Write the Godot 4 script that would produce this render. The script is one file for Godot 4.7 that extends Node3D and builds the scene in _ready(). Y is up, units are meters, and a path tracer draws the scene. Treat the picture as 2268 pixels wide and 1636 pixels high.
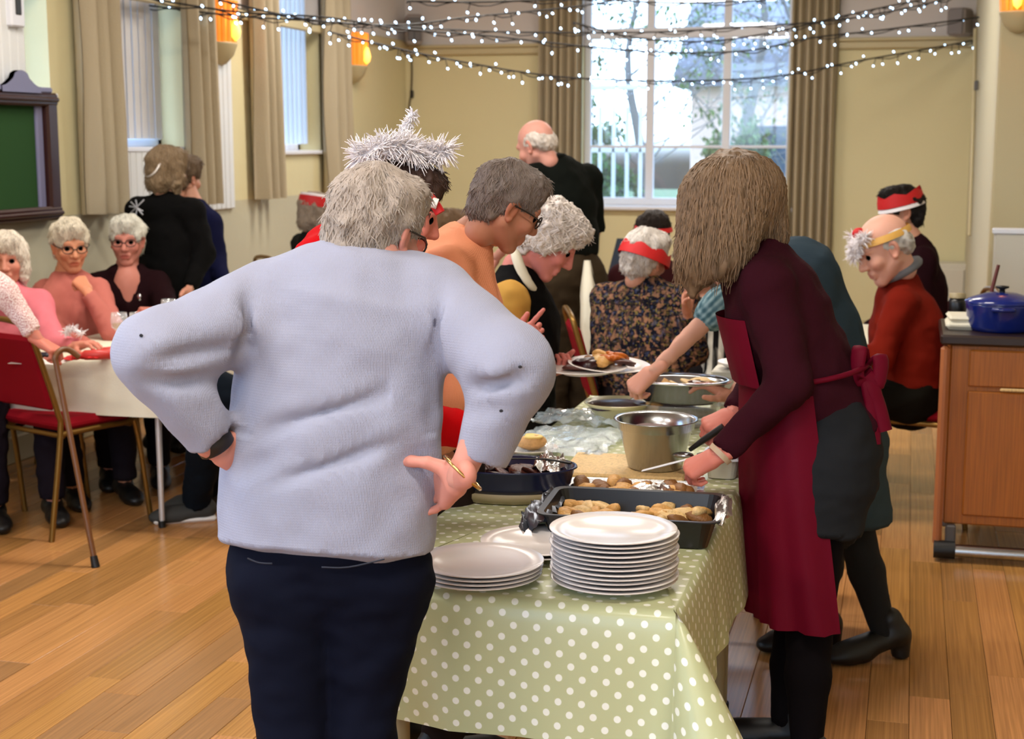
extends Node3D
# A hall lunch: a buffet table with a queue and servers, guests at tables along the walls. Metres; the room lies along -z, its left wall at x = -4.45, its far wall at z = -12.9.

func _ready() -> void:
	var cam := Camera3D.new()
	cam.name = "camera"
	add_child(cam)
	cam.position = EYE
	cam.basis = cam_basis
	cam.fov = rad_to_deg(2.0 * atan(818.0 / FOCAL))
	cam.near = 0.05
	cam.far = 200.0
	var lens := CameraAttributesPhysical.new()
	lens.frustum_focal_length = 48.0
	lens.frustum_focus_distance = 3.2
	lens.exposure_aperture = 6.0
	cam.attributes = lens
	cam.current = true
	var env := Environment.new()
	env.background_mode = Environment.BG_SKY
	var sm := ProceduralSkyMaterial.new()
	sm.sky_top_color = Color(0.68, 0.83, 1.0)
	sm.sky_horizon_color = Color(0.78, 0.89, 1.0)
	sm.ground_bottom_color = Color(0.30, 0.30, 0.28)
	sm.ground_horizon_color = Color(0.55, 0.58, 0.60)
	sm.sky_energy_multiplier = 2.3
	sm.ground_energy_multiplier = 0.8
	var sky := Sky.new()
	sky.sky_material = sm
	env.sky = sky
	env.tonemap_mode = Environment.TONE_MAPPER_LINEAR
	env.tonemap_exposure = 1.0
	env.sdfgi_enabled = true
	env.ssao_enabled = true
	env.ssil_enabled = true
	var we := WorldEnvironment.new()
	we.name = "surroundings"
	we.environment = env
	add_child(we)
	ceiling_lamps()
	materials()
	room()
	left_wall_things()
	far_wall_things()
	right_side_things()
	string_lights()
	buffet()
	guest_table()
	heads()
	people()

const LAMP_ENERGY := 6.0
# ceiling panels: a glowing face with an area light of the same size just below it
func ceiling_lamps() -> void:
	var face := StandardMaterial3D.new()
	face.albedo_color = Color(0.9, 0.9, 0.9)
	face.emission_enabled = true
	face.emission = Color(1.0, 0.965, 0.92)
	face.emission_energy_multiplier = 5.0
	var frame := StandardMaterial3D.new()
	frame.albedo_color = Color(0.85, 0.85, 0.85)
	for n in 8:
		var row := n / 2
		var side := n % 2
		var spot := Vector3([[-3.0, -1.0], [-3.0, -1.0], [-2.8, -0.6], [-2.8, -0.6]][row][side], 3.56, [-9.8, -5.6, -1.4, 1.6][row])
		var o := thing("ceiling_light", "flat white ceiling light panel %s, %s" % [["near the far window", "above the buffet", "just before the viewer", "behind the viewer"][row], ["on the side of the curtained wall", "on the side of the serving unit"][side]], "ceiling light", spot, "ceiling light panels")
		put("frame", box_mesh(Vector3(1.26, 0.05, 0.36), 0.008), frame, o, Vector3(0, 0.012, 0))
		put("diffuser", box_mesh(Vector3(1.18, 0.02, 0.28), 0.004), face, o, Vector3(0, -0.02, 0))
		var l := AreaLight3D.new()
		l.name = "glow"
		l.area_size = Vector2(1.16, 0.26)
		l.area_normalize_energy = true
		l.light_color = Color(1.0, 0.965, 0.92)
		l.light_energy = LAMP_ENERGY
		l.area_range = 20.0
		l.area_attenuation = 2.0
		l.shadow_enabled = true
		o.add_child(l)
		l.position = Vector3(0, -0.04, 0)
		l.rotation.x = -PI / 2

# ---------------------------------------------------------------- placing
const EYE := Vector3(0, 1.65, 0)
const YAW := 15.0
const PITCH := -8.78
const FOCAL := 3290.0
var cam_basis := Basis.from_euler(Vector3(deg_to_rad(PITCH), deg_to_rad(YAW), 0))
var right_dir := Vector3(cos(deg_to_rad(YAW)), 0, -sin(deg_to_rad(YAW)))
var away_dir := Vector3(-sin(deg_to_rad(YAW)), 0, -cos(deg_to_rad(YAW)))

# the point of the room that lies at that distance along the line of sight through a photograph pixel
func at(x: float, y: float, d: float) -> Vector3:
	return EYE + cam_basis * (Vector3((x - 1134.0) / FOCAL, -(y - 818.0) / FOCAL, -1.0) * d)

func on_plane(x: float, y: float, axis: int, v: float) -> Vector3:
	var r := at(x, y, 1.0) - EYE
	return EYE + r * ((v - EYE[axis]) / r[axis])

# a direction given as (to the right, up, away)
func dir(r: float, u: float, a: float) -> Vector3:
	return (right_dir * r + Vector3.UP * u + away_dir * a).normalized()

# ---------------------------------------------------------------- objects
var taken := {}
func numbered(called: String) -> String:
	if not taken.has(called):
		taken[called] = 0
		return called
	taken[called] += 1
	return "%s_%03d" % [called, taken[called]]

func thing(called: String, label: String, category: String, where := Vector3.ZERO, group := "", turn := 0.0) -> Node3D:
	var o := Node3D.new()
	o.name = numbered(called)
	add_child(o)
	o.position = where
	o.rotation.y = turn
	tag(o, label, category, group)
	return o

func tag(o: Node3D, label: String, category: String, group := "") -> Node3D:
	o.set_meta("label", label)
	o.set_meta("category", category)
	if group:
		o.set_meta("group", group)
	return o

func put(called: String, mesh: Mesh, mat: Material, parent: Node3D = null, where := Vector3.ZERO, b := Basis.IDENTITY) -> MeshInstance3D:
	var o := MeshInstance3D.new()
	o.mesh = mesh
	if mat:
		o.material_override = mat
	if parent == null:
		o.name = numbered(called)
		add_child(o)
	else:
		o.name = called
		parent.add_child(o, true)
	o.transform = Transform3D(b, where)
	o.cast_shadow = GeometryInstance3D.SHADOW_CASTING_SETTING_ON
	return o

func struct(called: String, mesh: Mesh, mat: Material, where := Vector3.ZERO, label := "") -> MeshInstance3D:
	var o := put(called, mesh, mat, null, where)
	o.set_meta("kind", "structure")
	if label:
		o.set_meta("label", label)
	return o

func copy_of(o: Node3D, base: String, where: Vector3, label: String, turn := 0.0) -> Node3D:
	var c: Node3D = o.duplicate()
	c.name = numbered(base)
	add_child(c)
	c.position = where
	c.rotation.y = turn
	if label:
		c.set_meta("label", label)
	return c

# ---------------------------------------------------------------- solid shapes
func mb() -> SurfaceTool:
	var st := SurfaceTool.new()
	st.begin(Mesh.PRIMITIVE_TRIANGLES)
	return st

func done(st: SurfaceTool) -> ArrayMesh:
	st.generate_normals()
	return st.commit()

func quad(st: SurfaceTool, a: Vector3, b: Vector3, c: Vector3, d: Vector3) -> void:
	for v in [a, b, c, a, c, d]:
		st.add_vertex(v)

# a box with chamfered edges, faces outward (clockwise)
func box(st: SurfaceTool, c: Vector3, size: Vector3, ch := 0.0, b := Basis.IDENTITY) -> void:
	st.set_smooth_group(-1)
	var h := size * 0.5
	var e := minf(ch, minf(h.x, minf(h.y, h.z)) * 0.9)
	if e <= 0.0:
		for ax in 3:
			for s in [-1.0, 1.0]:
				var n := Vector3.ZERO
				n[ax] = s
				var u := Vector3.ZERO
				u[(ax + 1) % 3] = 1.0
				var v := n.cross(u)
				quad(st, c + b * ((n + u + v) * h), c + b * ((n + u - v) * h), c + b * ((n - u - v) * h), c + b * ((n - u + v) * h))
		return
	var k := h - Vector3(e, e, e)
	for ax in 3:
		for s in [-1.0, 1.0]:
			var n := Vector3.ZERO
			n[ax] = s
			var u := Vector3.ZERO
			u[(ax + 1) % 3] = 1.0
			var v := n.cross(u)
			var q := []
			for w in [u + v, u - v, -u - v, -u + v]:
				q.append(c + b * (n * h + w * k))
			quad(st, q[0], q[1], q[2], q[3])
	for ax in 3:
		var a1 := (ax + 1) % 3
		var a2 := (ax + 2) % 3
		for s1 in [-1.0, 1.0]:
			for s2 in [-1.0, 1.0]:
				var p := [Vector3.ZERO, Vector3.ZERO, Vector3.ZERO, Vector3.ZERO]
				for i in 4:
					var q := Vector3.ZERO
					q[ax] = k[ax] * (-1.0 if i == 0 or i == 3 else 1.0)
					q[a1] = s1 * (h[a1] if i < 2 else k[a1])
					q[a2] = s2 * (k[a2] if i < 2 else h[a2])
					p[i] = c + b * q
				if s1 * s2 > 0:
					quad(st, p[0], p[1], p[2], p[3])
				else:
					quad(st, p[0], p[3], p[2], p[1])
	for sx in [-1.0, 1.0]:
		for sy in [-1.0, 1.0]:
			for sz in [-1.0, 1.0]:
				var s := Vector3(sx, sy, sz)
				var x := c + b * (s * Vector3(h.x, k.y, k.z))
				var y := c + b * (s * Vector3(k.x, h.y, k.z))
				var z := c + b * (s * Vector3(k.x, k.y, h.z))
				if sx * sy * sz > 0:
					for v in [x, z, y]:
						st.add_vertex(v)
				else:
					for v in [x, y, z]:
						st.add_vertex(v)

func box_mesh(size: Vector3, ch := 0.0) -> ArrayMesh:
	var st := mb()
	box(st, Vector3.ZERO, size, ch)
	return done(st)

# a tube along points; radius a number or one per point; flat oval when oval < 1 (thickness along its up)
func tube(st: SurfaceTool, pts: Array, rad, sides := 8, caps := true, oval := 1.0) -> void:
	st.set_smooth_group(1)
	var rings := []
	var n := pts.size()
	var up := Vector3.UP
	for i in n:
		var t: Vector3 = (pts[mini(i + 1, n - 1)] - pts[maxi(i - 1, 0)]).normalized()
		if i == 0 and absf(t.dot(up)) > 0.9:
			up = Vector3.RIGHT
		var sx := t.cross(up).normalized()
		up = sx.cross(t).normalized()
		var r: float = rad[i] if rad is Array or rad is PackedFloat32Array else rad
		var ring := []
		for k in sides:
			var a := TAU * k / sides
			ring.append(pts[i] + sx * cos(a) * r + up * sin(a) * r * oval)
		rings.append(ring)
	for i in n - 1:
		for k in sides:
			var m := (k + 1) % sides
			quad(st, rings[i][k], rings[i][m], rings[i + 1][m], rings[i + 1][k])
	if caps:
		st.set_smooth_group(-1)
		for k in sides:
			var m := (k + 1) % sides
			for v in [pts[0], rings[0][m], rings[0][k]]:
				st.add_vertex(v)
			for v in [pts[n - 1], rings[n - 1][k], rings[n - 1][m]]:
				st.add_vertex(v)

# a profile of (radius, height) spun round y; sx and sz stretch it to an oval
func lathe(st: SurfaceTool, prof: Array, sides := 32, c := Vector3.ZERO, sx := 1.0, sz := 1.0, smooth := true) -> void:
	st.set_smooth_group(1 if smooth else -1)
	for i in prof.size() - 1:
		var p: Vector2 = prof[i]
		var q: Vector2 = prof[i + 1]
		for k in sides:
			var a := TAU * k / sides
			var b := TAU * (k + 1) / sides
			var p0 := c + Vector3(cos(a) * p.x * sx, p.y, sin(a) * p.x * sz)
			var p1 := c + Vector3(cos(b) * p.x * sx, p.y, sin(b) * p.x * sz)
			var q0 := c + Vector3(cos(a) * q.x * sx, q.y, sin(a) * q.x * sz)
			var q1 := c + Vector3(cos(b) * q.x * sx, q.y, sin(b) * q.x * sz)
			if p.x > 1e-6:
				for v in [p0, p1, q1]:
					st.add_vertex(v)
			if q.x > 1e-6:
				for v in [p0, q1, q0]:
					st.add_vertex(v)

func lathe_mesh(prof: Array, sides := 32, sx := 1.0, sz := 1.0) -> ArrayMesh:
	var st := mb()
	lathe(st, prof, sides, Vector3.ZERO, sx, sz)
	return done(st)

# a rounded blob with bumps, for food
func blob(st: SurfaceTool, c: Vector3, r: Vector3, b := Basis.IDENTITY, seed_ := 0, rough := 0.25, us := 10, vs := 7) -> void:
	st.set_smooth_group(1)
	var p := []
	for j in vs + 1:
		var row := []
		for i in us:
			var th := PI * j / vs
			var ph := TAU * i / us
			var d := Vector3(sin(th) * cos(ph), cos(th), sin(th) * sin(ph))
			var k := 1.0 + rough * lump.get_noise_3dv(d * 60.0 + Vector3(seed_ * 37.0, 0, 0))
			row.append(c + b * (d * r * k))
		p.append(row)
	for j in vs:
		for i in us:
			var m := (i + 1) % us
			if j > 0:
				for v in [p[j][i], p[j + 1][m], p[j][m]]:
					st.add_vertex(v)
			if j < vs - 1:
				for v in [p[j][i], p[j + 1][i], p[j + 1][m]]:
					st.add_vertex(v)

# a grid of points (rows of equal length) with uvs, as a sheet of that thickness
func sheet(rows: Array, thick := 0.0, uvs: Array = []) -> ArrayMesh:
	var h := rows.size()
	var w: int = rows[0].size()
	var nor := []
	for j in h:
		var r := []
		for i in w:
			var du: Vector3 = rows[j][mini(i + 1, w - 1)] - rows[j][maxi(i - 1, 0)]
			var dv: Vector3 = rows[mini(j + 1, h - 1)][i] - rows[maxi(j - 1, 0)][i]
			r.append(du.cross(dv).normalized())
		nor.append(r)
	var st := mb()
	for side in (2 if thick > 0.0 else 1):
		for j in h - 1:
			for i in w - 1:
				var ids := [[j, i], [j, i + 1], [j + 1, i + 1], [j, i], [j + 1, i + 1], [j + 1, i]]
				if side == 0:
					ids.reverse()
				for id in ids:
					var n: Vector3 = nor[id[0]][id[1]]
					st.set_normal(n if side == 0 else -n)
					if uvs:
						st.set_uv(uvs[id[0]][id[1]])
					st.add_vertex(rows[id[0]][id[1]] - (n * thick if side == 1 else Vector3.ZERO))
	if thick > 0.0:
		var rim := []
		for i in w:
			rim.append([0, i])
		for j in range(1, h):
			rim.append([j, w - 1])
		for i in range(w - 2, -1, -1):
			rim.append([h - 1, i])
		for j in range(h - 2, -1, -1):
			rim.append([j, 0])
		for k in rim.size() - 1:
			var a: Array = rim[k]
			var b: Array = rim[k + 1]
			var pa: Vector3 = rows[a[0]][a[1]]
			var pb: Vector3 = rows[b[0]][b[1]]
			var qa: Vector3 = pa - nor[a[0]][a[1]] * thick
			var qb: Vector3 = pb - nor[b[0]][b[1]] * thick
			var n: Vector3 = (qa - pa).cross(pb - pa).normalized()
			for e in [[pa, a], [qb, b], [pb, b], [pa, a], [qa, a], [qb, b]]:
				st.set_normal(n)
				if uvs:
					st.set_uv(uvs[e[1][0]][e[1][1]])
				st.add_vertex(e[0])
	return st.commit()

# a smooth curve through points
func curve(pts: Array, steps := 6) -> Array:
	var out := []
	for i in pts.size() - 1:
		var p0 = pts[maxi(i - 1, 0)]
		var p1 = pts[i]
		var p2 = pts[i + 1]
		var p3 = pts[mini(i + 2, pts.size() - 1)]
		for k in steps:
			var t := float(k) / steps
			out.append(p1.cubic_interpolate(p2, p0, p3, t))
	out.append(pts[-1])
	return out

# ---------------------------------------------------------------- blended solids (bodies, cloth, hair): surface nets over a distance field
class Field:
	var caps := []
	var ells := []
	var subs := []
	var cuts := []
	var lo := Vector3(1e9, 1e9, 1e9)
	var hi := Vector3(-1e9, -1e9, -1e9)
	# kept for looking the field up afterwards
	var f := PackedFloat32Array()
	var n := Vector3i.ZERO
	var cell := 0.01
	var org := Vector3.ZERO

	func cap(a: Vector3, b: Vector3, ra: float, rb: float, k := 0.03, w := Vector3.ZERO, s := 1.0, fa := false, fb := false) -> void:
		caps.append([a, b, ra, rb, k, w, s, fa, fb])
		var r := maxf(ra, rb)
		lo = lo.min(a - Vector3.ONE * r).min(b - Vector3.ONE * r)
		hi = hi.max(a + Vector3.ONE * r).max(b + Vector3.ONE * r)

	# a chain of [point, radius] along which the limb runs
	func chain(pts: Array, k := 0.03, w := Vector3.ZERO, s := 1.0, fa := false, fb := false) -> void:
		for i in pts.size() - 1:
			cap(pts[i][0], pts[i + 1][0], pts[i][1], pts[i + 1][1], k, w, s, fa and i == 0, fb and i == pts.size() - 2)

	func ell(c: Vector3, r: Vector3, b := Basis.IDENTITY, k := 0.02) -> void:
		ells.append([c, r, b, k])
		var m := maxf(r.x, maxf(r.y, r.z))
		lo = lo.min(c - Vector3.ONE * m)
		hi = hi.max(c + Vector3.ONE * m)

	func sub(c: Vector3, r: Vector3, b := Basis.IDENTITY, k := 0.01) -> void:
		subs.append([c, r, b, k])

	# takes away what lies beyond the plane, within that reach
	func cut(o: Vector3, nrm: Vector3, reach: float) -> void:
		cuts.append([o, nrm.normalized(), reach])

	func span(a: Vector3, b: Vector3, m: float) -> Array:
		var l := ((a.min(b) - Vector3.ONE * m - org) / cell).floor()
		var h := ((a.max(b) + Vector3.ONE * m - org) / cell).ceil()
		return [Vector3i(maxi(int(l.x), 0), maxi(int(l.y), 0), maxi(int(l.z), 0)), Vector3i(mini(int(h.x), n.x - 1), mini(int(h.y), n.y - 1), mini(int(h.z), n.z - 1))]

	func fill(cell_: float) -> void:
		cell = cell_
		org = lo - Vector3.ONE * cell * 3.0
		var sz := (hi - lo) / cell + Vector3.ONE * 7.0
		n = Vector3i(int(sz.x), int(sz.y), int(sz.z))
		var v := PackedFloat32Array()
		v.resize(n.x * n.y * n.z)
		v.fill(1.0)
		var nx := n.x
		var nxy := n.x * n.y
		for c in caps:
			var a: Vector3 = c[0]
			var ba: Vector3 = c[1] - c[0]
			var ra: float = c[2]
			var dr: float = c[3] - c[2]
			var k: float = c[4]
			var w: Vector3 = c[5]
			var sq: float = 1.0 / c[6] - 1.0
			var s: float = minf(1.0, lerpf(c[6], 1.0, 0.35))
			var squash: bool = c[6] != 1.0
			var fa: bool = c[7]
			var fb: bool = c[8]
			var len2 := maxf(ba.length_squared(), 1e-9)
			var blen := sqrt(len2)
			var sp := span(c[0], c[1], maxf(c[2], c[3]) + k + cell * 2.5)
			var s0: Vector3i = sp[0]
			var s1: Vector3i = sp[1]
			for z in range(s0.z, s1.z + 1):
				for y in range(s0.y, s1.y + 1):
					var i := z * nxy + y * nx + s0.x
					var p := org + Vector3(s0.x, y, z) * cell - a
					for x in range(s0.x, s1.x + 1):
						var t0 := p.dot(ba) / len2
						var t := clampf(t0, 0.0, 1.0)
						var o := p - ba * t
						if (fa and t0 < 0.0) or (fb and t0 > 1.0):
							o = p - ba * t0
						if squash:
							o += w * (o.dot(w) * sq)
						var d := (o.length() - ra - dr * t) * s
						if fa and t0 < 0.0:
							d = maxf(d, -t0 * blen)
						elif fb and t0 > 1.0:
							d = maxf(d, (t0 - 1.0) * blen)
						var e := v[i]
						var h := k - absf(e - d)
						if d < e:
							e = d
						if h > 0.0:
							e -= h * h * 0.25 / k
						v[i] = e
						i += 1
						p.x += cell
		for pass_ in 2:
			for c in (ells if pass_ == 0 else subs):
				var r: Vector3 = c[1]
				var b: Basis = c[2]
				var ib := b.transposed()
				var k: float = c[3]
				var m := maxf(r.x, maxf(r.y, r.z))
				var sp := span(c[0], c[0], m + k + cell * 2.5)
				var s0: Vector3i = sp[0]
				var s1: Vector3i = sp[1]
				var ir := Vector3.ONE / r
				for z in range(s0.z, s1.z + 1):
					for y in range(s0.y, s1.y + 1):
						var i := z * nxy + y * nx + s0.x
						for x in range(s0.x, s1.x + 1):
							var p: Vector3 = ib * (org + Vector3(x, y, z) * cell - c[0])
							var q := p * ir
							var k0 := q.length()
							var k1 := (q * ir).length()
							var d := k0 * (k0 - 1.0) / k1 if k1 > 1e-6 else -r.x
							var e := v[i]
							if pass_ == 0:
								var h := k - absf(e - d)
								e = minf(e, d)
								if h > 0.0:
									e -= h * h * 0.25 / k
							else:
								d = -d
								var h := k - absf(e - d)
								e = maxf(e, d)
								if h > 0.0:
									e += h * h * 0.25 / k
							v[i] = e
							i += 1
		for c in cuts:
			var o: Vector3 = c[0]
			var nrm: Vector3 = c[1]
			var reach: float = c[2]
			var sp := span(o, o, reach)
			var s0: Vector3i = sp[0]
			var s1: Vector3i = sp[1]
			for z in range(s0.z, s1.z + 1):
				for y in range(s0.y, s1.y + 1):
					var i := z * nxy + y * nx + s0.x
					for x in range(s0.x, s1.x + 1):
						var d := (org + Vector3(x, y, z) * cell - o).dot(nrm)
						if d > v[i]:
							v[i] = d
						i += 1
		f = v

	func look(p: Vector3) -> float:
		var q := (p - org) / cell
		var x := clampi(int(q.x + 0.5), 0, n.x - 1)
		var y := clampi(int(q.y + 0.5), 0, n.y - 1)
		var z := clampi(int(q.z + 0.5), 0, n.z - 1)
		return f[(z * n.y + y) * n.x + x]

	# how far the surface lies from a point inside, along a direction
	func reach(o: Vector3, d: Vector3, far: float) -> float:
		var t := 0.0
		while t < far:
			if look(o + d * t) > 0.0:
				return t - look(o + d * t)
			t += cell * 0.5
		return far

	# vertices, normals and indices into the arrays; wrinkle moves the surface by noise
	func net(V: PackedVector3Array, N: PackedVector3Array, I: PackedInt32Array, noise: FastNoiseLite = null, amp := 0.0, freq := Vector3.ONE, shift := Vector3.ZERO) -> void:
		var v := f
		var nx := n.x
		var nxy := n.x * n.y
		var id := PackedInt32Array()
		id.resize(v.size())
		id.fill(-1)
		var far := cell * 2.2
		var off := PackedInt32Array([0, 1, nx, nx + 1, nxy, nxy + 1, nxy + nx, nxy + nx + 1])
		var ea := PackedInt32Array([0, 2, 4, 6, 0, 1, 4, 5, 0, 1, 2, 3])
		var eb := PackedInt32Array([1, 3, 5, 7, 2, 3, 6, 7, 4, 5, 6, 7])
		var corner := PackedVector3Array()
		for k in 8:
			corner.append(Vector3(k & 1, (k >> 1) & 1, (k >> 2) & 1))
		var g := PackedFloat32Array()
		g.resize(8)
		for z in n.z - 1:
			for y in n.y - 1:
				var i := z * nxy + y * nx - 1
				for x in nx - 1:
					i += 1
					var v0 := v[i]
					if v0 > far or v0 < -far:
						continue
					var m := 0
					for k in 8:
						var q := v[i + off[k]]
						g[k] = q
						if q < 0.0:
							m += 1
					if m == 0 or m == 8:
						continue
					var sum := Vector3.ZERO
					var c := 0
					for k in 12:
						var a := g[ea[k]]
						var b := g[eb[k]]
						if (a < 0.0) != (b < 0.0):
							sum += corner[ea[k]].lerp(corner[eb[k]], a / (a - b))
							c += 1
					var nr := Vector3(g[1] - g[0] + g[3] - g[2] + g[5] - g[4] + g[7] - g[6], g[2] - g[0] + g[3] - g[1] + g[6] - g[4] + g[7] - g[5], g[4] - g[0] + g[5] - g[1] + g[6] - g[2] + g[7] - g[3]).normalized()
					id[i] = V.size()
					var pos := org + (Vector3(x, y, z) + sum / c) * cell
					if noise:
						var p := pos * freq + shift
						var q0 := noise.get_noise_3dv(p)
						var e := cell * 0.8
						var gr := Vector3(noise.get_noise_3dv(p + Vector3(e * freq.x, 0, 0)) - q0, noise.get_noise_3dv(p + Vector3(0, e * freq.y, 0)) - q0, noise.get_noise_3dv(p + Vector3(0, 0, e * freq.z)) - q0) * (amp / e)
						pos += nr * (q0 * amp)
						nr = (nr - (gr - nr * gr.dot(nr))).normalized()
					V.append(pos)
					N.append(nr)
		for z in range(1, n.z - 1):
			for y in range(1, n.y - 1):
				var i := z * nxy + y * nx
				for x in range(1, nx - 1):
					i += 1
					if id[i] < 0:
						continue
					var s := v[i] < 0.0
					for ax in 3:
						var st := 1 if ax == 0 else nx if ax == 1 else nxy
						if (v[i + st] < 0.0) == s:
							continue
						var u := nx if ax == 0 else nxy if ax == 1 else 1
						var w := nxy if ax == 0 else 1 if ax == 1 else nx
						var a := id[i - u - w]
						var b := id[i - w]
						var c := id[i]
						var d := id[i - u]
						if a < 0 or b < 0 or c < 0 or d < 0:
							continue
						if s:
							I.append_array(PackedInt32Array([a, c, b, a, d, c]))
						else:
							I.append_array(PackedInt32Array([a, b, c, a, c, d]))

class Hide:
	var V := PackedVector3Array()
	var N := PackedVector3Array()
	var I := PackedInt32Array()
	var C := PackedColorArray()

	func add(other: Hide, t: Transform3D) -> void:
		var k := V.size()
		var flip := t.basis.determinant() < 0.0
		var nb := t.basis.inverse().transposed()
		for i in other.V.size():
			V.append(t * other.V[i])
			N.append((nb * other.N[i]).normalized())
		var j := other.I
		for i in range(0, j.size(), 3):
			if flip:
				I.append_array(PackedInt32Array([j[i] + k, j[i + 2] + k, j[i + 1] + k]))
			else:
				I.append_array(PackedInt32Array([j[i] + k, j[i + 1] + k, j[i + 2] + k]))

	func mesh(shift := Vector3.ZERO) -> ArrayMesh:
		var a := []
		a.resize(Mesh.ARRAY_MAX)
		if shift != Vector3.ZERO:
			var W := PackedVector3Array()
			W.resize(V.size())
			for i in V.size():
				W[i] = V[i] + shift
			a[Mesh.ARRAY_VERTEX] = W
		else:
			a[Mesh.ARRAY_VERTEX] = V
		a[Mesh.ARRAY_NORMAL] = N
		a[Mesh.ARRAY_INDEX] = I
		if C.size() == V.size() and C.size() > 0:
			a[Mesh.ARRAY_COLOR] = C
		var m := ArrayMesh.new()
		m.add_surface_from_arrays(Mesh.PRIMITIVE_TRIANGLES, a)
		return m

func skin_of(fd: Field, cell: float, noise: FastNoiseLite = null, amp := 0.0, freq := Vector3.ONE, shift := Vector3.ZERO) -> Hide:
	fd.fill(cell)
	var s := Hide.new()
	fd.net(s.V, s.N, s.I, noise, amp, freq, shift)
	return s

# ---------------------------------------------------------------- materials
var lump := FastNoiseLite.new()
var M := {}
var T := {}

func noise_tex(freq: float, normal := false, strength := 2.0, seed_ := 1, size := 256, ramp: Gradient = null, kind := FastNoiseLite.TYPE_SIMPLEX_SMOOTH) -> NoiseTexture2D:
	var nz := FastNoiseLite.new()
	nz.seed = seed_
	nz.noise_type = kind
	nz.frequency = freq
	nz.fractal_octaves = 4
	var t := NoiseTexture2D.new()
	t.width = size
	t.height = size
	t.seamless = true
	t.noise = nz
	t.as_normal_map = normal
	t.bump_strength = strength
	if ramp:
		t.color_ramp = ramp
	return t

func ramp(cols: Array) -> Gradient:
	var g := Gradient.new()
	g.offsets = PackedFloat32Array()
	var off := PackedFloat32Array()
	var cc := PackedColorArray()
	for i in cols.size():
		off.append(float(i) / (cols.size() - 1))
		cc.append(cols[i])
	g.offsets = off
	g.colors = cc
	return g

func plain(col: Color, rough := 0.6, metal := 0.0) -> StandardMaterial3D:
	var m := StandardMaterial3D.new()
	m.albedo_color = col
	m.roughness = rough
	m.metallic = metal
	return m

func cloth(col: Color, tex := "weave", scale := 12.0, strength := 0.6, albedo := "") -> StandardMaterial3D:
	var m := plain(col, 0.9)
	m.uv1_triplanar = true
	m.uv1_scale = Vector3.ONE * scale
	m.normal_enabled = true
	m.normal_texture = T[tex]
	m.normal_scale = strength
	m.metallic_specular = 0.2
	if albedo:
		m.albedo_texture = T[albedo]
	return m

func draw(w: int, h: int, f: Callable) -> ImageTexture:
	var im := Image.create(w, h, false, Image.FORMAT_RGB8)
	for y in h:
		for x in w:
			im.set_pixel(x, y, f.call(x, y))
	return ImageTexture.create_from_image(im)

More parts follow.
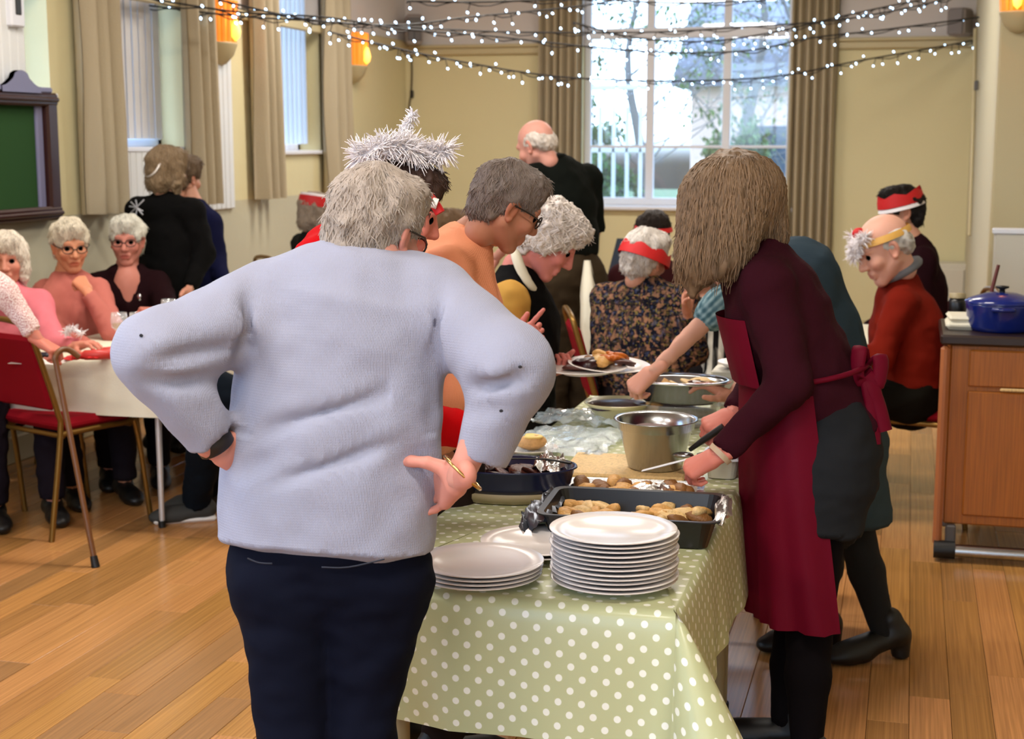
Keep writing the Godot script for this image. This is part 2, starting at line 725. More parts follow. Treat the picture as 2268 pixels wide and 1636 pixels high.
func materials() -> void:
	lump.seed = 7
	lump.frequency = 0.01
	lump.fractal_octaves = 2
	# stitches of stocking knit, as relief
	var kn := Image.create(128, 128, false, Image.FORMAT_RGB8)
	for y in 128:
		for x in 128:
			var u := fposmod(x / 16.0, 1.0)
			var v := fposmod(y / 16.0 + absf(u - 0.5) * 1.2, 1.0)
			var h := sqrt(maxf(0.0, 1.0 - pow((absf(u - 0.5) - 0.25) / 0.25, 2.0))) * (0.55 + 0.45 * sin(v * PI))
			kn.set_pixel(x, y, Color(h, h, h))
	kn.bump_map_to_normal_map(3.0)
	T.knit = ImageTexture.create_from_image(kn)
	var rib := Image.create(128, 32, false, Image.FORMAT_RGB8)
	for y in 32:
		for x in 128:
			var h := 0.5 + 0.5 * sin(x / 128.0 * TAU * 8.0)
			rib.set_pixel(x, y, Color(h, h, h))
	rib.bump_map_to_normal_map(3.0)
	T.rib = ImageTexture.create_from_image(rib)
	T.weave = noise_tex(0.06, true, 3.0, 3)
	T.fuzz = noise_tex(0.12, true, 4.0, 4)
	T.plaster = noise_tex(0.03, true, 1.5, 5)
	T.grain = draw(256, 256, func(x: int, y: int) -> Color:
		var a := lump.get_noise_2d(x * 14.0, sin(y / 256.0 * TAU) * 60.0) + 0.5 * lump.get_noise_2d(x * 55.0, sin(y / 256.0 * TAU) * 130.0 + 900.0)
		var k := clampf(0.92 + 0.12 * a, 0.0, 1.0)
		return Color(k, k * 0.97, k * 0.93))
	T.mottle = noise_tex(0.02, false, 1, 9, 256, ramp([Color(0.80, 0.80, 0.80), Color(1, 1, 1), Color(0.88, 0.88, 0.88)]))
	T.heather = noise_tex(0.25, false, 1, 10, 256, ramp([Color(0.72, 0.72, 0.74), Color(1, 1, 1)]))
	T.floral = draw(256, 256, func(x: int, y: int) -> Color:
		var a := lump.get_noise_2d(x * 9.0, y * 9.0)
		var b := lump.get_noise_2d(x * 13.0 + 4000.0, y * 13.0)
		if a > 0.28: return Color(0.56, 0.40, 0.31)
		if b > 0.34: return Color(0.47, 0.41, 0.20)
		if a < -0.42: return Color(0.22, 0.25, 0.36)
		return Color(0.07, 0.07, 0.11))
	T.tartan = draw(128, 128, func(x: int, y: int) -> Color:
		var a := 0.5 + 0.5 * sin((x + y) / 128.0 * TAU * 4.0)
		var b := 0.5 + 0.5 * sin((x - y) / 128.0 * TAU * 3.0)
		return Color(0.22, 0.34, 0.38).lerp(Color(0.66, 0.74, 0.74), clampf(a * 0.75 + b * 0.3 - 0.2, 0.0, 1.0)))
	T.lace = draw(128, 128, func(x: int, y: int) -> Color:
		var a := lump.get_noise_2d(x * 22.0, y * 22.0)
		return Color(0.72, 0.46, 0.45) if a > 0.10 else Color(0.95, 0.90, 0.88))
	T.stripes = draw(64, 64, func(x: int, y: int) -> Color:
		return Color(0.85, 0.84, 0.80) if (x / 8) % 2 == 0 else Color(0.08, 0.08, 0.09))
	# white spots in rows that step half a space, on sage green
	T.dots = draw(128, 128, func(x: int, y: int) -> Color:
		var p := Vector2(x + 0.5, y + 0.5) / 128.0
		var d := 9.0
		for c in [Vector2(0.25, 0.25), Vector2(0.75, 0.75)]:
			d = minf(d, (p - c).length())
		return Color(0.745, 0.755, 0.58).lerp(Color(0.95, 0.95, 0.90), clampf((0.165 - d) / 0.03, 0.0, 1.0)))
	M.wall = plain(Color(0.83, 0.795, 0.63), 0.85)
	M.wall_low = plain(Color(0.74, 0.72, 0.62), 0.85)
	M.wall_white = plain(Color(0.80, 0.78, 0.77), 0.85)
	for k in ["wall", "wall_low", "wall_white"]:
		M[k].uv1_triplanar = true
		M[k].uv1_world_triplanar = true
		M[k].uv1_scale = Vector3.ONE * 0.8
		M[k].normal_enabled = true
		M[k].normal_texture = T.plaster
		M[k].normal_scale = 0.25
	M.paint = plain(Color(0.86, 0.87, 0.87), 0.45)
	M.trim = plain(Color(0.74, 0.69, 0.54), 0.5)
	M.gloss_white = plain(Color(0.88, 0.89, 0.92), 0.3)
	M.glass = plain(Color(0.85, 0.93, 1.0, 0.06), 0.02)
	M.glass.transparency = BaseMaterial3D.TRANSPARENCY_ALPHA
	M.curtain = cloth(Color(0.69, 0.64, 0.54), "weave", 5.0, 0.5)
	M.curtain.backlight_enabled = true
	M.curtain.backlight = Color(0.12, 0.10, 0.07)
	M.blind = plain(Color(0.84, 0.84, 0.85), 0.6)
	M.blind.backlight_enabled = true
	M.blind.backlight = Color(0.22, 0.22, 0.22)
	M.mahogany = plain(Color(0.20, 0.09, 0.07), 0.3)
	M.baize = cloth(Color(0.17, 0.29, 0.16), "fuzz", 20.0, 0.4)
	M.lavender = plain(Color(0.46, 0.46, 0.58), 0.4)
	M.plate = plain(Color(0.88, 0.85, 0.83), 0.22)
	M.plate.metallic_specular = 0.45
	M.steel = plain(Color(0.68, 0.69, 0.70), 0.24, 1.0)
	M.chrome = plain(Color(0.85, 0.85, 0.87), 0.15, 1.0)
	M.foil = plain(Color(0.86, 0.86, 0.86), 0.34, 1.0)
	M.foil.normal_enabled = true
	M.foil.normal_texture = T.weave
	M.foil.normal_scale = 1.2
	M.foil.uv1_triplanar = true
	M.foil.uv1_scale = Vector3.ONE * 14.0
	M.dark_foil = plain(Color(0.40, 0.42, 0.46), 0.35, 0.7)
	M.silver = plain(Color(0.78, 0.78, 0.79), 0.38, 0.5)
	M.black_tin = plain(Color(0.06, 0.06, 0.07), 0.35)
	M.black = plain(Color(0.03, 0.03, 0.035), 0.5)
	M.gold = plain(Color(0.50, 0.37, 0.16), 0.35, 0.7)
	M.red_cloth = cloth(Color(0.50, 0.05, 0.10), "weave", 20.0, 0.5)
	M.white_cloth = cloth(Color(0.86, 0.84, 0.76), "weave", 8.0, 0.3)
	M.dots = plain(Color(1, 1, 1), 0.32)
	M.dots.albedo_texture = T.dots
	M.dots.texture_repeat = true
	M.dots.metallic_specular = 0.5
	M.wood = plain(Color(0.70, 0.50, 0.33), 0.45)
	M.orange_wood = plain(Color(0.71, 0.43, 0.16), 0.38)
	for k in ["wood", "orange_wood"]:
		M[k].albedo_texture = T.grain
		M[k].uv1_triplanar = true
		M[k].uv1_scale = Vector3(3, 0.7, 3)
	M.worktop = plain(Color(0.16, 0.10, 0.08), 0.35)
	M.blue_enamel = plain(Color(0.06, 0.13, 0.42), 0.18)
	M.navy_enamel = plain(Color(0.07, 0.11, 0.25), 0.2)
	M.stone = plain(Color(0.62, 0.56, 0.42), 0.5)
	M.cream_bowl = plain(Color(0.78, 0.74, 0.56), 0.25)
	M.roast = plain(Color(0.84, 0.64, 0.36), 0.55)
	M.roast_dark = plain(Color(0.52, 0.34, 0.15), 0.55)
	M.roast_pale = plain(Color(0.90, 0.76, 0.52), 0.5)
	M.meat = plain(Color(0.34, 0.17, 0.13), 0.45)
	M.beet = plain(Color(0.16, 0.02, 0.05), 0.3)
	M.carrot = plain(Color(0.74, 0.38, 0.08), 0.4)
	M.bread = plain(Color(0.85, 0.66, 0.42), 0.7)
	M.butter = plain(Color(0.92, 0.80, 0.45), 0.5)
	for k in ["roast", "roast_dark", "roast_pale", "meat", "bread"]:
		M[k].albedo_texture = T.mottle
		M[k].uv1_triplanar = true
		M[k].uv1_scale = Vector3.ONE * 9.0
		M[k].normal_enabled = true
		M[k].normal_texture = T.weave
		M[k].normal_scale = 1.0
	M.wrap = plain(Color(0.9, 0.97, 1.0, 0.28), 0.08)
	M.wrap.transparency = BaseMaterial3D.TRANSPARENCY_ALPHA
	M.wrap.normal_enabled = true
	M.wrap.normal_texture = T.weave
	M.wrap.normal_scale = 1.5
	M.wrap.uv1_triplanar = true
	M.wrap.uv1_scale = Vector3.ONE * 10.0
	M.clear = plain(Color(0.95, 0.97, 1.0, 0.14), 0.03)
	M.clear.transparency = BaseMaterial3D.TRANSPARENCY_ALPHA
	M.wine = plain(Color(0.78, 0.66, 0.36, 0.5), 0.05)
	M.wine.transparency = BaseMaterial3D.TRANSPARENCY_ALPHA
	M.cracker = plain(Color(0.76, 0.22, 0.20), 0.4)
	M.red_paper = plain(Color(0.75, 0.05, 0.07), 0.6)
	M.white_paper = plain(Color(0.90, 0.88, 0.86), 0.7)
	M.gold_paper = plain(Color(0.86, 0.66, 0.32), 0.5)
	M.dark_wire = plain(Color(0.10, 0.09, 0.09), 0.6)
	M.grey_plastic = plain(Color(0.32, 0.31, 0.31), 0.5)
	M.box_white = plain(Color(0.78, 0.76, 0.70), 0.6)
	M.white_fluff = plain(Color(0.93, 0.91, 0.92), 0.9)
	M.eye = plain(Color(1, 1, 1), 0.2)
	M.eye.vertex_color_use_as_albedo = true
	M.spec = plain(Color(0.10, 0.08, 0.08), 0.35)
	M.led = plain(Color(0.9, 0.95, 1.0), 0.4)
	M.led.emission_enabled = true
	M.led.emission = Color(0.72, 0.86, 1.0)
	M.led.emission_energy_multiplier = 8.0
	M.amber = plain(Color(0.95, 0.62, 0.22), 0.4)
	M.amber.emission_enabled = true
	M.amber.emission = Color(1.0, 0.50, 0.10)
	M.amber.emission_energy_multiplier = 0.5
	M.flame = plain(Color(1, 0.9, 0.6), 0.4)
	M.flame.emission_enabled = true
	M.flame.emission = Color(1.0, 0.72, 0.25)
	M.flame.emission_energy_multiplier = 2.2
	M.leaf = plain(Color(0.30, 0.40, 0.16), 0.6)
	M.leaf.vertex_color_use_as_albedo = true
	M.leaf.backlight_enabled = true
	M.leaf.backlight = Color(0.3, 0.35, 0.15)
	M.bark = plain(Color(0.46, 0.43, 0.42), 0.9)
	M.grass = plain(Color(0.32, 0.38, 0.20), 0.95)

func skin_mat(c: Color) -> StandardMaterial3D:
	var m := plain(c, 0.5)
	m.vertex_color_use_as_albedo = true
	m.subsurf_scatter_enabled = true
	m.subsurf_scatter_strength = 0.06
	m.metallic_specular = 0.35
	return m

func hair_mat(c: Color) -> StandardMaterial3D:
	var m := plain(c, 0.55)
	m.vertex_color_use_as_albedo = true
	m.metallic_specular = 0.35
	return m

# ---------------------------------------------------------------- the room
# a wall of boxes round openings: axis 0 = across x (the wall's length runs along z), axis 2 = along x. holes are [from, to, bottom, top]
func wall_mesh(axis: int, face: float, out: float, thick: float, a0: float, a1: float, y0: float, y1: float, holes: Array) -> ArrayMesh:
	var st := mb()
	var cuts_a := [a0, a1]
	for h in holes:
		cuts_a.append(h[0])
		cuts_a.append(h[1])
	cuts_a.sort()
	for i in cuts_a.size() - 1:
		var l: float = cuts_a[i]
		var r: float = cuts_a[i + 1]
		if r - l < 0.001:
			continue
		var mid := (l + r) / 2
		var spans := [[y0, y1]]
		for h in holes:
			if mid > h[0] and mid < h[1]:
				var nx := []
				for s in spans:
					if h[2] > s[0]:
						nx.append([s[0], minf(h[2], s[1])])
					if h[3] < s[1]:
						nx.append([maxf(h[3], s[0]), s[1]])
				spans = nx
		for s in spans:
			if s[1] - s[0] < 0.001:
				continue
			var c := Vector3.ZERO
			var size := Vector3.ZERO
			c[axis] = face + out * thick / 2
			size[axis] = thick
			c[2 - axis] = mid
			size[2 - axis] = r - l
			c.y = (s[0] + s[1]) / 2
			size.y = s[1] - s[0]
			box(st, c, size)
	return done(st)

const LX := -4.45
const BZ := -12.9
const RX := 0.46
const W1 := [-8.62, -7.5, 1.615, 3.3]
const W2 := [-10.85, -9.86, 1.58, 3.3]
const W0 := [-7.1, -6.2, 1.9, 3.3]
const WF := [-3.7, 0.7, 0.9, 3.2]
const WN := [-4.2, -1.6, 1.2, 3.2]
const WM := [-0.6, 2.2, 1.2, 3.2]
const WB := [-2.83, -0.99, 1.085, 3.4]

func room() -> void:
	# floor: a slab with the boards laid on it
	var st := mb()
	box(st, Vector3(-1.5, -0.11, -5.0), Vector3(7.0, 0.18, 16.6))
	var floor_ := struct("floor", done(st), plain(Color(0.20, 0.12, 0.06), 0.8), Vector3.ZERO, "polished honey coloured strip wood floor")
	var tones := []
	var rng := RandomNumberGenerator.new()
	rng.seed = 11
	for i in 10:
		var k := rng.randf_range(0.84, 1.1)
		var m := plain(Color(0.735 * k, 0.54 * k * rng.randf_range(0.98, 1.02), 0.325 * k * rng.randf_range(0.92, 1.08)), 0.27)
		m.albedo_texture = T.grain
		m.uv1_triplanar = true
		m.uv1_world_triplanar = true
		m.uv1_scale = Vector3(2.4, 2.4, 0.45)
		m.uv1_offset = Vector3(rng.randf(), 0, rng.randf())
		m.roughness = rng.randf_range(0.2, 0.3)
		m.metallic_specular = 0.5
		tones.append(m)
	var w := 0.118
	var lens_ := [0.7, 0.95, 1.2, 1.5]
	var shapes := []
	for l in lens_:
		shapes.append(box_mesh(Vector3(w - 0.0014, 0.022, l - 0.0014), 0.0012))
	var rest := {}
	var n := 0
	var x := -4.9
	while x < 1.7:
		var z := 3.0 + rng.randf() * 0.9
		while z > BZ - 0.3:
			var k := rng.randi() % 4
			var t := rng.randi() % 10
			var c := Vector3(x + w / 2, -0.011, z - lens_[k] / 2)
			var inview := c.z < -2.4 and c.z > -6.9 and c.x > -0.35 + c.z * 0.62 and c.x < 0.5
			if inview and n < 298:
				put("plank", shapes[k], tones[t], floor_, c)
				n += 1
			else:
				if not rest.has(t):
					rest[t] = mb()
				box(rest[t], c, Vector3(w - 0.0014, 0.022, lens_[k] - 0.0014))
			z -= lens_[k]
		x += w
	var boards: ArrayMesh = null
	for t in rest:
		rest[t].generate_normals()
		boards = rest[t].commit() if boards == null else rest[t].commit(boards)
	var i := 0
	for t in rest:
		boards.surface_set_material(i, tones[t])
		i += 1
	var far_boards := put("plank", boards, null, floor_)
	far_boards.set_meta("kind", "stuff")
	# walls
	var wl := struct("wall_left", wall_mesh(0, LX, -1, 0.32, -13.2, 3.3, 1.25, 2.5, [W0, W1, W2, WN, WM]), M.wall, Vector3.ZERO, "cream yellow plaster wall with tall windows")
	put("lower_wall", wall_mesh(0, LX, -1, 0.32, -13.2, 3.3, 0.0, 1.25, []), M.wall_low, wl)
	put("upper_wall", wall_mesh(0, LX, -1, 0.32, -13.2, 3.3, 2.5, 3.7, [W0, W1, W2, WN, WM]), M.wall_white, wl).set_meta("label", "white plaster above the rail")
	var wb := struct("wall_back", wall_mesh(2, BZ, -1, 0.32, -4.8, 1.9, 0.0, 2.47, [WB]), M.wall, Vector3.ZERO, "cream yellow far wall with a wide window")
	put("upper_wall", wall_mesh(2, BZ, -1, 0.32, -4.8, 1.9, 2.47, 3.7, [WB]), M.wall_white, wb).set_meta("label", "white plaster above the rail")
	var wr := struct("wall_right", wall_mesh(0, RX, 1, 1.3, -13.2, -8.2, 0.0, 3.7, []), M.wall_low, Vector3.ZERO, "cream right wall of the hall")
	put("recess_wall", wall_mesh(0, 0.86, 1, 0.9, -8.2, -6.5, 0.0, 3.7, []), M.wall_low, wr)
	put("near_wall", wall_mesh(0, 1.62, 1, 0.3, -6.5, 3.3, 0.0, 3.7, []), M.wall_low, wr)
	struct("wall_front", wall_mesh(2, 3.0, 1, 0.3, -4.8, 1.95, 0.0, 3.7, [WF]), M.wall, Vector3.ZERO, "cream wall behind the viewer")
	var cs := mb()
	box(cs, Vector3(-1.5, 3.7, -5.0), Vector3(7.2, 0.2, 16.8))
	struct("ceiling", done(cs), M.wall_white, Vector3.ZERO, "white hall ceiling")
	# rails
	var rl := mb()
	box(rl, Vector3(LX + 0.02, 2.5, -5.0), Vector3(0.04, 0.07, 15.8), 0.008)
	struct("trim_1", done(rl), M.trim, Vector3.ZERO, "cream picture rail on the left wall")
	var rb := mb()
	for s in [[-4.45, -3.15], [-0.68, RX]]:
		box(rb, Vector3((s[0] + s[1]) / 2, 2.44, BZ + 0.02), Vector3(s[1] - s[0], 0.06, 0.04), 0.008)
		box(rb, Vector3((s[0] + s[1]) / 2, 2.485, BZ + 0.03), Vector3(s[1] - s[0], 0.03, 0.06), 0.008)
	struct("trim_2", done(rb), M.trim, Vector3.ZERO, "cream picture rail on the far wall")
	var bl := mb()
	box(bl, Vector3(LX + 0.012, 0.07, -5.0), Vector3(0.024, 0.14, 15.8), 0.006)
	struct("baseboard_left", done(bl), M.trim)
	var bb := mb()
	box(bb, Vector3(-2.0, 0.07, BZ + 0.012), Vector3(4.9, 0.14, 0.024), 0.006)
	struct("baseboard_back", done(bb), M.trim)
	# a dark timber brace of the roof comes down in the far left corner
	var tr := mb()
	tube(tr, [on_plane(748, -120, 0, -4.3), on_plane(742, 26, 0, -4.42)], [0.07, 0.035], 6)
	struct("trim_3", done(tr), plain(Color(0.06, 0.055, 0.06), 0.6), Vector3.ZERO, "dark foot of a roof brace above the second lamp")

# upright tongue and groove boards, one ridged sheet
func boarding(axis: int, face: float, a0: float, a1: float, y0: float, y1: float) -> ArrayMesh:
	var st := mb()
	var a := a0
	var w := 0.07
	while a < a1 - 0.01:
		var l := minf(w, a1 - a)
		var c := Vector3.ZERO
		var s := Vector3.ZERO
		c[axis] = face
		s[axis] = 0.024
		c[2 - axis] = a + l / 2
		s[2 - axis] = l - 0.003
		c.y = (y0 + y1) / 2
		s.y = y1 - y0
		box(st, c, s, 0.006)
		a += w
	return done(st)

# a hanging curtain in folds along z (axis 0) or x (axis 2)
func curtain_mesh(axis: int, face: float, a0: float, a1: float, y0: float, y1: float, folds: int, depth: float, seed_: int) -> ArrayMesh:
	var rows := []
	var nx := folds * 10
	for j in 13:
		var row := []
		var t := j / 12.0
		for i in nx + 1:
			var u := float(i) / nx
			var wob := lump.get_noise_2d(u * 260.0 + seed_ * 100.0, t * 60.0)
			var p := Vector3.ZERO
			p[2 - axis] = lerpf(a0, a1, u) + wob * 0.03
			p[axis] = face + depth * (0.5 + 0.5 * sin(u * TAU * folds + wob * 2.0)) * lerpf(0.75, 1.15, t)
			p.y = lerpf(y1, y0, t)
			row.append(p)
		rows.append(row)
	return sheet(rows, 0.004)

func window_frame(n: int, label: String) -> Node3D:
	var o := Node3D.new()
	o.name = "window_%d" % n
	add_child(o)
	o.set_meta("kind", "structure")
	o.set_meta("label", label)
	return o

func sconce(label: String, where: Vector3, nrm: Vector3, k := 1.0) -> void:
	var o := thing("wall_light", label, "wall light", where, "amber wall lights")
	o.basis = Basis(Vector3.UP.cross(nrm), Vector3.UP, nrm) * Basis.from_scale(Vector3.ONE * k)
	# half bowl of plaster below, ribbed amber glass above
	var st := mb()
	var prof := [Vector2(0.0, -0.115), Vector2(0.045, -0.10), Vector2(0.085, -0.06), Vector2(0.105, -0.01), Vector2(0.11, 0.0), Vector2(0.095, 0.0)]
	lathe(st, prof, 24, Vector3(0, 0, 0.002), 1.0, 0.9)
	put("bowl", done(st), M.trim, o)
	var gl := mb()
	for i in 9:
		var a := PI * (i + 0.5) / 9.0
		var c := Vector3(cos(a) * 0.086, 0.10, sin(a) * 0.075 + 0.004)
		tube(gl, [c + Vector3(0, -0.098, 0), c + Vector3(cos(a) * 0.012, 0.1, sin(a) * 0.012)], 0.0165, 8)
	put("lamp_shade", done(gl), M.amber, o)
	var bulb := mb()
	lathe(bulb, [Vector2(0, 0.0), Vector2(0.02, 0.02), Vector2(0.026, 0.05), Vector2(0.012, 0.1), Vector2(0.0, 0.11)], 10, Vector3(0, 0.005, 0.1))
	put("bulb", done(bulb), M.flame, o)
	var l := OmniLight3D.new()
	l.name = "glow"
	l.light_color = Color(1.0, 0.62, 0.25)
	l.light_energy = 0.03
	l.omni_range = 12.0
	l.omni_attenuation = 2.0
	l.light_size = 0.03
	l.shadow_enabled = true
	o.add_child(l)
	l.position = Vector3(0, 0.1, 0.16)

func slats(o: Node3D, z0: float, z1: float, y0: float, y1: float, x: float, n: int, angle: float) -> void:
	var w := (z1 - z0) / n
	var mesh := box_mesh(Vector3(0.003, y1 - y0, w * 1.2), 0.001)
	for i in n:
		put("slat", mesh, M.blind, o, Vector3(x, (y0 + y1) / 2, z0 + w * (i + 0.5)) - o.position, Basis(Vector3.UP, angle + 0.03 * sin(i * 2.3)))
	put("head_rail", box_mesh(Vector3(0.04, 0.04, z1 - z0 + 0.02), 0.006), M.gloss_white, o, Vector3(x, y1 + 0.02, (z0 + z1) / 2) - o.position)

func left_wall_things() -> void:
	var xs := LX - 0.2
	var n := 1
	for w in [W1, W2, W0]:
		var o := window_frame(n, ["tall left window nearer the viewer", "tall left window nearer the far corner", "left window at the photo's edge"][n - 1])
		var st := mb()
		var h: float = w[3] - w[2]
		for z in [w[0] + 0.025, w[1] - 0.025]:
			box(st, Vector3(xs, w[2] + h / 2, z), Vector3(0.06, h, 0.05), 0.006)
		box(st, Vector3(xs, w[2] + 0.025, (w[0] + w[1]) / 2), Vector3(0.06, 0.05, w[1] - w[0]), 0.006)
		box(st, Vector3(xs, w[3] - 0.025, (w[0] + w[1]) / 2), Vector3(0.06, 0.05, w[1] - w[0]), 0.006)
		put("window_frame", done(st), M.gloss_white, o)
		put("pane", box_mesh(Vector3(0.006, h - 0.08, w[1] - w[0] - 0.08)), M.glass, o, Vector3(xs, w[2] + h / 2, (w[0] + w[1]) / 2))
		put("window_sill", box_mesh(Vector3(0.26, 0.03, w[1] - w[0] + 0.06), 0.006), M.gloss_white, o, Vector3(LX - 0.1, w[2] - 0.014, (w[0] + w[1]) / 2))
		n += 1
	var b1 := thing("vertical_blind", "closed white vertical blind in the left window nearer the viewer", "blind", Vector3(LX - 0.11, W1[2], (W1[0] + W1[1]) / 2), "vertical blinds")
	slats(b1, W1[0] + 0.1, W1[1] - 0.02, W1[2] + 0.05, W1[3] - 0.05, LX - 0.11, 12, 0.10)
	var b2 := thing("vertical_blind", "half open vertical blind glowing with daylight, left window nearer the corner", "blind", Vector3(LX - 0.11, W2[2], (W2[0] + W2[1]) / 2), "vertical blinds")
	slats(b2, W2[0] + 0.02, W2[1] - 0.02, W2[2] + 0.05, W2[3] - 0.05, LX - 0.11, 11, 0.95)
	# white boarding below the first window and between the windows
	var t1 := struct("trim_4", boarding(0, LX + 0.012, -8.5, -7.55, 1.25, 1.60), M.paint, Vector3.ZERO, "white grooved boarding below the first left window")
	t1.set_meta("label", "white grooved boarding below the first left window")
	struct("trim_5", boarding(0, LX + 0.012, -9.26, -8.82, 1.2, 2.5), M.paint, Vector3.ZERO, "white grooved boarding below the first amber lamp")
	struct("trim_6", boarding(0, LX + 0.012, -6.85, -6.3, 1.9, 3.0), M.paint, Vector3.ZERO, "white grooved boarding above the framed board")
	var cur := [[-7.66, -7.27, 1.25, "first beige curtain from the left, beside the framed board", 3], [-8.86, -8.50, 1.25, "beige curtain right of the first left window, behind the standing woman in black", 3], [-9.86, -9.5, 1.25, "beige curtain left of the narrow bright blind", 3], [-11.25, -10.78, 1.2, "beige curtain nearest the far corner on the left wall", 3]]
	for k in cur.size():
		var c: Array = cur[k]
		tag(put("curtain", curtain_mesh(0, LX + 0.04, c[0], c[1], c[2], 3.3, c[4], 0.10, k), M.curtain, null), c[3], "curtain", "beige curtains")
	sconce("amber glowing wall light nearest the viewer on the left wall", Vector3(LX, 2.29, -9.10), Vector3(1, 0, 0), 1.35)
	sconce("smaller looking amber wall light beside the far left corner", Vector3(LX, 2.26, -11.55), Vector3(1, 0, 0), 1.3)
	# framed green board with a crest
	var z0 := -7.04
	var z1 := -6.0
	var o := thing("framed_board", "green baize noticeboard in a dark mahogany frame with lavender crest", "noticeboard", Vector3(LX + 0.04, 1.24, (z0 + z1) / 2))
	var fr := mb()
	var cz := (z0 + z1) / 2
	for p in [[Vector3(0, 0.325, z0 + 0.05 - cz), Vector3(0.08, 0.66, 0.10)], [Vector3(0, 0.325, z1 - 0.05 - cz), Vector3(0.08, 0.66, 0.10)]]:
		box(fr, p[0], p[1], 0.012)
	for y in [0.035, 0.625]:
		box(fr, Vector3(0, y, 0), Vector3(0.09, 0.07, z1 - z0), 0.012)
		box(fr, Vector3(0.03, y, 0), Vector3(0.06, 0.025, z1 - z0 - 0.02), 0.008)
	put("frame", done(fr), M.mahogany, o)
	for z in [z0 + 0.13 - cz, z1 - 0.13 - cz]:
		put("slip", box_mesh(Vector3(0.04, 0.54, 0.06), 0.008), M.lavender, o, Vector3(-0.01, 0.33, z)).set_meta("label", "grey mauve inner slip")
	put("baize", box_mesh(Vector3(0.03, 0.56, z1 - z0 - 0.2), 0.002), M.baize, o, Vector3(-0.02, 0.33, 0))
	var cr := mb()
	var row0 := []
	var row1 := []
	for i in 25:
		var t := i / 24.0
		var h := 0.03 + 0.065 * pow(sin(t * PI), 2.0) + (0.015 if t > 0.3 and t < 0.7 else 0.0)
		row0.append(Vector3(0.02, 0.655, lerpf(-0.17, 0.17, t)))
		row1.append(Vector3(0.02, 0.655 + h, lerpf(-0.17, 0.17, t)))
	put("crest", sheet([row0, row1], 0.03), M.lavender, o, Vector3(0, 0, -0.18)).set_meta("label", "lavender scrolled crest")
	box(cr, Vector3(0.0, 0.672, 0), Vector3(0.09, 0.03, z1 - z0 - 0.1), 0.008)
	put("cornice", done(cr), M.lavender, o)
	var nb := thing("wall_box", "small white wall box with a dark slot, above the framed board", "box", on_plane(25, 20, 0, LX + 0.03))
	put("case", box_mesh(Vector3(0.05, 0.16, 0.12), 0.008), M.gloss_white, nb)
	put("slot", box_mesh(Vector3(0.02, 0.10, 0.05), 0.004), M.black, nb, Vector3(0.02, 0.03, 0))

# plain windows of the part of the hall behind and beside the viewer
func near_windows() -> void:
	var k := 0
	for w in [WN, WM, WF]:
		var o := window_frame(5 + k, ["wide left window beside the viewer", "wide left window behind the viewer", "wide window in the wall behind the viewer"][k])
		var front: bool = k == 2
		var h: float = w[3] - w[2]
		var l: float = w[1] - w[0]
		for i in 5:
			var a: float = lerpf(w[0] + 0.03, w[1] - 0.03, i / 4.0)
			put("mullion", box_mesh(Vector3(0.06, h, 0.06), 0.008), M.gloss_white, o, Vector3(a, w[2] + h / 2, 3.15) if front else Vector3(LX - 0.16, w[2] + h / 2, a))
		for y in [w[2] + 0.03, w[3] - 0.03]:
			put("transom", box_mesh(Vector3(l, 0.06, 0.06) if front else Vector3(0.06, 0.06, l), 0.008), M.gloss_white, o, Vector3((w[0] + w[1]) / 2, y, 3.15) if front else Vector3(LX - 0.16, y, (w[0] + w[1]) / 2))
		put("pane", box_mesh(Vector3(l, h, 0.006) if front else Vector3(0.006, h, l)), M.glass, o, Vector3((w[0] + w[1]) / 2, w[2] + h / 2, 3.15) if front else Vector3(LX - 0.16, w[2] + h / 2, (w[0] + w[1]) / 2))
		k += 1

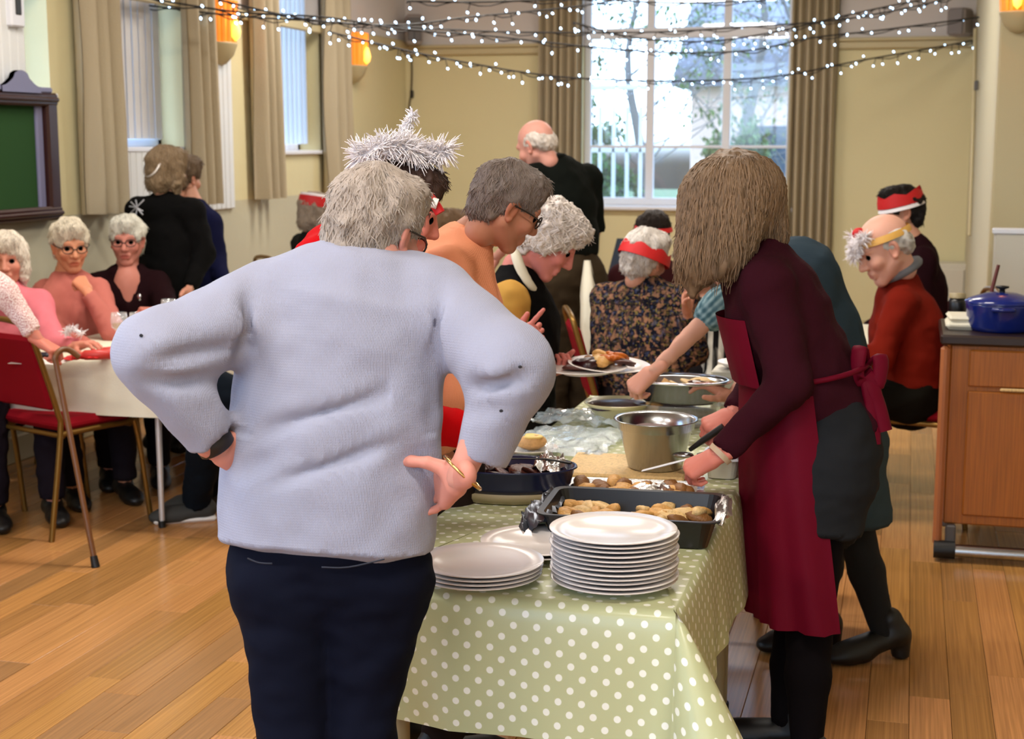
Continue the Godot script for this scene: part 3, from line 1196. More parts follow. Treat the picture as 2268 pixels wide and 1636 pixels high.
func far_wall_things() -> void:
	near_windows()
	var o := window_frame(4, "wide white window of the far wall, glazing bars in three lights")
	var z := BZ - 0.17
	var cx: float = (WB[0] + WB[1]) / 2
	var wd: float = WB[1] - WB[0]
	var h: float = WB[3] - WB[2]
	var bars := [[WB[0] + 0.03, 0.06], [on_plane(1442, 250, 2, z).x, 0.07], [on_plane(1612, 250, 2, z).x, 0.07], [WB[1] - 0.03, 0.06]]
	for b in bars:
		put("mullion", box_mesh(Vector3(b[1], h, 0.07), 0.008), M.gloss_white, o, Vector3(b[0], WB[2] + h / 2, z))
	var ty := on_plane(1525, 68, 2, z).y
	for y in [[WB[2] + 0.035, 0.07], [ty, 0.09], [WB[3] - 0.03, 0.06]]:
		put("transom", box_mesh(Vector3(wd, y[1], 0.08), 0.008), M.gloss_white, o, Vector3(cx, y[0], z + 0.002))
	for i in 3:
		var l: float = bars[i][0] + bars[i][1] / 2
		var r: float = bars[i + 1][0] - bars[i + 1][1] / 2
		for s in [[WB[2] + 0.07, ty - 0.045], [ty + 0.045, WB[3] - 0.06]]:
			put("pane", box_mesh(Vector3(r - l, s[1] - s[0], 0.006)), M.glass, o, Vector3((l + r) / 2, (s[0] + s[1]) / 2, z))
		put("glazing_bar", box_mesh(Vector3(r - l, 0.025, 0.03), 0.004), M.gloss_white, o, Vector3((l + r) / 2, on_plane(1400, 322, 2, z).y, z))
	put("window_sill", box_mesh(Vector3(wd + 0.12, 0.035, 0.30), 0.008), M.gloss_white, o, Vector3(cx, WB[2] - 0.016, BZ - 0.08))
	for k in 2:
		var c: Array = [[-3.19, -2.80, "beige curtain left of the wide far window", 6], [-1.02, -0.62, "beige curtain right of the wide far window", 6]][k]
		tag(put("curtain", curtain_mesh(2, BZ + 0.05, c[0], c[1], 0.35, 3.3, c[3], 0.10, 20 + k), M.curtain, null), c[2], "curtain", "beige curtains")
	# cable and junction in the left corner
	var cb := thing("corner_cable", "thin dark cable running down the far left corner", "cable", on_plane(908, 330, 2, BZ + 0.02))
	var st := mb()
	var pts := []
	for p in [[910, 112], [911, 160], [909, 205], [905, 235], [907, 300], [910, 330]]:
		pts.append(on_plane(p[0], p[1], 2, BZ + 0.02) - cb.position)
	tube(st, curve(pts, 4), 0.008, 6)
	put("cable", done(st), plain(Color(0.30, 0.26, 0.18), 0.6), cb)
	put("clip", box_mesh(Vector3(0.03, 0.07, 0.03), 0.008), M.dark_wire, cb, on_plane(911, 205, 2, BZ + 0.025) - cb.position)
	# loudspeakers high in the corners
	for k in 2:
		var p := on_plane([915, 2132][k], [62, 45][k], 2, BZ + 0.18)
		var sp := thing("loudspeaker", ["grey loudspeaker high in the far left corner", "grey loudspeaker high at the right end of the far wall"][k], "speaker", p, "grey loudspeakers")
		put("case", box_mesh(Vector3(0.15, 0.26, 0.2) if k == 0 else Vector3(0.15, 0.22, 0.2), 0.02), plain(Color(0.56, 0.53, 0.52), 0.6), sp, Vector3.ZERO, Basis(Vector3.UP, 0.4 - 0.8 * k))
		put("grille", box_mesh(Vector3(0.12, 0.20, 0.02), 0.006), M.grey_plastic if k == 0 else plain(Color(0.48, 0.46, 0.46), 0.7), sp, Basis(Vector3.UP, 0.4 - 0.8 * k) * Vector3(0, 0, 0.1), Basis(Vector3.UP, 0.4 - 0.8 * k))
		put("bracket", box_mesh(Vector3(0.03, 0.03, 0.12), 0.004), M.grey_plastic, sp, Vector3(0, 0, -0.12))
	# cable hanging at the bald man's shoulder from the sill
	var cb2 := thing("sill_cable", "brown cable hanging below the far window sill", "cable", on_plane(1322, 560, 2, BZ + 0.06))
	var s2 := mb()
	pts = []
	for p in [[1312, 440], [1326, 452], [1328, 480], [1322, 520], [1318, 580], [1314, 640]]:
		pts.append(on_plane(p[0], p[1], 2, BZ + 0.06) - cb2.position)
	tube(s2, curve(pts, 4), 0.014, 6)
	put("cable", done(s2), plain(Color(0.50, 0.40, 0.24), 0.6), cb2)
	garden()

func garden() -> void:
	var gs := mb()
	box(gs, Vector3(-6, -0.25, -34), Vector3(70, 0.3, 41))
	var gr := struct("ground", done(gs), M.grass, Vector3.ZERO, "lawn outside the far window")
	gr.set_meta("kind", "structure")
	# a white painted pergola fence just outside
	var pg := thing("garden_trellis", "pale painted upright trellis outside the far window", "trellis", Vector3(-2.9, -0.1, -15.2))
	for i in 5:
		var p := on_plane(1300 + i * 30, 350, 2, -15.2)
		put("post", box_mesh(Vector3(0.035, 2.1, 0.05), 0.006), M.gloss_white, pg, Vector3(p.x, 1.05, -15.2) - pg.position + Vector3(0, -0.1, 0))
	for y in [on_plane(1400, 190, 2, -15.2).y, on_plane(1400, 330, 2, -15.2).y]:
		put("rail", box_mesh(Vector3(1.0, 0.05, 0.05), 0.006), M.gloss_white, pg, Vector3(on_plane(1350, 200, 2, -15.2).x, y, -15.2) - pg.position)
	# a house with a pinkish brick wall and grey slate roof beyond, right
	var hs := thing("garden_house", "pinkish rendered house with grey roof beyond the far window", "house", Vector3(-1.5, -0.1, -27))
	put("wall", box_mesh(Vector3(6.0, 2.7, 4.0), 0.02), plain(Color(0.90, 0.76, 0.70), 0.9), hs, Vector3(0.9, 1.35, 0))
	var rf := mb()
	var e := [Vector3(-2.4, 2.65, 2.3), Vector3(4.4, 2.65, 2.3), Vector3(4.4, 4.2, 0), Vector3(-2.4, 4.2, 0), Vector3(-2.4, 2.65, -2.3), Vector3(4.4, 2.65, -2.3)]
	quad(rf, e[0], e[3], e[2], e[1])
	quad(rf, e[5], e[2], e[3], e[4])
	quad(rf, e[0], e[1], e[5], e[4])
	for v in [e[0], e[4], e[3], e[1], e[2], e[5]]:
		rf.add_vertex(v)
	put("roof", done(rf), plain(Color(0.50, 0.49, 0.53), 0.8), hs)
	put("window", box_mesh(Vector3(0.9, 1.0, 0.06), 0.01), plain(Color(0.20, 0.26, 0.34), 0.1), hs, Vector3(-0.7, 1.5, 2.0))
	put("chimney", box_mesh(Vector3(0.5, 1.0, 0.5), 0.02), plain(Color(0.55, 0.28, 0.18), 0.9), hs, Vector3(0.6, 4.3, 0))
	# trees and shrubs, bare autumn branches with few leaves
	var spots := [[Vector3(-5.2, 0, -21), 5.2, 0.9, "bare tree with thin leaning branches, leftmost outside the far window", 31], [Vector3(-3.4, 0, -19), 4.6, 0.7, "thinly leaved tree outside the middle of the far window", 32], [Vector3(-1.5, 0, -20), 4.2, 0.8, "tree with orange leaves outside the right of the far window", 33], [Vector3(-4.6, 0, -17.4), 2.0, 1.0, "green shrub behind the pale trellis", 34], [Vector3(-3.6, 0, -17.8), 1.7, 1.2, "round green shrub outside the middle of the far window", 36], [Vector3(-2.3, 0, -18.2), 1.6, 1.2, "low green shrub outside the right of the far window", 37], [Vector3(-5.6, 0, -18.6), 1.9, 1.2, "green shrub leftmost outside the far window", 38], [Vector3(-2.6, 0, -24), 6.0, 1.0, "tall pale tree farthest behind the far window", 35]]
	for s in spots:
		tree(s[0], s[1], s[2], s[3], s[4])

func tree(where: Vector3, h: float, full: float, label: String, seed_: int) -> void:
	var rng := RandomNumberGenerator.new()
	rng.seed = seed_
	var o := thing("tree" if h > 2.5 else "shrub", label, "tree" if h > 2.5 else "shrub", where + Vector3(0, -0.1, 0))
	var st := mb()
	var tips := []
	var tr := [Vector3.ZERO, Vector3(rng.randf_range(-0.1, 0.1), h * 0.3, 0), Vector3(rng.randf_range(-0.3, 0.3), h * 0.62, rng.randf_range(-0.2, 0.2)), Vector3(rng.randf_range(-0.4, 0.4), h * 0.95, 0)]
	var cv := curve(tr, 5)
	var rad := []
	for i in cv.size():
		rad.append(lerpf(0.022 * h, 0.006, float(i) / cv.size()))
	tube(st, cv, rad, 7)
	for b in 26:
		var t := rng.randi_range(4, cv.size() - 2)
		var a := rng.randf() * TAU
		var l := h * rng.randf_range(0.18, 0.42)
		var d := Vector3(cos(a), rng.randf_range(0.1, 0.9), sin(a)).normalized()
		var p: Vector3 = cv[t]
		var q := p + d * l * 0.6 + Vector3(0, 0.06 * l, 0)
		var r := p + d * l + Vector3(0, 0.2 * l, 0)
		tube(st, curve([p, q, r], 4), [0.012, 0.011, 0.010, 0.009, 0.008, 0.007, 0.006, 0.005, 0.004], 5, false)
		for k in 4:
			var s := p.lerp(r, rng.randf_range(0.4, 1.0))
			var e := s + Vector3(rng.randf_range(-0.4, 0.4), rng.randf_range(-0.1, 0.4), rng.randf_range(-0.4, 0.4)) * l
			tube(st, [s, e], [0.006, 0.003], 4, false)
			tips.append([s, e])
	put("branches", done(st), M.bark, o)
	var mm := MultiMesh.new()
	mm.transform_format = MultiMesh.TRANSFORM_3D
	mm.use_colors = true
	var lf := mb()
	quad(lf, Vector3(0, 0, 0), Vector3(0.025, 0.004, 0.04), Vector3(0, 0, 0.09), Vector3(-0.025, 0.004, 0.04))
	mm.mesh = done(lf)
	var n := int(tips.size() * (9 if h > 2.5 else 30) * full)
	mm.instance_count = n
	for i in n:
		var tp: Array = tips[rng.randi() % tips.size()]
		var p: Vector3 = tp[0].lerp(tp[1], rng.randf_range(0.1, 1.1)) + Vector3(rng.randf_range(-0.08, 0.08), rng.randf_range(-0.08, 0.08), rng.randf_range(-0.08, 0.08))
		mm.set_instance_transform(i, Transform3D(Basis.from_euler(Vector3(rng.randf() * TAU, rng.randf() * TAU, 0)).scaled(Vector3.ONE * rng.randf_range(0.7, 1.3)), p))
		var c := Color(0.16, 0.26, 0.08).lerp(Color(0.34, 0.34, 0.14), rng.randf())
		if seed_ == 33 or (seed_ == 35 and rng.randf() < 0.4):
			c = Color(0.55, 0.22, 0.06).lerp(Color(0.60, 0.45, 0.16), rng.randf())
		mm.set_instance_color(i, c * 3.0)
	var lv := MultiMeshInstance3D.new()
	lv.name = "foliage"
	lv.multimesh = mm
	lv.material_override = M.leaf
	lv.set_meta("kind", "stuff")
	o.add_child(lv)

func right_side_things() -> void:
	# pilaster and recess with a white blind
	var pl := mb()
	box(pl, Vector3(RX + 0.25, 1.85, -8.19), Vector3(0.6, 3.7, 0.14), 0.01)
	struct("trim_7", done(pl), M.trim, Vector3.ZERO, "beige pilaster with a wall light at the right edge")
	var pp := mb()
	tube(pp, [on_plane(2166, 60, 0, RX - 0.02), on_plane(2160, 300, 0, RX - 0.02), on_plane(2152, 520, 0, RX - 0.02)], 0.014, 8)
	var wp := thing("wall_pipe", "thin painted pipe up the right end of the far wall", "pipe", Vector3.ZERO)
	put("pipe", done(pp), M.trim, wp)
	put("junction", box_mesh(Vector3(0.03, 0.07, 0.08), 0.006), M.grey_plastic, wp, on_plane(2168, 186, 0, RX - 0.025))
	sconce("amber wall light at the photo's right edge, nearest the viewer", Vector3(RX + 0.04, 2.30, -8.10), Vector3(-0.2, 0, 1).normalized(), 0.95)
	# white boards stored against the wall
	var bd := thing("white_board", "plain white board leaning against the right wall behind the blue pot", "board", Vector3(0.62, 0.0, -7.9))
	put("panel", box_mesh(Vector3(0.40, 1.19, 0.05), 0.008), M.box_white, bd, Vector3(0, 0.6, 0))
	put("edge", box_mesh(Vector3(0.42, 0.03, 0.07), 0.006), M.gloss_white, bd, Vector3(0, 1.2, 0))
	var wbx := thing("white_cabinet", "low white box against the far wall, right of the seated man in rust", "cabinet", Vector3(0.30, 0, -12.72))
	put("body", box_mesh(Vector3(0.34, 0.66, 0.3), 0.01), M.box_white, wbx, Vector3(0, 0.33, 0))
	put("door", box_mesh(Vector3(0.30, 0.58, 0.02), 0.006), M.box_white, wbx, Vector3(0, 0.33, 0.155))
	# the orange wood serving unit
	var z := -5.97
	var l := on_plane(2100, 760, 2, z).x
	var o := thing("serving_unit", "orange wood serving unit with dark worktop on a metal foot bar", "cabinet", Vector3(l, 0, z))
	put("body", box_mesh(Vector3(0.9, 0.72, 0.5), 0.006), M.orange_wood, o, Vector3(0.47, 0.505, -0.26))
	put("drawer", box_mesh(Vector3(0.80, 0.145, 0.02), 0.006), M.orange_wood, o, Vector3(0.49, 0.775, -0.004))
	put("door", box_mesh(Vector3(0.80, 0.50, 0.02), 0.006), M.orange_wood, o, Vector3(0.49, 0.435, -0.004))
	put("lipping", box_mesh(Vector3(0.62, 0.012, 0.016), 0.004), M.roast_pale, o, Vector3(0.52, 0.695, 0.006)).set_meta("label", "pale rail below the drawer")
	var po := mb()
	box(po, Vector3(0.0, 0.46, 0.0), Vector3(0.035, 0.80, 0.05), 0.012)
	put("corner_post", done(po), plain(Color(0.66, 0.40, 0.24), 0.4), o)
	put("worktop", box_mesh(Vector3(0.96, 0.04, 0.56), 0.008), M.worktop, o, Vector3(0.46, 0.886, -0.25))
	var fb := mb()
	tube(fb, [Vector3(0.06, 0.045, 0.02), Vector3(0.92, 0.045, 0.02)], 0.026, 12)
	put("foot_bar", done(fb), M.steel, o)
	var wh := mb()
	tube(wh, [Vector3(-0.012, 0.046, 0.02), Vector3(0.07, 0.046, 0.02)], 0.036, 16)
	put("end_cap", done(wh), M.black, o)
	for x in [0.05, 0.88]:
		put("foot", box_mesh(Vector3(0.05, 0.11, 0.05), 0.006), M.grey_plastic, o, Vector3(x, 0.08, -0.45))
		put("foot", box_mesh(Vector3(0.04, 0.10, 0.04), 0.006), M.grey_plastic, o, Vector3(x, 0.095, 0.0))
	# blue casserole
	var p := Vector3(on_plane(2215, 740, 2, -6.15).x + 0.01, 0.906, -6.15)
	var c := thing("casserole", "blue enamel lidded casserole on the dark worktop", "pot", p)
	put("pot", lathe_mesh([Vector2(0, 0), Vector2(0.118, 0.002), Vector2(0.128, 0.02), Vector2(0.136, 0.10), Vector2(0.139, 0.112), Vector2(0.128, 0.112), Vector2(0.12, 0.02), Vector2(0, 0.012)], 40), M.blue_enamel, c)
	var lid := put("lid", lathe_mesh([Vector2(0.141, 0.112), Vector2(0.141, 0.118), Vector2(0.12, 0.13), Vector2(0.06, 0.148), Vector2(0, 0.153)], 40), M.blue_enamel, c)
	put("knob", lathe_mesh([Vector2(0.012, 0.15), Vector2(0.010, 0.163), Vector2(0.026, 0.170), Vector2(0.026, 0.176), Vector2(0.0, 0.179)], 20), M.black, lid)
	for s in [-1.0, 1.0]:
		var hd := mb()
		tube(hd, curve([Vector3(-0.04, 0.095, s * 0.13), Vector3(-0.03, 0.097, s * 0.165), Vector3(0.03, 0.097, s * 0.165), Vector3(0.04, 0.095, s * 0.13)], 4), 0.008, 8)
		put("handle", done(hd), M.blue_enamel, c)
	var wk := thing("pan_handle", "dark red wooden spoon standing behind the blue casserole", "spoon", Vector3(p.x - 0.03, 0.906, -6.33))
	var ws := mb()
	tube(ws, [Vector3(-0.02, 0.0, 0), Vector3(0.0, 0.14, 0), Vector3(0.022, 0.245, -0.01)], [0.012, 0.008, 0.007], 8)
	lathe(ws, [Vector2(0, 0), Vector2(0.02, 0.004), Vector2(0.022, 0.03), Vector2(0, 0.06)], 12, Vector3(-0.02, 0, 0), 1.0, 0.5)
	put("handle", done(ws), plain(Color(0.36, 0.12, 0.08), 0.5), wk)
	# things on the worktop's left end
	var tw := thing("folded_towel", "pale folded tea towel at the left end of the dark worktop", "towel", Vector3(l + 0.06, 0.906, -6.2))
	put("cloth", box_mesh(Vector3(0.12, 0.035, 0.2), 0.014), M.white_cloth, tw, Vector3(0, 0.018, 0))
	put("cloth", box_mesh(Vector3(0.11, 0.02, 0.19), 0.009), M.white_cloth, tw, Vector3(0.003, 0.044, 0), Basis(Vector3.UP, 0.06))
	var jr := thing("jar", "dark jar standing behind the pale tea towel", "jar", Vector3(l + 0.05, 0.906, -6.4))
	put("body", lathe_mesh([Vector2(0, 0), Vector2(0.036, 0.002), Vector2(0.038, 0.08), Vector2(0.03, 0.1), Vector2(0, 0.1)], 20), M.black_tin, jr)
	put("lid", lathe_mesh([Vector2(0.034, 0.1), Vector2(0.034, 0.118), Vector2(0, 0.12)], 20), M.stone, jr)

func string_lights() -> void:
	# [pixel x, y, distance] along each string, sagging across the hall
	var lines := [
		[[[270, 0, 9.0], [420, 20, 9.2], [560, 34, 9.4], [730, 44, 9.7], [900, 55, 10.0], [1100, 66, 10.2], [1290, 68, 10.5], [1480, 66, 10.8], [1660, 55, 11.0], [1860, 40, 11.2], [2020, 12, 11.4], [2120, -12, 11.5]], "topmost drooping string of white lights from the left wall", 70],
		[[[725, 66, 9.7], [850, 96, 9.9], [930, 115, 10.0], [1050, 138, 10.2], [1170, 158, 10.4], [1290, 170, 10.6], [1480, 176, 10.8], [1640, 172, 11.0], [1760, 160, 11.2], [1900, 132, 11.5], [2050, 106, 11.8], [2172, 84, 12.0]], "lowest drooping string of white lights below the second lamp", 86],
		[[[480, -5, 8.8], [620, 28, 9.0], [740, 46, 9.2], [900, 50, 9.5], [1030, 34, 9.7], [1160, 22, 10.0], [1290, 8, 10.2], [1400, -10, 10.4]], "string of white lights rising to the top of the far window", 40],
		[[[1270, 45, 10.2], [1400, 78, 10.4], [1560, 88, 10.6], [1700, 70, 10.9], [1850, 36, 11.1], [1950, 14, 11.3], [2060, -8, 11.4]], "string of white lights crossing the far window's transom", 44],
		[[[300, -12, 8.6], [520, 22, 8.8], [720, 34, 9.1], [890, 60, 9.3], [1090, 76, 9.6], [1290, 98, 9.9], [1480, 112, 10.2], [1660, 108, 10.4], [1800, 80, 10.7], [1960, 62, 11.0], [2190, 32, 11.4]], "string of white lights hooked to the right wall beside the speaker", 50],
		[[[900, -2, 9.0], [1060, 0, 9.1], [1290, -6, 9.4], [1500, 2, 9.7], [1700, -4, 10.0]], "string of lights along the photo's top edge", 14]]
	var rng := RandomNumberGenerator.new()
	rng.seed = 5
	var bm := mb()
	lathe(bm, [Vector2(0, -0.011), Vector2(0.0055, -0.006), Vector2(0.0068, 0.0), Vector2(0.0055, 0.006), Vector2(0, 0.011)], 8)
	var bulb := done(bm)
	for k in lines.size():
		var pts := []
		for p in lines[k][0]:
			pts.append(at(p[0], p[1], p[2]))
		var cv := curve(pts, 8)
		var o := thing("light_string", lines[k][1], "string lights", cv[0], "strings of white lights")
		var rel := []
		var rel2 := []
		for i in cv.size():
			rel.append(cv[i] - cv[0])
			rel2.append(cv[i] - cv[0] + Vector3(0, -0.012 + 0.014 * sin(i * 1.3), 0.012 * cos(i * 0.9)))
		var st := mb()
		tube(st, rel, 0.006, 5)
		tube(st, rel2, 0.004, 5)
		# the little drop wires
		var n: int = lines[k][2]
		var spots := []
		for i in n:
			var t := (i + rng.randf_range(0.1, 0.9)) / n * (cv.size() - 1)
			var a := int(t)
			var q: Vector3 = rel[a].lerp(rel[mini(a + 1, cv.size() - 1)], t - a)
			var s := q + Vector3(rng.randf_range(-0.02, 0.02), rng.randf_range(-0.075, 0.03), rng.randf_range(-0.02, 0.02))
			tube(st, [q, s], 0.003, 4)
			spots.append(s)
		put("cable", done(st), M.dark_wire, o)
		for s in spots:
			put("bulb", bulb, M.led, o, s, Basis.from_euler(Vector3(rng.randf(), rng.randf(), rng.randf())))

# ---------------------------------------------------------------- the buffet table
const TY := 0.735

# a cloth over a table top: flat on top, hanging at the edges, flaring at the corners
func draped(x0: float, x1: float, z0: float, z1: float, y: float, drop: float, uvs: float, folds: float, corner_flare: float, seed_: int, tail := 0.36, skew := 0.0, bend := -99.0) -> ArrayMesh:
	var rows := []
	var uv := []
	var r := 0.02
	var c := Vector3((x0 + x1) / 2, y, (z0 + z1) / 2)
	# walk round the edge: [point on edge, outward direction, how far round a corner 0..1 (tip at 0.5)]
	var rim := []
	var corners := [Vector3(x0, y, z1), Vector3(x1, y, z1), Vector3(x1, y, z0), Vector3(x0, y, z0)]
	var outs := [Vector3(0, 0, 1), Vector3(1, 0, 0), Vector3(0, 0, -1), Vector3(-1, 0, 0)]
	for k in 4:
		var a: Vector3 = corners[k]
		var b: Vector3 = corners[(k + 1) % 4]
		var l := a.distance_to(b)
		var n := int(l / 0.03)
		for i in n + 1:
			rim.append([a.lerp(b, float(i) / n), outs[k], 0.0, l * i / n])
		for i in range(1, 10):
			var t := i / 10.0
			rim.append([b, (outs[k] * cos(t * PI / 2) + outs[(k + 1) % 4] * sin(t * PI / 2)).normalized(), t, l])
	rim.append(rim[0])
	var levels := 12
	for j in levels + 3:
		var row := []
		var uvr := []
		for i in rim.size():
			var e: Array = rim[i]
			var p: Vector3 = e[0]
			var o: Vector3 = e[1]
			var q: Vector3
			var run := 0.0
			if j == 0:
				q = c + (p - c) * 0.02
			elif j == 1:
				q = c + (p - c) * 0.5
			elif j == 2:
				q = p - o * 0.004
			else:
				var t := (j - 2.0) / levels
				var tip := sin(e[2] * PI)
				var length := drop * (1.0 + tail * pow(tip, 1.3))
				run = length * t
				var wave := lump.get_noise_2d(i * folds + seed_ * 300.0, t * 15.0) * 0.03 * t * t * (1.0 if e[2] == 0.0 else 0.25)
				var flare := tip * corner_flare * t * (1.0 if p.x > c.x else 0.3) + 0.012 * (1.0 - exp(-t * 8.0)) + 0.02 * t
				run *= 1.0 + skew * (x1 - p.x) / (x1 - x0)
				if o.z > 0.9 and p.x < bend:
					flare += (p.x - bend) * 0.5 * t
				q = p + o * (flare + wave) + Vector3.DOWN * run * lerpf(1.0, 0.93, tip * minf(1.0, corner_flare * 5.0))
			row.append(q)
			if j <= 2:
				uvr.append(Vector2(q.x, q.z) * uvs)
			else:
				uvr.append(Vector2(p.x + o.x * run, p.z + o.z * run) * uvs)
		rows.append(row)
		uv.append(uvr)
	rows.reverse()
	uv.reverse()
	return sheet(rows, 0.0015, uv)

func plate_profile(r: float) -> Array:
	var k := r / 0.135
	return [Vector2(0, 0), Vector2(0.078 * k, 0), Vector2(0.080 * k, 0.003), Vector2(0.096 * k, 0.008), Vector2(0.133 * k, 0.0155), Vector2(0.135 * k, 0.0175), Vector2(0.1335 * k, 0.0185), Vector2(0.10 * k, 0.0125), Vector2(0.088 * k, 0.0065), Vector2(0.0, 0.005)]

# an open tray with sloping sides: outer size, height, rim lip
func tray_mesh(sx: float, sz: float, h: float, slope: float, lip: float, t := 0.003) -> ArrayMesh:
	var st := mb()
	st.set_smooth_group(-1)
	var ring := func(x: float, z: float, y: float, r: float) -> Array:
		var out := []
		for k in 4:
			var cx: float = (x - r) * (1.0 if k == 0 or k == 3 else -1.0)
			var cz: float = (z - r) * (1.0 if k < 2 else -1.0)
			for i in 5:
				var a := PI / 2 * (k + i / 4.0)
				out.append(Vector3(cx + cos(a) * r, y, cz + sin(a) * r))
		return out
	var rings := [ring.call(sx / 2 - slope, sz / 2 - slope, 0.0, 0.02), ring.call(sx / 2, sz / 2, h, 0.03), ring.call(sx / 2 + lip, sz / 2 + lip, h + 0.001, 0.035), ring.call(sx / 2 + lip, sz / 2 + lip, h + 0.004, 0.035), ring.call(sx / 2 - t, sz / 2 - t, h + 0.003, 0.03), ring.call(sx / 2 - slope - t, sz / 2 - slope - t, t, 0.02)]
	for i in rings.size() - 1:
		for k in 20:
			var m := (k + 1) % 20
			quad(st, rings[i][k], rings[i][m], rings[i + 1][m], rings[i + 1][k])
	for k in 20:
		var m := (k + 1) % 20
		for v in [Vector3.ZERO, rings[0][m], rings[0][k]]:
			st.add_vertex(v)
		for v in [Vector3(0, t, 0), rings[5][k], rings[5][m]]:
			st.add_vertex(v)
	return done(st)

func blob_mesh(r: Vector3, seed_: int, rough := 0.35, us := 12, vs := 8) -> ArrayMesh:
	var st := mb()
	blob(st, Vector3.ZERO, r, Basis.IDENTITY, seed_, rough, us, vs)
	return done(st)

# a crumpled sheet of foil or film
func crumpled(sx: float, sz: float, y: float, amp: float, seed_: int, n := 22, drape := 0.0) -> ArrayMesh:
	var rows := []
	for j in n + 1:
		var row := []
		for i in n + 1:
			var u := float(i) / n - 0.5
			var v := float(j) / n - 0.5
			var e := maxf(absf(u), absf(v)) * 2.0
			var h := lump.get_noise_2d(i * 17.0 + seed_ * 211.0, j * 17.0) * amp + absf(lump.get_noise_2d(i * 41.0, j * 41.0 + seed_ * 97.0)) * amp
			row.append(Vector3(u * sx + lump.get_noise_2d(i * 9.0 + seed_ * 50.0, j * 9.0) * 0.02, y + maxf(h, -y * 0.9) - drape * pow(e, 4.0), v * sz + lump.get_noise_2d(i * 9.0, j * 9.0 + seed_ * 77.0) * 0.02))
		rows.append(row)
	rows.reverse()
	return sheet(rows, 0.0012)

# pieces of food strewn on a dish
func pieces(parent: Node3D, called: String, mats: Array, n: int, sx: float, sz: float, y: float, size: Vector3, seed_: int, oval := false, turns := 0.5) -> void:
	var rng := RandomNumberGenerator.new()
	rng.seed = seed_
	var kinds := []
	for k in 4:
		kinds.append(blob_mesh(size * Vector3(rng.randf_range(0.8, 1.2), rng.randf_range(0.8, 1.1), rng.randf_range(0.8, 1.2)), seed_ * 5 + k))
	for i in n:
		var p := Vector3(rng.randf_range(-0.5, 0.5), 0, rng.randf_range(-0.5, 0.5))
		if oval:
			var a := rng.randf() * TAU
			var r := sqrt(rng.randf()) * 0.5
			p = Vector3(cos(a) * r, 0, sin(a) * r)
		var pos := Vector3(p.x * sx, y + size.y * rng.randf_range(0.5, 1.0), p.z * sz)
		put(called, kinds[i % 4], mats[rng.randi() % mats.size()], parent, pos, Basis.from_euler(Vector3(rng.randf_range(-turns, turns), rng.randf() * TAU, rng.randf_range(-turns, turns))))

func table_legs(o: Node3D, spots: Array, h: float, mat: Material, r := 0.016) -> void:
	for s in spots:
		var st := mb()
		tube(st, [Vector3(s.x, 0.02, s.z), Vector3(s.x, h, s.z)], [r * 0.8, r], 10)
		var leg := put("leg", done(st), mat, o)
		var f := mb()
		tube(f, [Vector3(s.x, 0.0, s.z), Vector3(s.x, 0.03, s.z)], r * 1.1, 10)
		put("rubber_foot", done(f), M.black, leg)

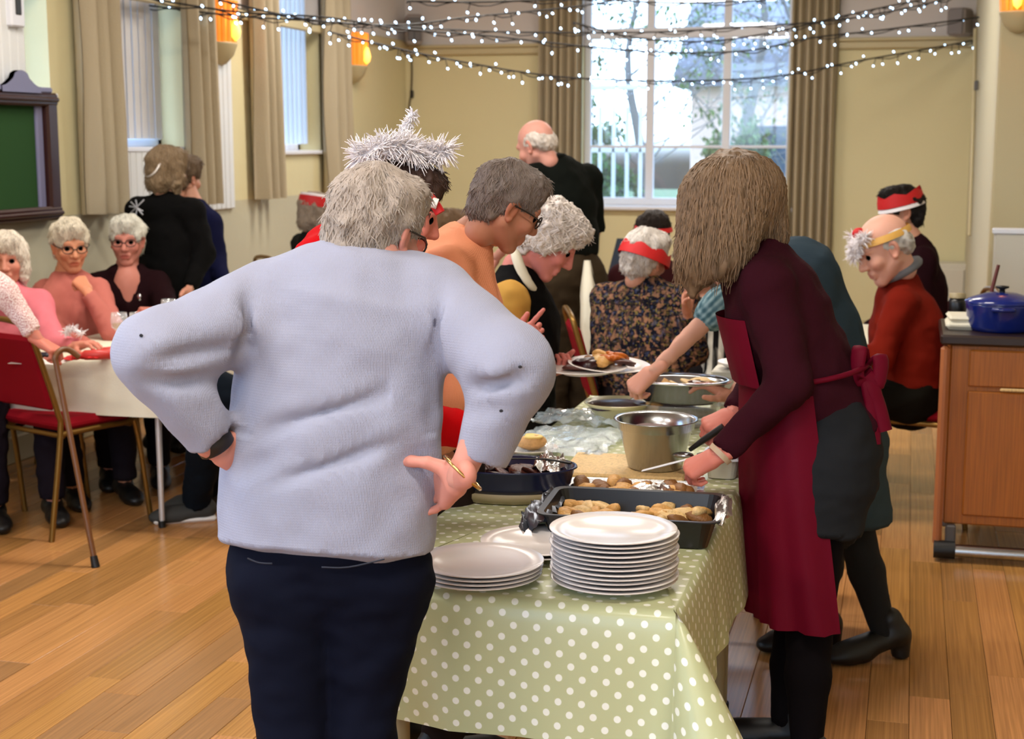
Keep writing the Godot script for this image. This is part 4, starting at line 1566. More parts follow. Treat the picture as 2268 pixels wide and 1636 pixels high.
func buffet() -> void:
	var x0 := -1.10
	var x1 := -0.415
	var z0 := -5.2
	var z1 := -2.80
	# two folding tables end to end under the cloth
	for k in 2:
		var a: float = [-4.0, z0 + 0.02][k]
		var b: float = [z1 - 0.02, -4.02][k]
		var o := thing("folding_table", ["folding table at the near end under the spotted cloth", "folding table at the far end under the spotted cloth"][k], "table", Vector3((x0 + x1) / 2, 0, (a + b) / 2), "buffet tables under the green cloth")
		put("tabletop", box_mesh(Vector3(x1 - x0 - 0.03, 0.028, b - a), 0.006), M.wood, o, Vector3(0, TY - 0.018, 0))
		var w := (x1 - x0) / 2 - 0.06
		var l := (b - a) / 2 - 0.12
		table_legs(o, [Vector3(-w, 0, l), Vector3(w, 0, l), Vector3(-w, 0, -l), Vector3(w + 0.02, 0, -l)], TY - 0.03, M.stone, 0.02)
		for s in [-1.0, 1.0]:
			var br := mb()
			tube(br, [Vector3(-w, 0.22, s * l), Vector3(w, 0.22, s * l)], 0.011, 8)
			put("brace", done(br), M.stone, o)
	tag(put("tablecloth", draped(x0, x1, z0, z1, TY, 0.272, 20.5, 9.0, 0.25, 3, 0.36, 0.13, -0.875), M.dots, null), "sage green tablecloth with white polka dots over the buffet table", "tablecloth")
	# plates: a tall stack, a low stack, and a pair behind
	var pm := lathe_mesh(plate_profile(0.133), 56)
	var first := put("plate", pm, M.plate, null, Vector3(-0.565, TY + 0.004, -2.93))
	tag(first, "white plate, lowest of the tall stack of twelve", "plate", "tall stack of white plates")
	var names := ["lowest", "second from the bottom", "third from the bottom", "fourth from the bottom", "fifth from the bottom", "sixth from the bottom", "seventh from the bottom", "eighth from the bottom", "ninth from the bottom", "third from the top", "second from the top", "topmost"]
	for i in range(1, 12):
		var c := copy_of(first, "plate", Vector3(-0.565 + 0.0025 * sin(i * 2.1), TY + 0.004 + i * 0.0094, -2.93 + 0.0025 * cos(i * 1.7)), "white plate, %s of the tall stack" % names[i])
		c.set_meta("group", "tall stack of white plates")
	for i in 4:
		var c := copy_of(first, "plate", Vector3(-0.845 + 0.002 * i, TY + 0.004 + i * 0.0094, -2.885 + 0.002 * i), "white plate, %s of the low stack of four beside the woman in pale blue" % ["lowest", "second", "third", "topmost"][i])
		c.set_meta("group", "low stack of white plates")
	for i in 2:
		var c := copy_of(first, "plate", Vector3(-0.775, TY + 0.004 + i * 0.0094, -3.13), "white plate, %s of the pair half hidden behind both stacks" % ["lower", "upper"][i])
		c.set_meta("group", "pair of white plates behind the stacks")
	# black roasting tin of chicken and potatoes
	var o := thing("roasting_tin", "black roasting tin lined with foil, holding roast potatoes", "tin", Vector3(-0.60, TY + 0.003, -3.35), "", 0.06)
	put("tin", tray_mesh(0.40, 0.27, 0.065, 0.02, 0.012), M.black_tin, o)
	var fl := put("foil", crumpled(0.08, 0.25, 0.05, 0.018, 4, 18, 0.03), M.dark_foil, o, Vector3(-0.212, 0.006, 0.0), Basis(Vector3.FORWARD, -0.4))
	fl.set_meta("label", "crumpled foil over the left rim")
	put("foil", crumpled(0.03, 0.25, 0.02, 0.012, 6, 10, 0.012), M.foil, o, Vector3(0.205, 0.052, 0.0))
	pieces(o, "roast_potato", [M.roast, M.roast_pale, M.roast_pale, M.roast_dark], 40, 0.34, 0.21, 0.022, Vector3(0.036, 0.016, 0.018), 21)
	# foil tray of stuffing
	var ft := thing("foil_tray", "shallow foil tray of browned stuffing beyond the roasting tin", "tray", Vector3(-0.655, TY + 0.003, -3.63), "", 0.08)
	put("tray", tray_mesh(0.33, 0.22, 0.03, 0.012, 0.014), M.foil, ft)
	put("foil", crumpled(0.07, 0.19, 0.03, 0.014, 9, 14, 0.02), M.foil, ft, Vector3(-0.185, 0.004, 0.02))
	put("foil", crumpled(0.08, 0.08, 0.035, 0.014, 12, 12, 0.02), M.foil, ft, Vector3(0.05, 0.015, 0.03))
	pieces(ft, "stuffing", [M.roast_dark, M.roast_dark, M.roast], 34, 0.28, 0.17, 0.014, Vector3(0.030, 0.018, 0.022), 33)
	# oval navy dish of meat
	var ov := thing("oval_dish", "navy oval dish on a stone coloured stand, holding sliced dark meat", "dish", Vector3(-0.985, TY + 0.003, -3.62), "", 0.1)
	put("stand", lathe_mesh([Vector2(0, 0), Vector2(0.155, 0), Vector2(0.168, 0.012), Vector2(0.17, 0.024), Vector2(0, 0.024)], 48, 1.0, 0.62), M.stone, ov)
	put("dish", lathe_mesh([Vector2(0.0, 0.024), Vector2(0.15, 0.024), Vector2(0.168, 0.04), Vector2(0.178, 0.078), Vector2(0.186, 0.082), Vector2(0.184, 0.086), Vector2(0.17, 0.082), Vector2(0.158, 0.045), Vector2(0.0, 0.036)], 48, 1.0, 0.62), M.navy_enamel, ov)
	pieces(ov, "meat_slice", [M.meat, M.meat, M.beet], 16, 0.22, 0.12, 0.055, Vector3(0.042, 0.009, 0.03), 41, true, 0.6)
	put("foil", crumpled(0.08, 0.08, 0.04, 0.02, 15, 12, 0.03), M.foil, ov, Vector3(0.115, 0.06, -0.01))
	var fk := thing("serving_fork", "steel serving fork lying in the navy oval dish", "fork", Vector3(-0.93, TY + 0.10, -3.62), "", -0.1)
	var fs := mb()
	tube(fs, [Vector3(-0.09, -0.002, 0.0), Vector3(0.05, 0.008, 0), Vector3(0.12, 0.002, 0)], [0.004, 0.004, 0.007], 8, true, 0.5)
	put("handle", done(fs), M.black, fk)
	var tn := mb()
	for s in [-0.012, -0.004, 0.004, 0.012]:
		tube(tn, [Vector3(-0.085, -0.002, s), Vector3(-0.13, -0.006, s), Vector3(-0.15, -0.004, s)], 0.0022, 6)
	put("prongs", done(tn), M.chrome, fk)
	# film and paper left on the cloth
	tag(put("cling_film", crumpled(0.30, 0.44, 0.014, 0.016, 17, 22, 0.006), M.wrap, null, Vector3(-0.98, TY + 0.002, -4.32)), "crumpled clear film lying on the spotted cloth left of the steel bucket", "film")
	tag(put("cling_film", crumpled(0.28, 0.2, 0.02, 0.02, 19, 20, 0.01), M.wrap, null, Vector3(-1.02, TY + 0.002, -4.68)), "clear film farther back, beside the cream bowl", "film")
	var cb := thing("chopping_board", "pale wooden board under the steel bucket", "board", Vector3(-0.735, TY + 0.003, -4.0), "", 0.05)
	put("board", box_mesh(Vector3(0.34, 0.016, 0.28), 0.006), M.roast_pale, cb, Vector3(0, 0.009, 0))
	var br := thing("bread_roll", "bread roll on a small plate by the woman's elbow", "bread", Vector3(-1.055, TY + 0.012, -4.16))
	put("crust", blob_mesh(Vector3(0.045, 0.024, 0.036), 50, 0.2, 18, 12), M.bread, br, Vector3(0, 0.022, 0))
	put("crumb", blob_mesh(Vector3(0.03, 0.008, 0.024), 51, 0.3), M.butter, br, Vector3(0.004, 0.04, 0.004))
	tag(put("side_plate", lathe_mesh(plate_profile(0.085), 40), M.plate, null, Vector3(-1.06, TY + 0.003, -4.16)), "small white plate under the bread roll", "plate")
	# tall steel bucket
	var bk := thing("steel_bucket", "tall tapered stainless steel mixing bowl in front of the server's hands", "bowl", Vector3(-0.655, TY + 0.0, -3.98))
	bk.scale = Vector3.ONE * 0.86
	bk.position.y += 0.021
	put("bowl", lathe_mesh([Vector2(0, 0), Vector2(0.082, 0.0), Vector2(0.088, 0.006), Vector2(0.116, 0.125), Vector2(0.124, 0.130), Vector2(0.128, 0.155), Vector2(0.136, 0.158), Vector2(0.135, 0.161), Vector2(0.122, 0.156), Vector2(0.110, 0.12), Vector2(0.083, 0.01), Vector2(0, 0.006)], 56), M.steel, bk)
	put("vegetables", blob_mesh(Vector3(0.10, 0.02, 0.10), 61, 0.3, 22, 10), M.meat, bk, Vector3(0, 0.115, 0))
	# cream bowl of red cabbage
	var bw := thing("cream_bowl", "cream bowl of dark red cabbage at the far end of the buffet", "bowl", Vector3(-0.90, TY + 0.003, -4.70))
	put("bowl", lathe_mesh([Vector2(0, 0), Vector2(0.055, 0), Vector2(0.062, 0.008), Vector2(0.098, 0.055), Vector2(0.112, 0.066), Vector2(0.11, 0.070), Vector2(0.09, 0.055), Vector2(0.05, 0.012), Vector2(0, 0.01)], 44), M.cream_bowl, bw)
	put("cabbage", blob_mesh(Vector3(0.094, 0.018, 0.094), 63, 0.3, 26, 10), M.beet, bw, Vector3(0, 0.056, 0))
	var tg := thing("jug", "pale beige plastic scoop standing behind the cream bowl", "scoop", Vector3(-0.79, TY + 0.003, -4.72))
	var ts := mb()
	tube(ts, curve([Vector3(0.0, 0.004, 0.0), Vector3(0.008, 0.06, 0.0), Vector3(0.035, 0.11, -0.02), Vector3(0.05, 0.135, -0.03)], 5), [0.026, 0.028, 0.03, 0.03, 0.03, 0.029, 0.027, 0.025, 0.023, 0.022, 0.021, 0.02, 0.02, 0.02, 0.02, 0.02], 12)
	put("scoop", done(ts), M.bread, tg)
	# two glass dishes with metal lids stacked behind the bucket
	for k in 2:
		var gd := thing("glass_dish", ["lower oval glass casserole dish behind the steel bucket", "upper steel lidded dish resting on the glass casserole"][k], "dish", Vector3(-0.71 + 0.01 * k, TY + 0.003 + 0.072 * k, -4.74))
		put("dish", lathe_mesh([Vector2(0, 0), Vector2(0.105, 0), Vector2(0.118, 0.01), Vector2(0.13, 0.064), Vector2(0.142, 0.068), Vector2(0.141, 0.072), Vector2(0.125, 0.068), Vector2(0.112, 0.014), Vector2(0, 0.006)], 48, 1.12, 0.8), M.clear if k == 0 else M.steel, gd)
		if k == 0:
			put("meat", blob_mesh(Vector3(0.115, 0.024, 0.08), 71, 0.35, 22, 10), M.meat, gd, Vector3(0, 0.035, 0))
		else:
			put("rim", lathe_mesh([Vector2(0.138, 0.066), Vector2(0.15, 0.070), Vector2(0.15, 0.076), Vector2(0.136, 0.076)], 48, 1.12, 0.8), M.chrome, gd)
			pieces(gd, "slice", [M.roast_pale, M.meat, M.white_paper], 12, 0.2, 0.14, 0.05, Vector3(0.034, 0.01, 0.026), 73, true)
	var bp := thing("butter_dish", "white dish with a pat of butter beside the server's apron", "dish", Vector3(-0.53, TY + 0.15, -5.02))
	put("dish", lathe_mesh([Vector2(0, 0), Vector2(0.05, 0), Vector2(0.085, 0.02), Vector2(0.084, 0.024), Vector2(0.05, 0.008), Vector2(0, 0.006)], 32), M.plate, bp)
	put("butter", blob_mesh(Vector3(0.036, 0.024, 0.03), 81, 0.3), M.butter, bp, Vector3(0, 0.022, 0))
	tag(put("box", box_mesh(Vector3(0.2, 0.145, 0.14), 0.006), M.box_white, null, Vector3(-0.53, TY + 0.075, -5.03)), "low white box under the butter dish at the far end of the buffet", "box")
	# white tub at the right edge
	var tb := thing("plastic_tub", "translucent white tub at the right edge of the buffet, beside the apron", "tub", Vector3(-0.47, TY + 0.003, -4.02))
	put("tub", tray_mesh(0.10, 0.14, 0.055, 0.012, 0.004), M.box_white, tb)
	put("rim", tray_mesh(0.104, 0.144, 0.008, 0.0, 0.003), M.gloss_white, tb, Vector3(0, 0.052, 0))
	# long flat serving slice in the server's hand
	var kn := thing("serving_slice", "flat steel serving slice in the server's lower hand, over the foil tray", "slice", at(1480, 1030, 3.83))
	var blade := (at(1425, 1043, 3.86) - kn.position)
	var grip := (at(1548, 1012, 3.80) - kn.position)
	var ks := mb()
	tube(ks, [blade, blade.lerp(grip, 0.5), blade.lerp(grip, 0.85), grip], [0.012, 0.014, 0.010, 0.006], 8, true, 0.18)
	put("blade", done(ks), M.gloss_white, kn)
	var kh := mb()
	tube(kh, [grip, grip * 1.3], 0.009, 8)
	put("handle", done(kh), M.black, kn)
	# dark serving spoon in the upper hand
	var sp := thing("serving_spoon", "black handled spoon in the server's upper hand above the steel bucket", "spoon", at(1575, 970, 3.95))
	var ss := mb()
	tube(ss, [at(1605, 945, 3.93) - sp.position, at(1560, 975, 3.95) - sp.position, at(1530, 997, 3.97) - sp.position], [0.010, 0.009, 0.006], 10)
	put("handle", done(ss), M.black, sp)
	var sb := mb()
	blob(sb, at(1515, 1008, 3.98) - sp.position, Vector3(0.03, 0.008, 0.02), Basis.IDENTITY, 3, 0.05, 14, 8)
	put("bowl", done(sb), M.steel, sp)
	# the plates of food held over the far end
	var fp := thing("plate_of_food", "heaped plate of roast dinner held out over the far end of the buffet", "plate", at(1350, 816, 4.95))
	put("plate", lathe_mesh(plate_profile(0.14), 44), M.plate, fp, Vector3.ZERO, Basis(away_dir, 0.05) * Basis(right_dir, 0.06))
	pieces(fp, "roast_potato", [M.roast, M.roast_pale], 7, 0.14, 0.12, 0.018, Vector3(0.03, 0.02, 0.024), 91, true)
	pieces(fp, "carrot", [M.carrot], 7, 0.09, 0.08, 0.03, Vector3(0.032, 0.014, 0.014), 92, true)
	put("cabbage", blob_mesh(Vector3(0.045, 0.024, 0.04), 93, 0.4, 16, 10), M.beet, fp, Vector3(-0.062, 0.02, 0.055))
	pieces(fp, "meat_slice", [M.meat, M.roast_dark], 6, 0.16, 0.12, 0.02, Vector3(0.036, 0.008, 0.028), 94, true)
	var fp2 := thing("empty_plate", "white plate held level below the heaped one by the white haired woman", "plate", at(1300, 826, 4.88))
	put("plate", lathe_mesh(plate_profile(0.135), 44), M.plate, fp2, Vector3.ZERO, Basis(away_dir, -0.03))
	put("meat_slice", blob_mesh(Vector3(0.05, 0.01, 0.04), 95, 0.3), M.meat, fp2, Vector3(-0.03, 0.014, -0.02))

# ---------------------------------------------------------------- stacking banquet chair: gold tube frame, padded seat and back. Faces -z, at its own origin
func chair(label: String, where: Vector3, turn: float, pad: Material, frame: Material, group := "") -> Node3D:
	var o := thing("banquet_chair", label, "chair", where, group, turn)
	var hw := 0.205
	for s in [-1.0, 1.0]:
		var st := mb()
		tube(st, curve([Vector3(s * hw * 0.98, 0.0, 0.27), Vector3(s * hw, 0.44, 0.205), Vector3(s * hw, 0.55, 0.215), Vector3(s * hw * 0.93, 0.84, 0.30), Vector3(s * hw * 0.8, 0.905, 0.318), Vector3(s * hw * 0.35, 0.925, 0.325), Vector3(0, 0.928, 0.326)], 6), 0.0125, 8)
		put("back_post", done(st), frame, o)
		var fl := mb()
		tube(fl, curve([Vector3(s * hw, 0.445, 0.20), Vector3(s * hw, 0.445, -0.12), Vector3(s * hw, 0.42, -0.19), Vector3(s * (hw + 0.01), 0.0, -0.245)], 6), 0.0125, 8)
		put("leg", done(fl), frame, o)
	for z in [0.19, -0.16]:
		var cr := mb()
		tube(cr, [Vector3(-hw, 0.435, z), Vector3(hw, 0.435, z)], 0.011, 8)
		put("rail", done(cr), frame, o)
	put("seat", box_mesh(Vector3(0.42, 0.055, 0.41), 0.022), pad, o, Vector3(0, 0.478, -0.01))
	var bk := mb()
	box(bk, Vector3(0, 0.705, 0.258), Vector3(0.375, 0.33, 0.035), 0.015, Basis(Vector3.RIGHT, 0.27))
	put("backrest", done(bk), pad, o)
	return o

func glass_mesh() -> ArrayMesh:
	return lathe_mesh([Vector2(0, 0), Vector2(0.032, 0.0), Vector2(0.033, 0.003), Vector2(0.006, 0.008), Vector2(0.004, 0.03), Vector2(0.004, 0.07), Vector2(0.012, 0.078), Vector2(0.034, 0.10), Vector2(0.039, 0.125), Vector2(0.034, 0.165), Vector2(0.032, 0.165), Vector2(0.037, 0.125), Vector2(0.03, 0.1), Vector2(0, 0.082)], 24)

func guest_table() -> void:
	var x0 := -3.74
	var x1 := -3.0
	var z0 := -7.7
	var z1 := -5.56
	var o := thing("folding_table", "guest table under the white cloth with silver legs", "table", Vector3((x0 + x1) / 2, 0, (z0 + z1) / 2))
	put("tabletop", box_mesh(Vector3(x1 - x0 - 0.02, 0.028, z1 - z0 - 0.02), 0.006), M.wood, o, Vector3(0, 0.72, 0))
	table_legs(o, [Vector3(0.30, 0, 1.02), Vector3(-0.22, 0, 1.02), Vector3(0.30, 0, -0.97), Vector3(-0.30, 0, -0.97)], 0.71, M.silver, 0.015)
	tag(put("tablecloth", draped(x0, x1, z0, z1, 0.738, 0.24, 3.0, 6.0, 0.09, 8, 0.1), M.white_cloth, null), "plain white tablecloth over the guest table on the left", "tablecloth")
	# glasses, crackers, napkins and paper on it
	var gm := glass_mesh()
	var gi := 0
	for p in [[262, 774, "wine glass nearest the seated women, left of the pair"], [303, 774, "wine glass right of the pair beside the woman in maroon"], [372, 738, "wine glass in front of the woman in maroon, half behind the blue sleeve"]]:
		var w := on_plane(p[0], p[1], 1, 0.74)
		var g := thing("wine_glass", p[2], "glass", w, "wine glasses on the guest table")
		put("glass", gm, M.clear, g)
		put("wine", lathe_mesh([Vector2(0, 0.084), Vector2(0.028, 0.1), Vector2(0.034, 0.118), Vector2(0, 0.119)], 20), M.wine, g)
		gi += 1
	for k in 2:
		var w := on_plane([212, 252][k], [785, 777][k], 1, 0.765)
		var c := thing("christmas_cracker", ["red foil cracker nearer the lace cuff", "red foil cracker beside the blue sleeve"][k], "cracker", w, "red crackers on the white cloth", 0.5 + 0.4 * k)
		put("barrel", lathe_mesh([Vector2(0.0, -0.055), Vector2(0.021, -0.055), Vector2(0.022, 0.0), Vector2(0.021, 0.055), Vector2(0.0, 0.055)], 20), M.cracker, c, Vector3.ZERO, Basis(Vector3.FORWARD, PI / 2))
		for s in [-1.0, 1.0]:
			var e := mb()
			lathe(e, [Vector2(0.021, 0.054), Vector2(0.009, 0.068), Vector2(0.020, 0.105), Vector2(0.018, 0.105), Vector2(0.006, 0.068)], 18)
			put("twist", done(e), M.cracker, c, Vector3.ZERO, Basis(Vector3.FORWARD, PI / 2 * s))
	var nk := thing("napkin", "bright red paper napkin on the white cloth behind the chair", "napkin", on_plane(180, 797, 1, 0.742), "", 0.4)
	put("paper", crumpled(0.15, 0.10, 0.010, 0.012, 23, 10), M.red_paper, nk)
	var pc := thing("place_card", "white printed sheet on the guest table above the red chair", "paper", on_plane(85, 800, 1, 0.742), "", 0.1)
	put("sheet", box_mesh(Vector3(0.22, 0.002, 0.15), 0.0008), M.white_paper, pc)
	var cs := thing("glasses_case", "dark blue glasses case on the white cloth", "case", on_plane(70, 785, 1, 0.75), "", 0.2)
	put("case", box_mesh(Vector3(0.14, 0.02, 0.05), 0.009), plain(Color(0.07, 0.07, 0.16), 0.5), cs)
	put("hinge", box_mesh(Vector3(0.10, 0.004, 0.004), 0.001), M.chrome, cs, Vector3(0, 0.0, -0.026))
	var cd := thing("candle", "slim white candle in front of the wine glasses", "candle", on_plane(258, 772, 1, 0.74))
	var cst := mb()
	lathe(cst, [Vector2(0, 0), Vector2(0.022, 0.0), Vector2(0.022, 0.01), Vector2(0.006, 0.014), Vector2(0.006, 0.10), Vector2(0, 0.104)], 14)
	put("candle", done(cst), M.white_fluff, cd, Vector3.ZERO, Basis(Vector3.FORWARD, 0.25))
	# small red pot
	# chairs
	chair("red padded gold framed chair with the walking stick hooked on it", Vector3(-3.49, 0, -5.60), -0.37, M.red_cloth, M.gold, "gold framed banquet chairs")
	var seats := [[-4.05, -5.92, "red chair under the woman with white bobbed hair at the photo's left edge"], [-4.05, -6.40, "red chair under the woman in salmon pink"], [-4.0, -6.9, "red chair under the woman in maroon by the curtains"]]
	for s in seats:
		chair(s[2], Vector3(s[0], 0, s[1]), -PI / 2, M.red_cloth, M.gold, "gold framed banquet chairs")
	chair("red chair at the guest table hidden behind the woman in pale blue", Vector3(-2.36, 0, -5.86), PI / 2, M.red_cloth, M.gold, "gold framed banquet chairs")
	chair("red gold framed chair turned sideways under the man in rust", Vector3(0.06, 0, -6.72), PI / 2 - 0.2, M.red_cloth, M.gold, "gold framed banquet chairs")
	# walking stick
	var foot := on_plane(207, 1258, 1, 0.0)
	var ws := thing("walking_stick", "brown wooden walking stick leaning on the red chair", "walking stick", foot)
	var top := at(118, 800, 5.80) - foot
	var crook := at(140, 772, 5.83) - foot
	var st := mb()
	tube(st, curve([top * 0.03, top * 0.5, top * 0.94, top + Vector3(0, 0.02, 0), crook, at(170, 790, 5.86) - foot], 5), 0.0115, 10)
	var shaft := put("shaft", done(st), plain(Color(0.42, 0.26, 0.13), 0.4), ws)
	var fr := mb()
	tube(fr, [Vector3(0, 0, 0), top * 0.055], [0.017, 0.014], 12)
	put("ferrule", done(fr), M.black, shaft)
	# furniture behind: the table of the far guests, grey blue chair, cream cloth on a chair back
	var bt := thing("folding_table", "guest table behind the buffet where the floral blouse guest sits", "table", Vector3(-0.75, 0, -7.25))
	put("tabletop", box_mesh(Vector3(1.2, 0.028, 0.75), 0.006), M.wood, bt, Vector3(0, 0.72, 0))
	table_legs(bt, [Vector3(0.5, 0, 0.3), Vector3(-0.5, 0, 0.3), Vector3(0.5, 0, -0.3), Vector3(-0.5, 0, -0.3)], 0.71, M.chrome, 0.016)
	tag(put("tablecloth", draped(-1.35, -0.15, -7.62, -6.88, 0.738, 0.2, 3.0, 6.0, 0.09, 18, 0.1), M.white_cloth, null), "white cloth on the guest table behind the buffet", "tablecloth")
	chair("gold framed chair under the floral blouse guest", Vector3(-1.12, 0, -6.36), -1.25, M.red_cloth, M.gold, "gold framed banquet chairs")
	var gc := thing("grey_chair", "slate blue moulded chair between the bald man and floral guest", "chair", on_plane(1335, 913, 1, 0.0), "", 2.6)
	var sh := mb()
	var rows := []
	for j in 9:
		var row := []
		for i in 7:
			var u := i / 6.0 - 0.5
			var t := j / 8.0
			row.append(Vector3(u * lerpf(0.46, 0.26, t), 0.47 + t * 0.58, 0.20 + 0.10 * t - 0.10 * u * u))
		rows.append(row)
	put("backrest", sheet(rows, 0.02), plain(Color(0.17, 0.22, 0.29), 0.6), gc)
	put("seat", box_mesh(Vector3(0.44, 0.03, 0.44), 0.012), plain(Color(0.17, 0.22, 0.29), 0.6), gc, Vector3(0, 0.45, 0))
	for s in [Vector3(0.19, 0, 0.19), Vector3(-0.19, 0, 0.19), Vector3(0.19, 0, -0.19), Vector3(-0.19, 0, -0.19)]:
		var lg := mb()
		tube(lg, [s * 1.1, s + Vector3(0, 0.44, 0)], 0.012, 8)
		put("leg", done(lg), M.chrome, gc)

# ---------------------------------------------------------------- people: shared heads, hair and hands, in their own axes (up y, face +z, centre between the ears)
var HEAD := {}
var HAIR := {}
var HAND := {}
var FOLD := FastNoiseLite.new()

func head_field() -> Field:
	var f := Field.new()
	f.ell(Vector3(0, 0.028, -0.014), Vector3(0.074, 0.086, 0.094), Basis.IDENTITY, 0.02)
	f.ell(Vector3(0, -0.028, 0.028), Vector3(0.059, 0.085, 0.060), Basis.IDENTITY, 0.02)
	for s in [-1.0, 1.0]:
		f.cap(Vector3(s * 0.048, -0.05, 0.0), Vector3(s * 0.016, -0.102, 0.058), 0.024, 0.02, 0.025)
		f.ell(Vector3(s * 0.041, -0.03, 0.062), Vector3(0.023, 0.022, 0.022), Basis.IDENTITY, 0.02)
		f.ell(Vector3(s * 0.012, -0.037, 0.094), Vector3(0.0095, 0.008, 0.010), Basis.IDENTITY, 0.008)
		f.ell(Vector3(s * 0.077, -0.008, -0.006), Vector3(0.008, 0.033, 0.020), Basis.from_euler(Vector3(-0.2, s * -0.35, s * -0.1)), 0.008)
		f.ell(Vector3(s * 0.076, -0.034, 0.0), Vector3(0.008, 0.010, 0.009), Basis.IDENTITY, 0.006)
	f.ell(Vector3(0, -0.104, 0.066), Vector3(0.022, 0.017, 0.018), Basis.IDENTITY, 0.018)
	f.cap(Vector3(-0.036, 0.022, 0.072), Vector3(0.036, 0.022, 0.072), 0.013, 0.013, 0.02)
	f.cap(Vector3(0, 0.014, 0.084), Vector3(0, -0.032, 0.106), 0.0085, 0.0125, 0.014)
	f.cap(Vector3(-0.019, -0.0655, 0.084), Vector3(0.019, -0.0655, 0.084), 0.007, 0.007, 0.008)
	f.cap(Vector3(-0.016, -0.0775, 0.083), Vector3(0.016, -0.0775, 0.083), 0.0078, 0.0078, 0.008)
	f.cap(Vector3(0, -0.04, -0.026), Vector3(0, -0.105, -0.03), 0.050, 0.047, 0.03)
	for s in [-1.0, 1.0]:
		f.sub(Vector3(s * 0.031, 0.0, 0.094), Vector3(0.019, 0.0085, 0.016), Basis.IDENTITY, 0.012)
		f.sub(Vector3(s * 0.083, -0.008, 0.0), Vector3(0.006, 0.020, 0.011), Basis.IDENTITY, 0.006)
	f.sub(Vector3(0, -0.0715, 0.097), Vector3(0.024, 0.0026, 0.012), Basis.IDENTITY, 0.003)
	return f

# the colours skin has: lips, cheeks, brows, a shade of nose and ears
func paint_head(s: Hide, brow: Color) -> void:
	s.C.resize(s.V.size())
	for i in s.V.size():
		var p := s.V[i]
		var c := Color(1, 1, 1)
		if p.z > 0.05:
			var lip := 1.0 - smoothstep(0.7, 1.1, Vector2(p.x / 0.026, (p.y + 0.0715) / 0.012).length())
			c = c.lerp(Color(0.78, 0.50, 0.50), lip)
			for k in [-1.0, 1.0]:
				var b := 1.0 - smoothstep(0.6, 1.1, Vector2((p.x - k * 0.033) / 0.022, (p.y - 0.0265 + absf(p.x - k * 0.033) * 0.15) / 0.006).length())
				c = c.lerp(brow, b * 0.5)
		var ck := 1.0 - smoothstep(0.3, 1.0, Vector3((absf(p.x) - 0.045) / 0.03, (p.y + 0.032) / 0.03, (p.z - 0.06) / 0.05).length())
		c = c.lerp(Color(1.02, 0.80, 0.78), ck * 0.5)
		if absf(p.x) > 0.074 and p.y < 0.03:
			c = c.lerp(Color(1.0, 0.80, 0.76), 0.6)
		s.C[i] = c

func eye_mesh() -> ArrayMesh:
	var s := Hide.new()
	for j in 13:
		for i in 16:
			var th := PI * j / 12.0
			var ph := TAU * i / 16.0
			var d := Vector3(sin(th) * cos(ph), sin(th) * sin(ph), cos(th))
			s.V.append(d * 0.0125)
			s.N.append(d)
			s.C.append(Color(0.02, 0.02, 0.02) if th < 0.2 else Color(0.16, 0.19, 0.22) if th < 0.46 else Color(0.66, 0.62, 0.60))
	for j in 12:
		for i in 16:
			var a := j * 16 + i
			var b := j * 16 + (i + 1) % 16
			s.I.append_array(PackedInt32Array([a, b + 16, b, a, a + 16, b + 16]))
	return s.mesh()

func hair_field(style: String) -> Field:
	var f := Field.new()
	match style:
		"short":
			f.ell(Vector3(0, 0.036, -0.022), Vector3(0.088, 0.094, 0.106), Basis.IDENTITY, 0.02)
			f.ell(Vector3(0, -0.03, -0.062), Vector3(0.072, 0.075, 0.050), Basis.IDENTITY, 0.03)
			f.ell(Vector3(0, 0.09, 0.045), Vector3(0.06, 0.034, 0.05), Basis.IDENTITY, 0.03)
			f.sub(Vector3(0, -0.035, 0.10), Vector3(0.068, 0.088, 0.075), Basis.IDENTITY, 0.012)
			for s in [-1.0, 1.0]:
				f.sub(Vector3(s * 0.09, -0.02, 0.012), Vector3(0.032, 0.044, 0.030), Basis.IDENTITY, 0.01)
		"curly":
			f.ell(Vector3(0, 0.040, -0.020), Vector3(0.096, 0.098, 0.112), Basis.IDENTITY, 0.02)
			f.ell(Vector3(0, -0.03, -0.060), Vector3(0.080, 0.070, 0.055), Basis.IDENTITY, 0.03)
			f.ell(Vector3(0, 0.088, 0.055), Vector3(0.068, 0.036, 0.05), Basis.IDENTITY, 0.03)
			for s in [-1.0, 1.0]:
				f.ell(Vector3(s * 0.078, 0.0, -0.012), Vector3(0.026, 0.060, 0.05), Basis.IDENTITY, 0.02)
			f.sub(Vector3(0, -0.045, 0.10), Vector3(0.066, 0.088, 0.070), Basis.IDENTITY, 0.012)
		"bob":
			f.ell(Vector3(0, 0.036, -0.020), Vector3(0.092, 0.094, 0.108), Basis.IDENTITY, 0.02)
			f.ell(Vector3(0, -0.055, -0.058), Vector3(0.084, 0.080, 0.056), Basis.IDENTITY, 0.03)
			f.ell(Vector3(0, 0.082, 0.05), Vector3(0.066, 0.034, 0.046), Basis.IDENTITY, 0.03)
			for s in [-1.0, 1.0]:
				f.ell(Vector3(s * 0.077, -0.04, 0.005), Vector3(0.025, 0.09, 0.046), Basis.IDENTITY, 0.025)
			f.sub(Vector3(0, -0.045, 0.10), Vector3(0.056, 0.088, 0.075), Basis.IDENTITY, 0.012)
		"bald":
			f.ell(Vector3(0, -0.012, -0.062), Vector3(0.078, 0.056, 0.046), Basis.IDENTITY, 0.02)
			for s in [-1.0, 1.0]:
				f.ell(Vector3(s * 0.068, 0.015, -0.03), Vector3(0.014, 0.040, 0.052), Basis.IDENTITY, 0.015)
	return f

const SHIFT := Vector3(13.0, 5.0, 21.0)
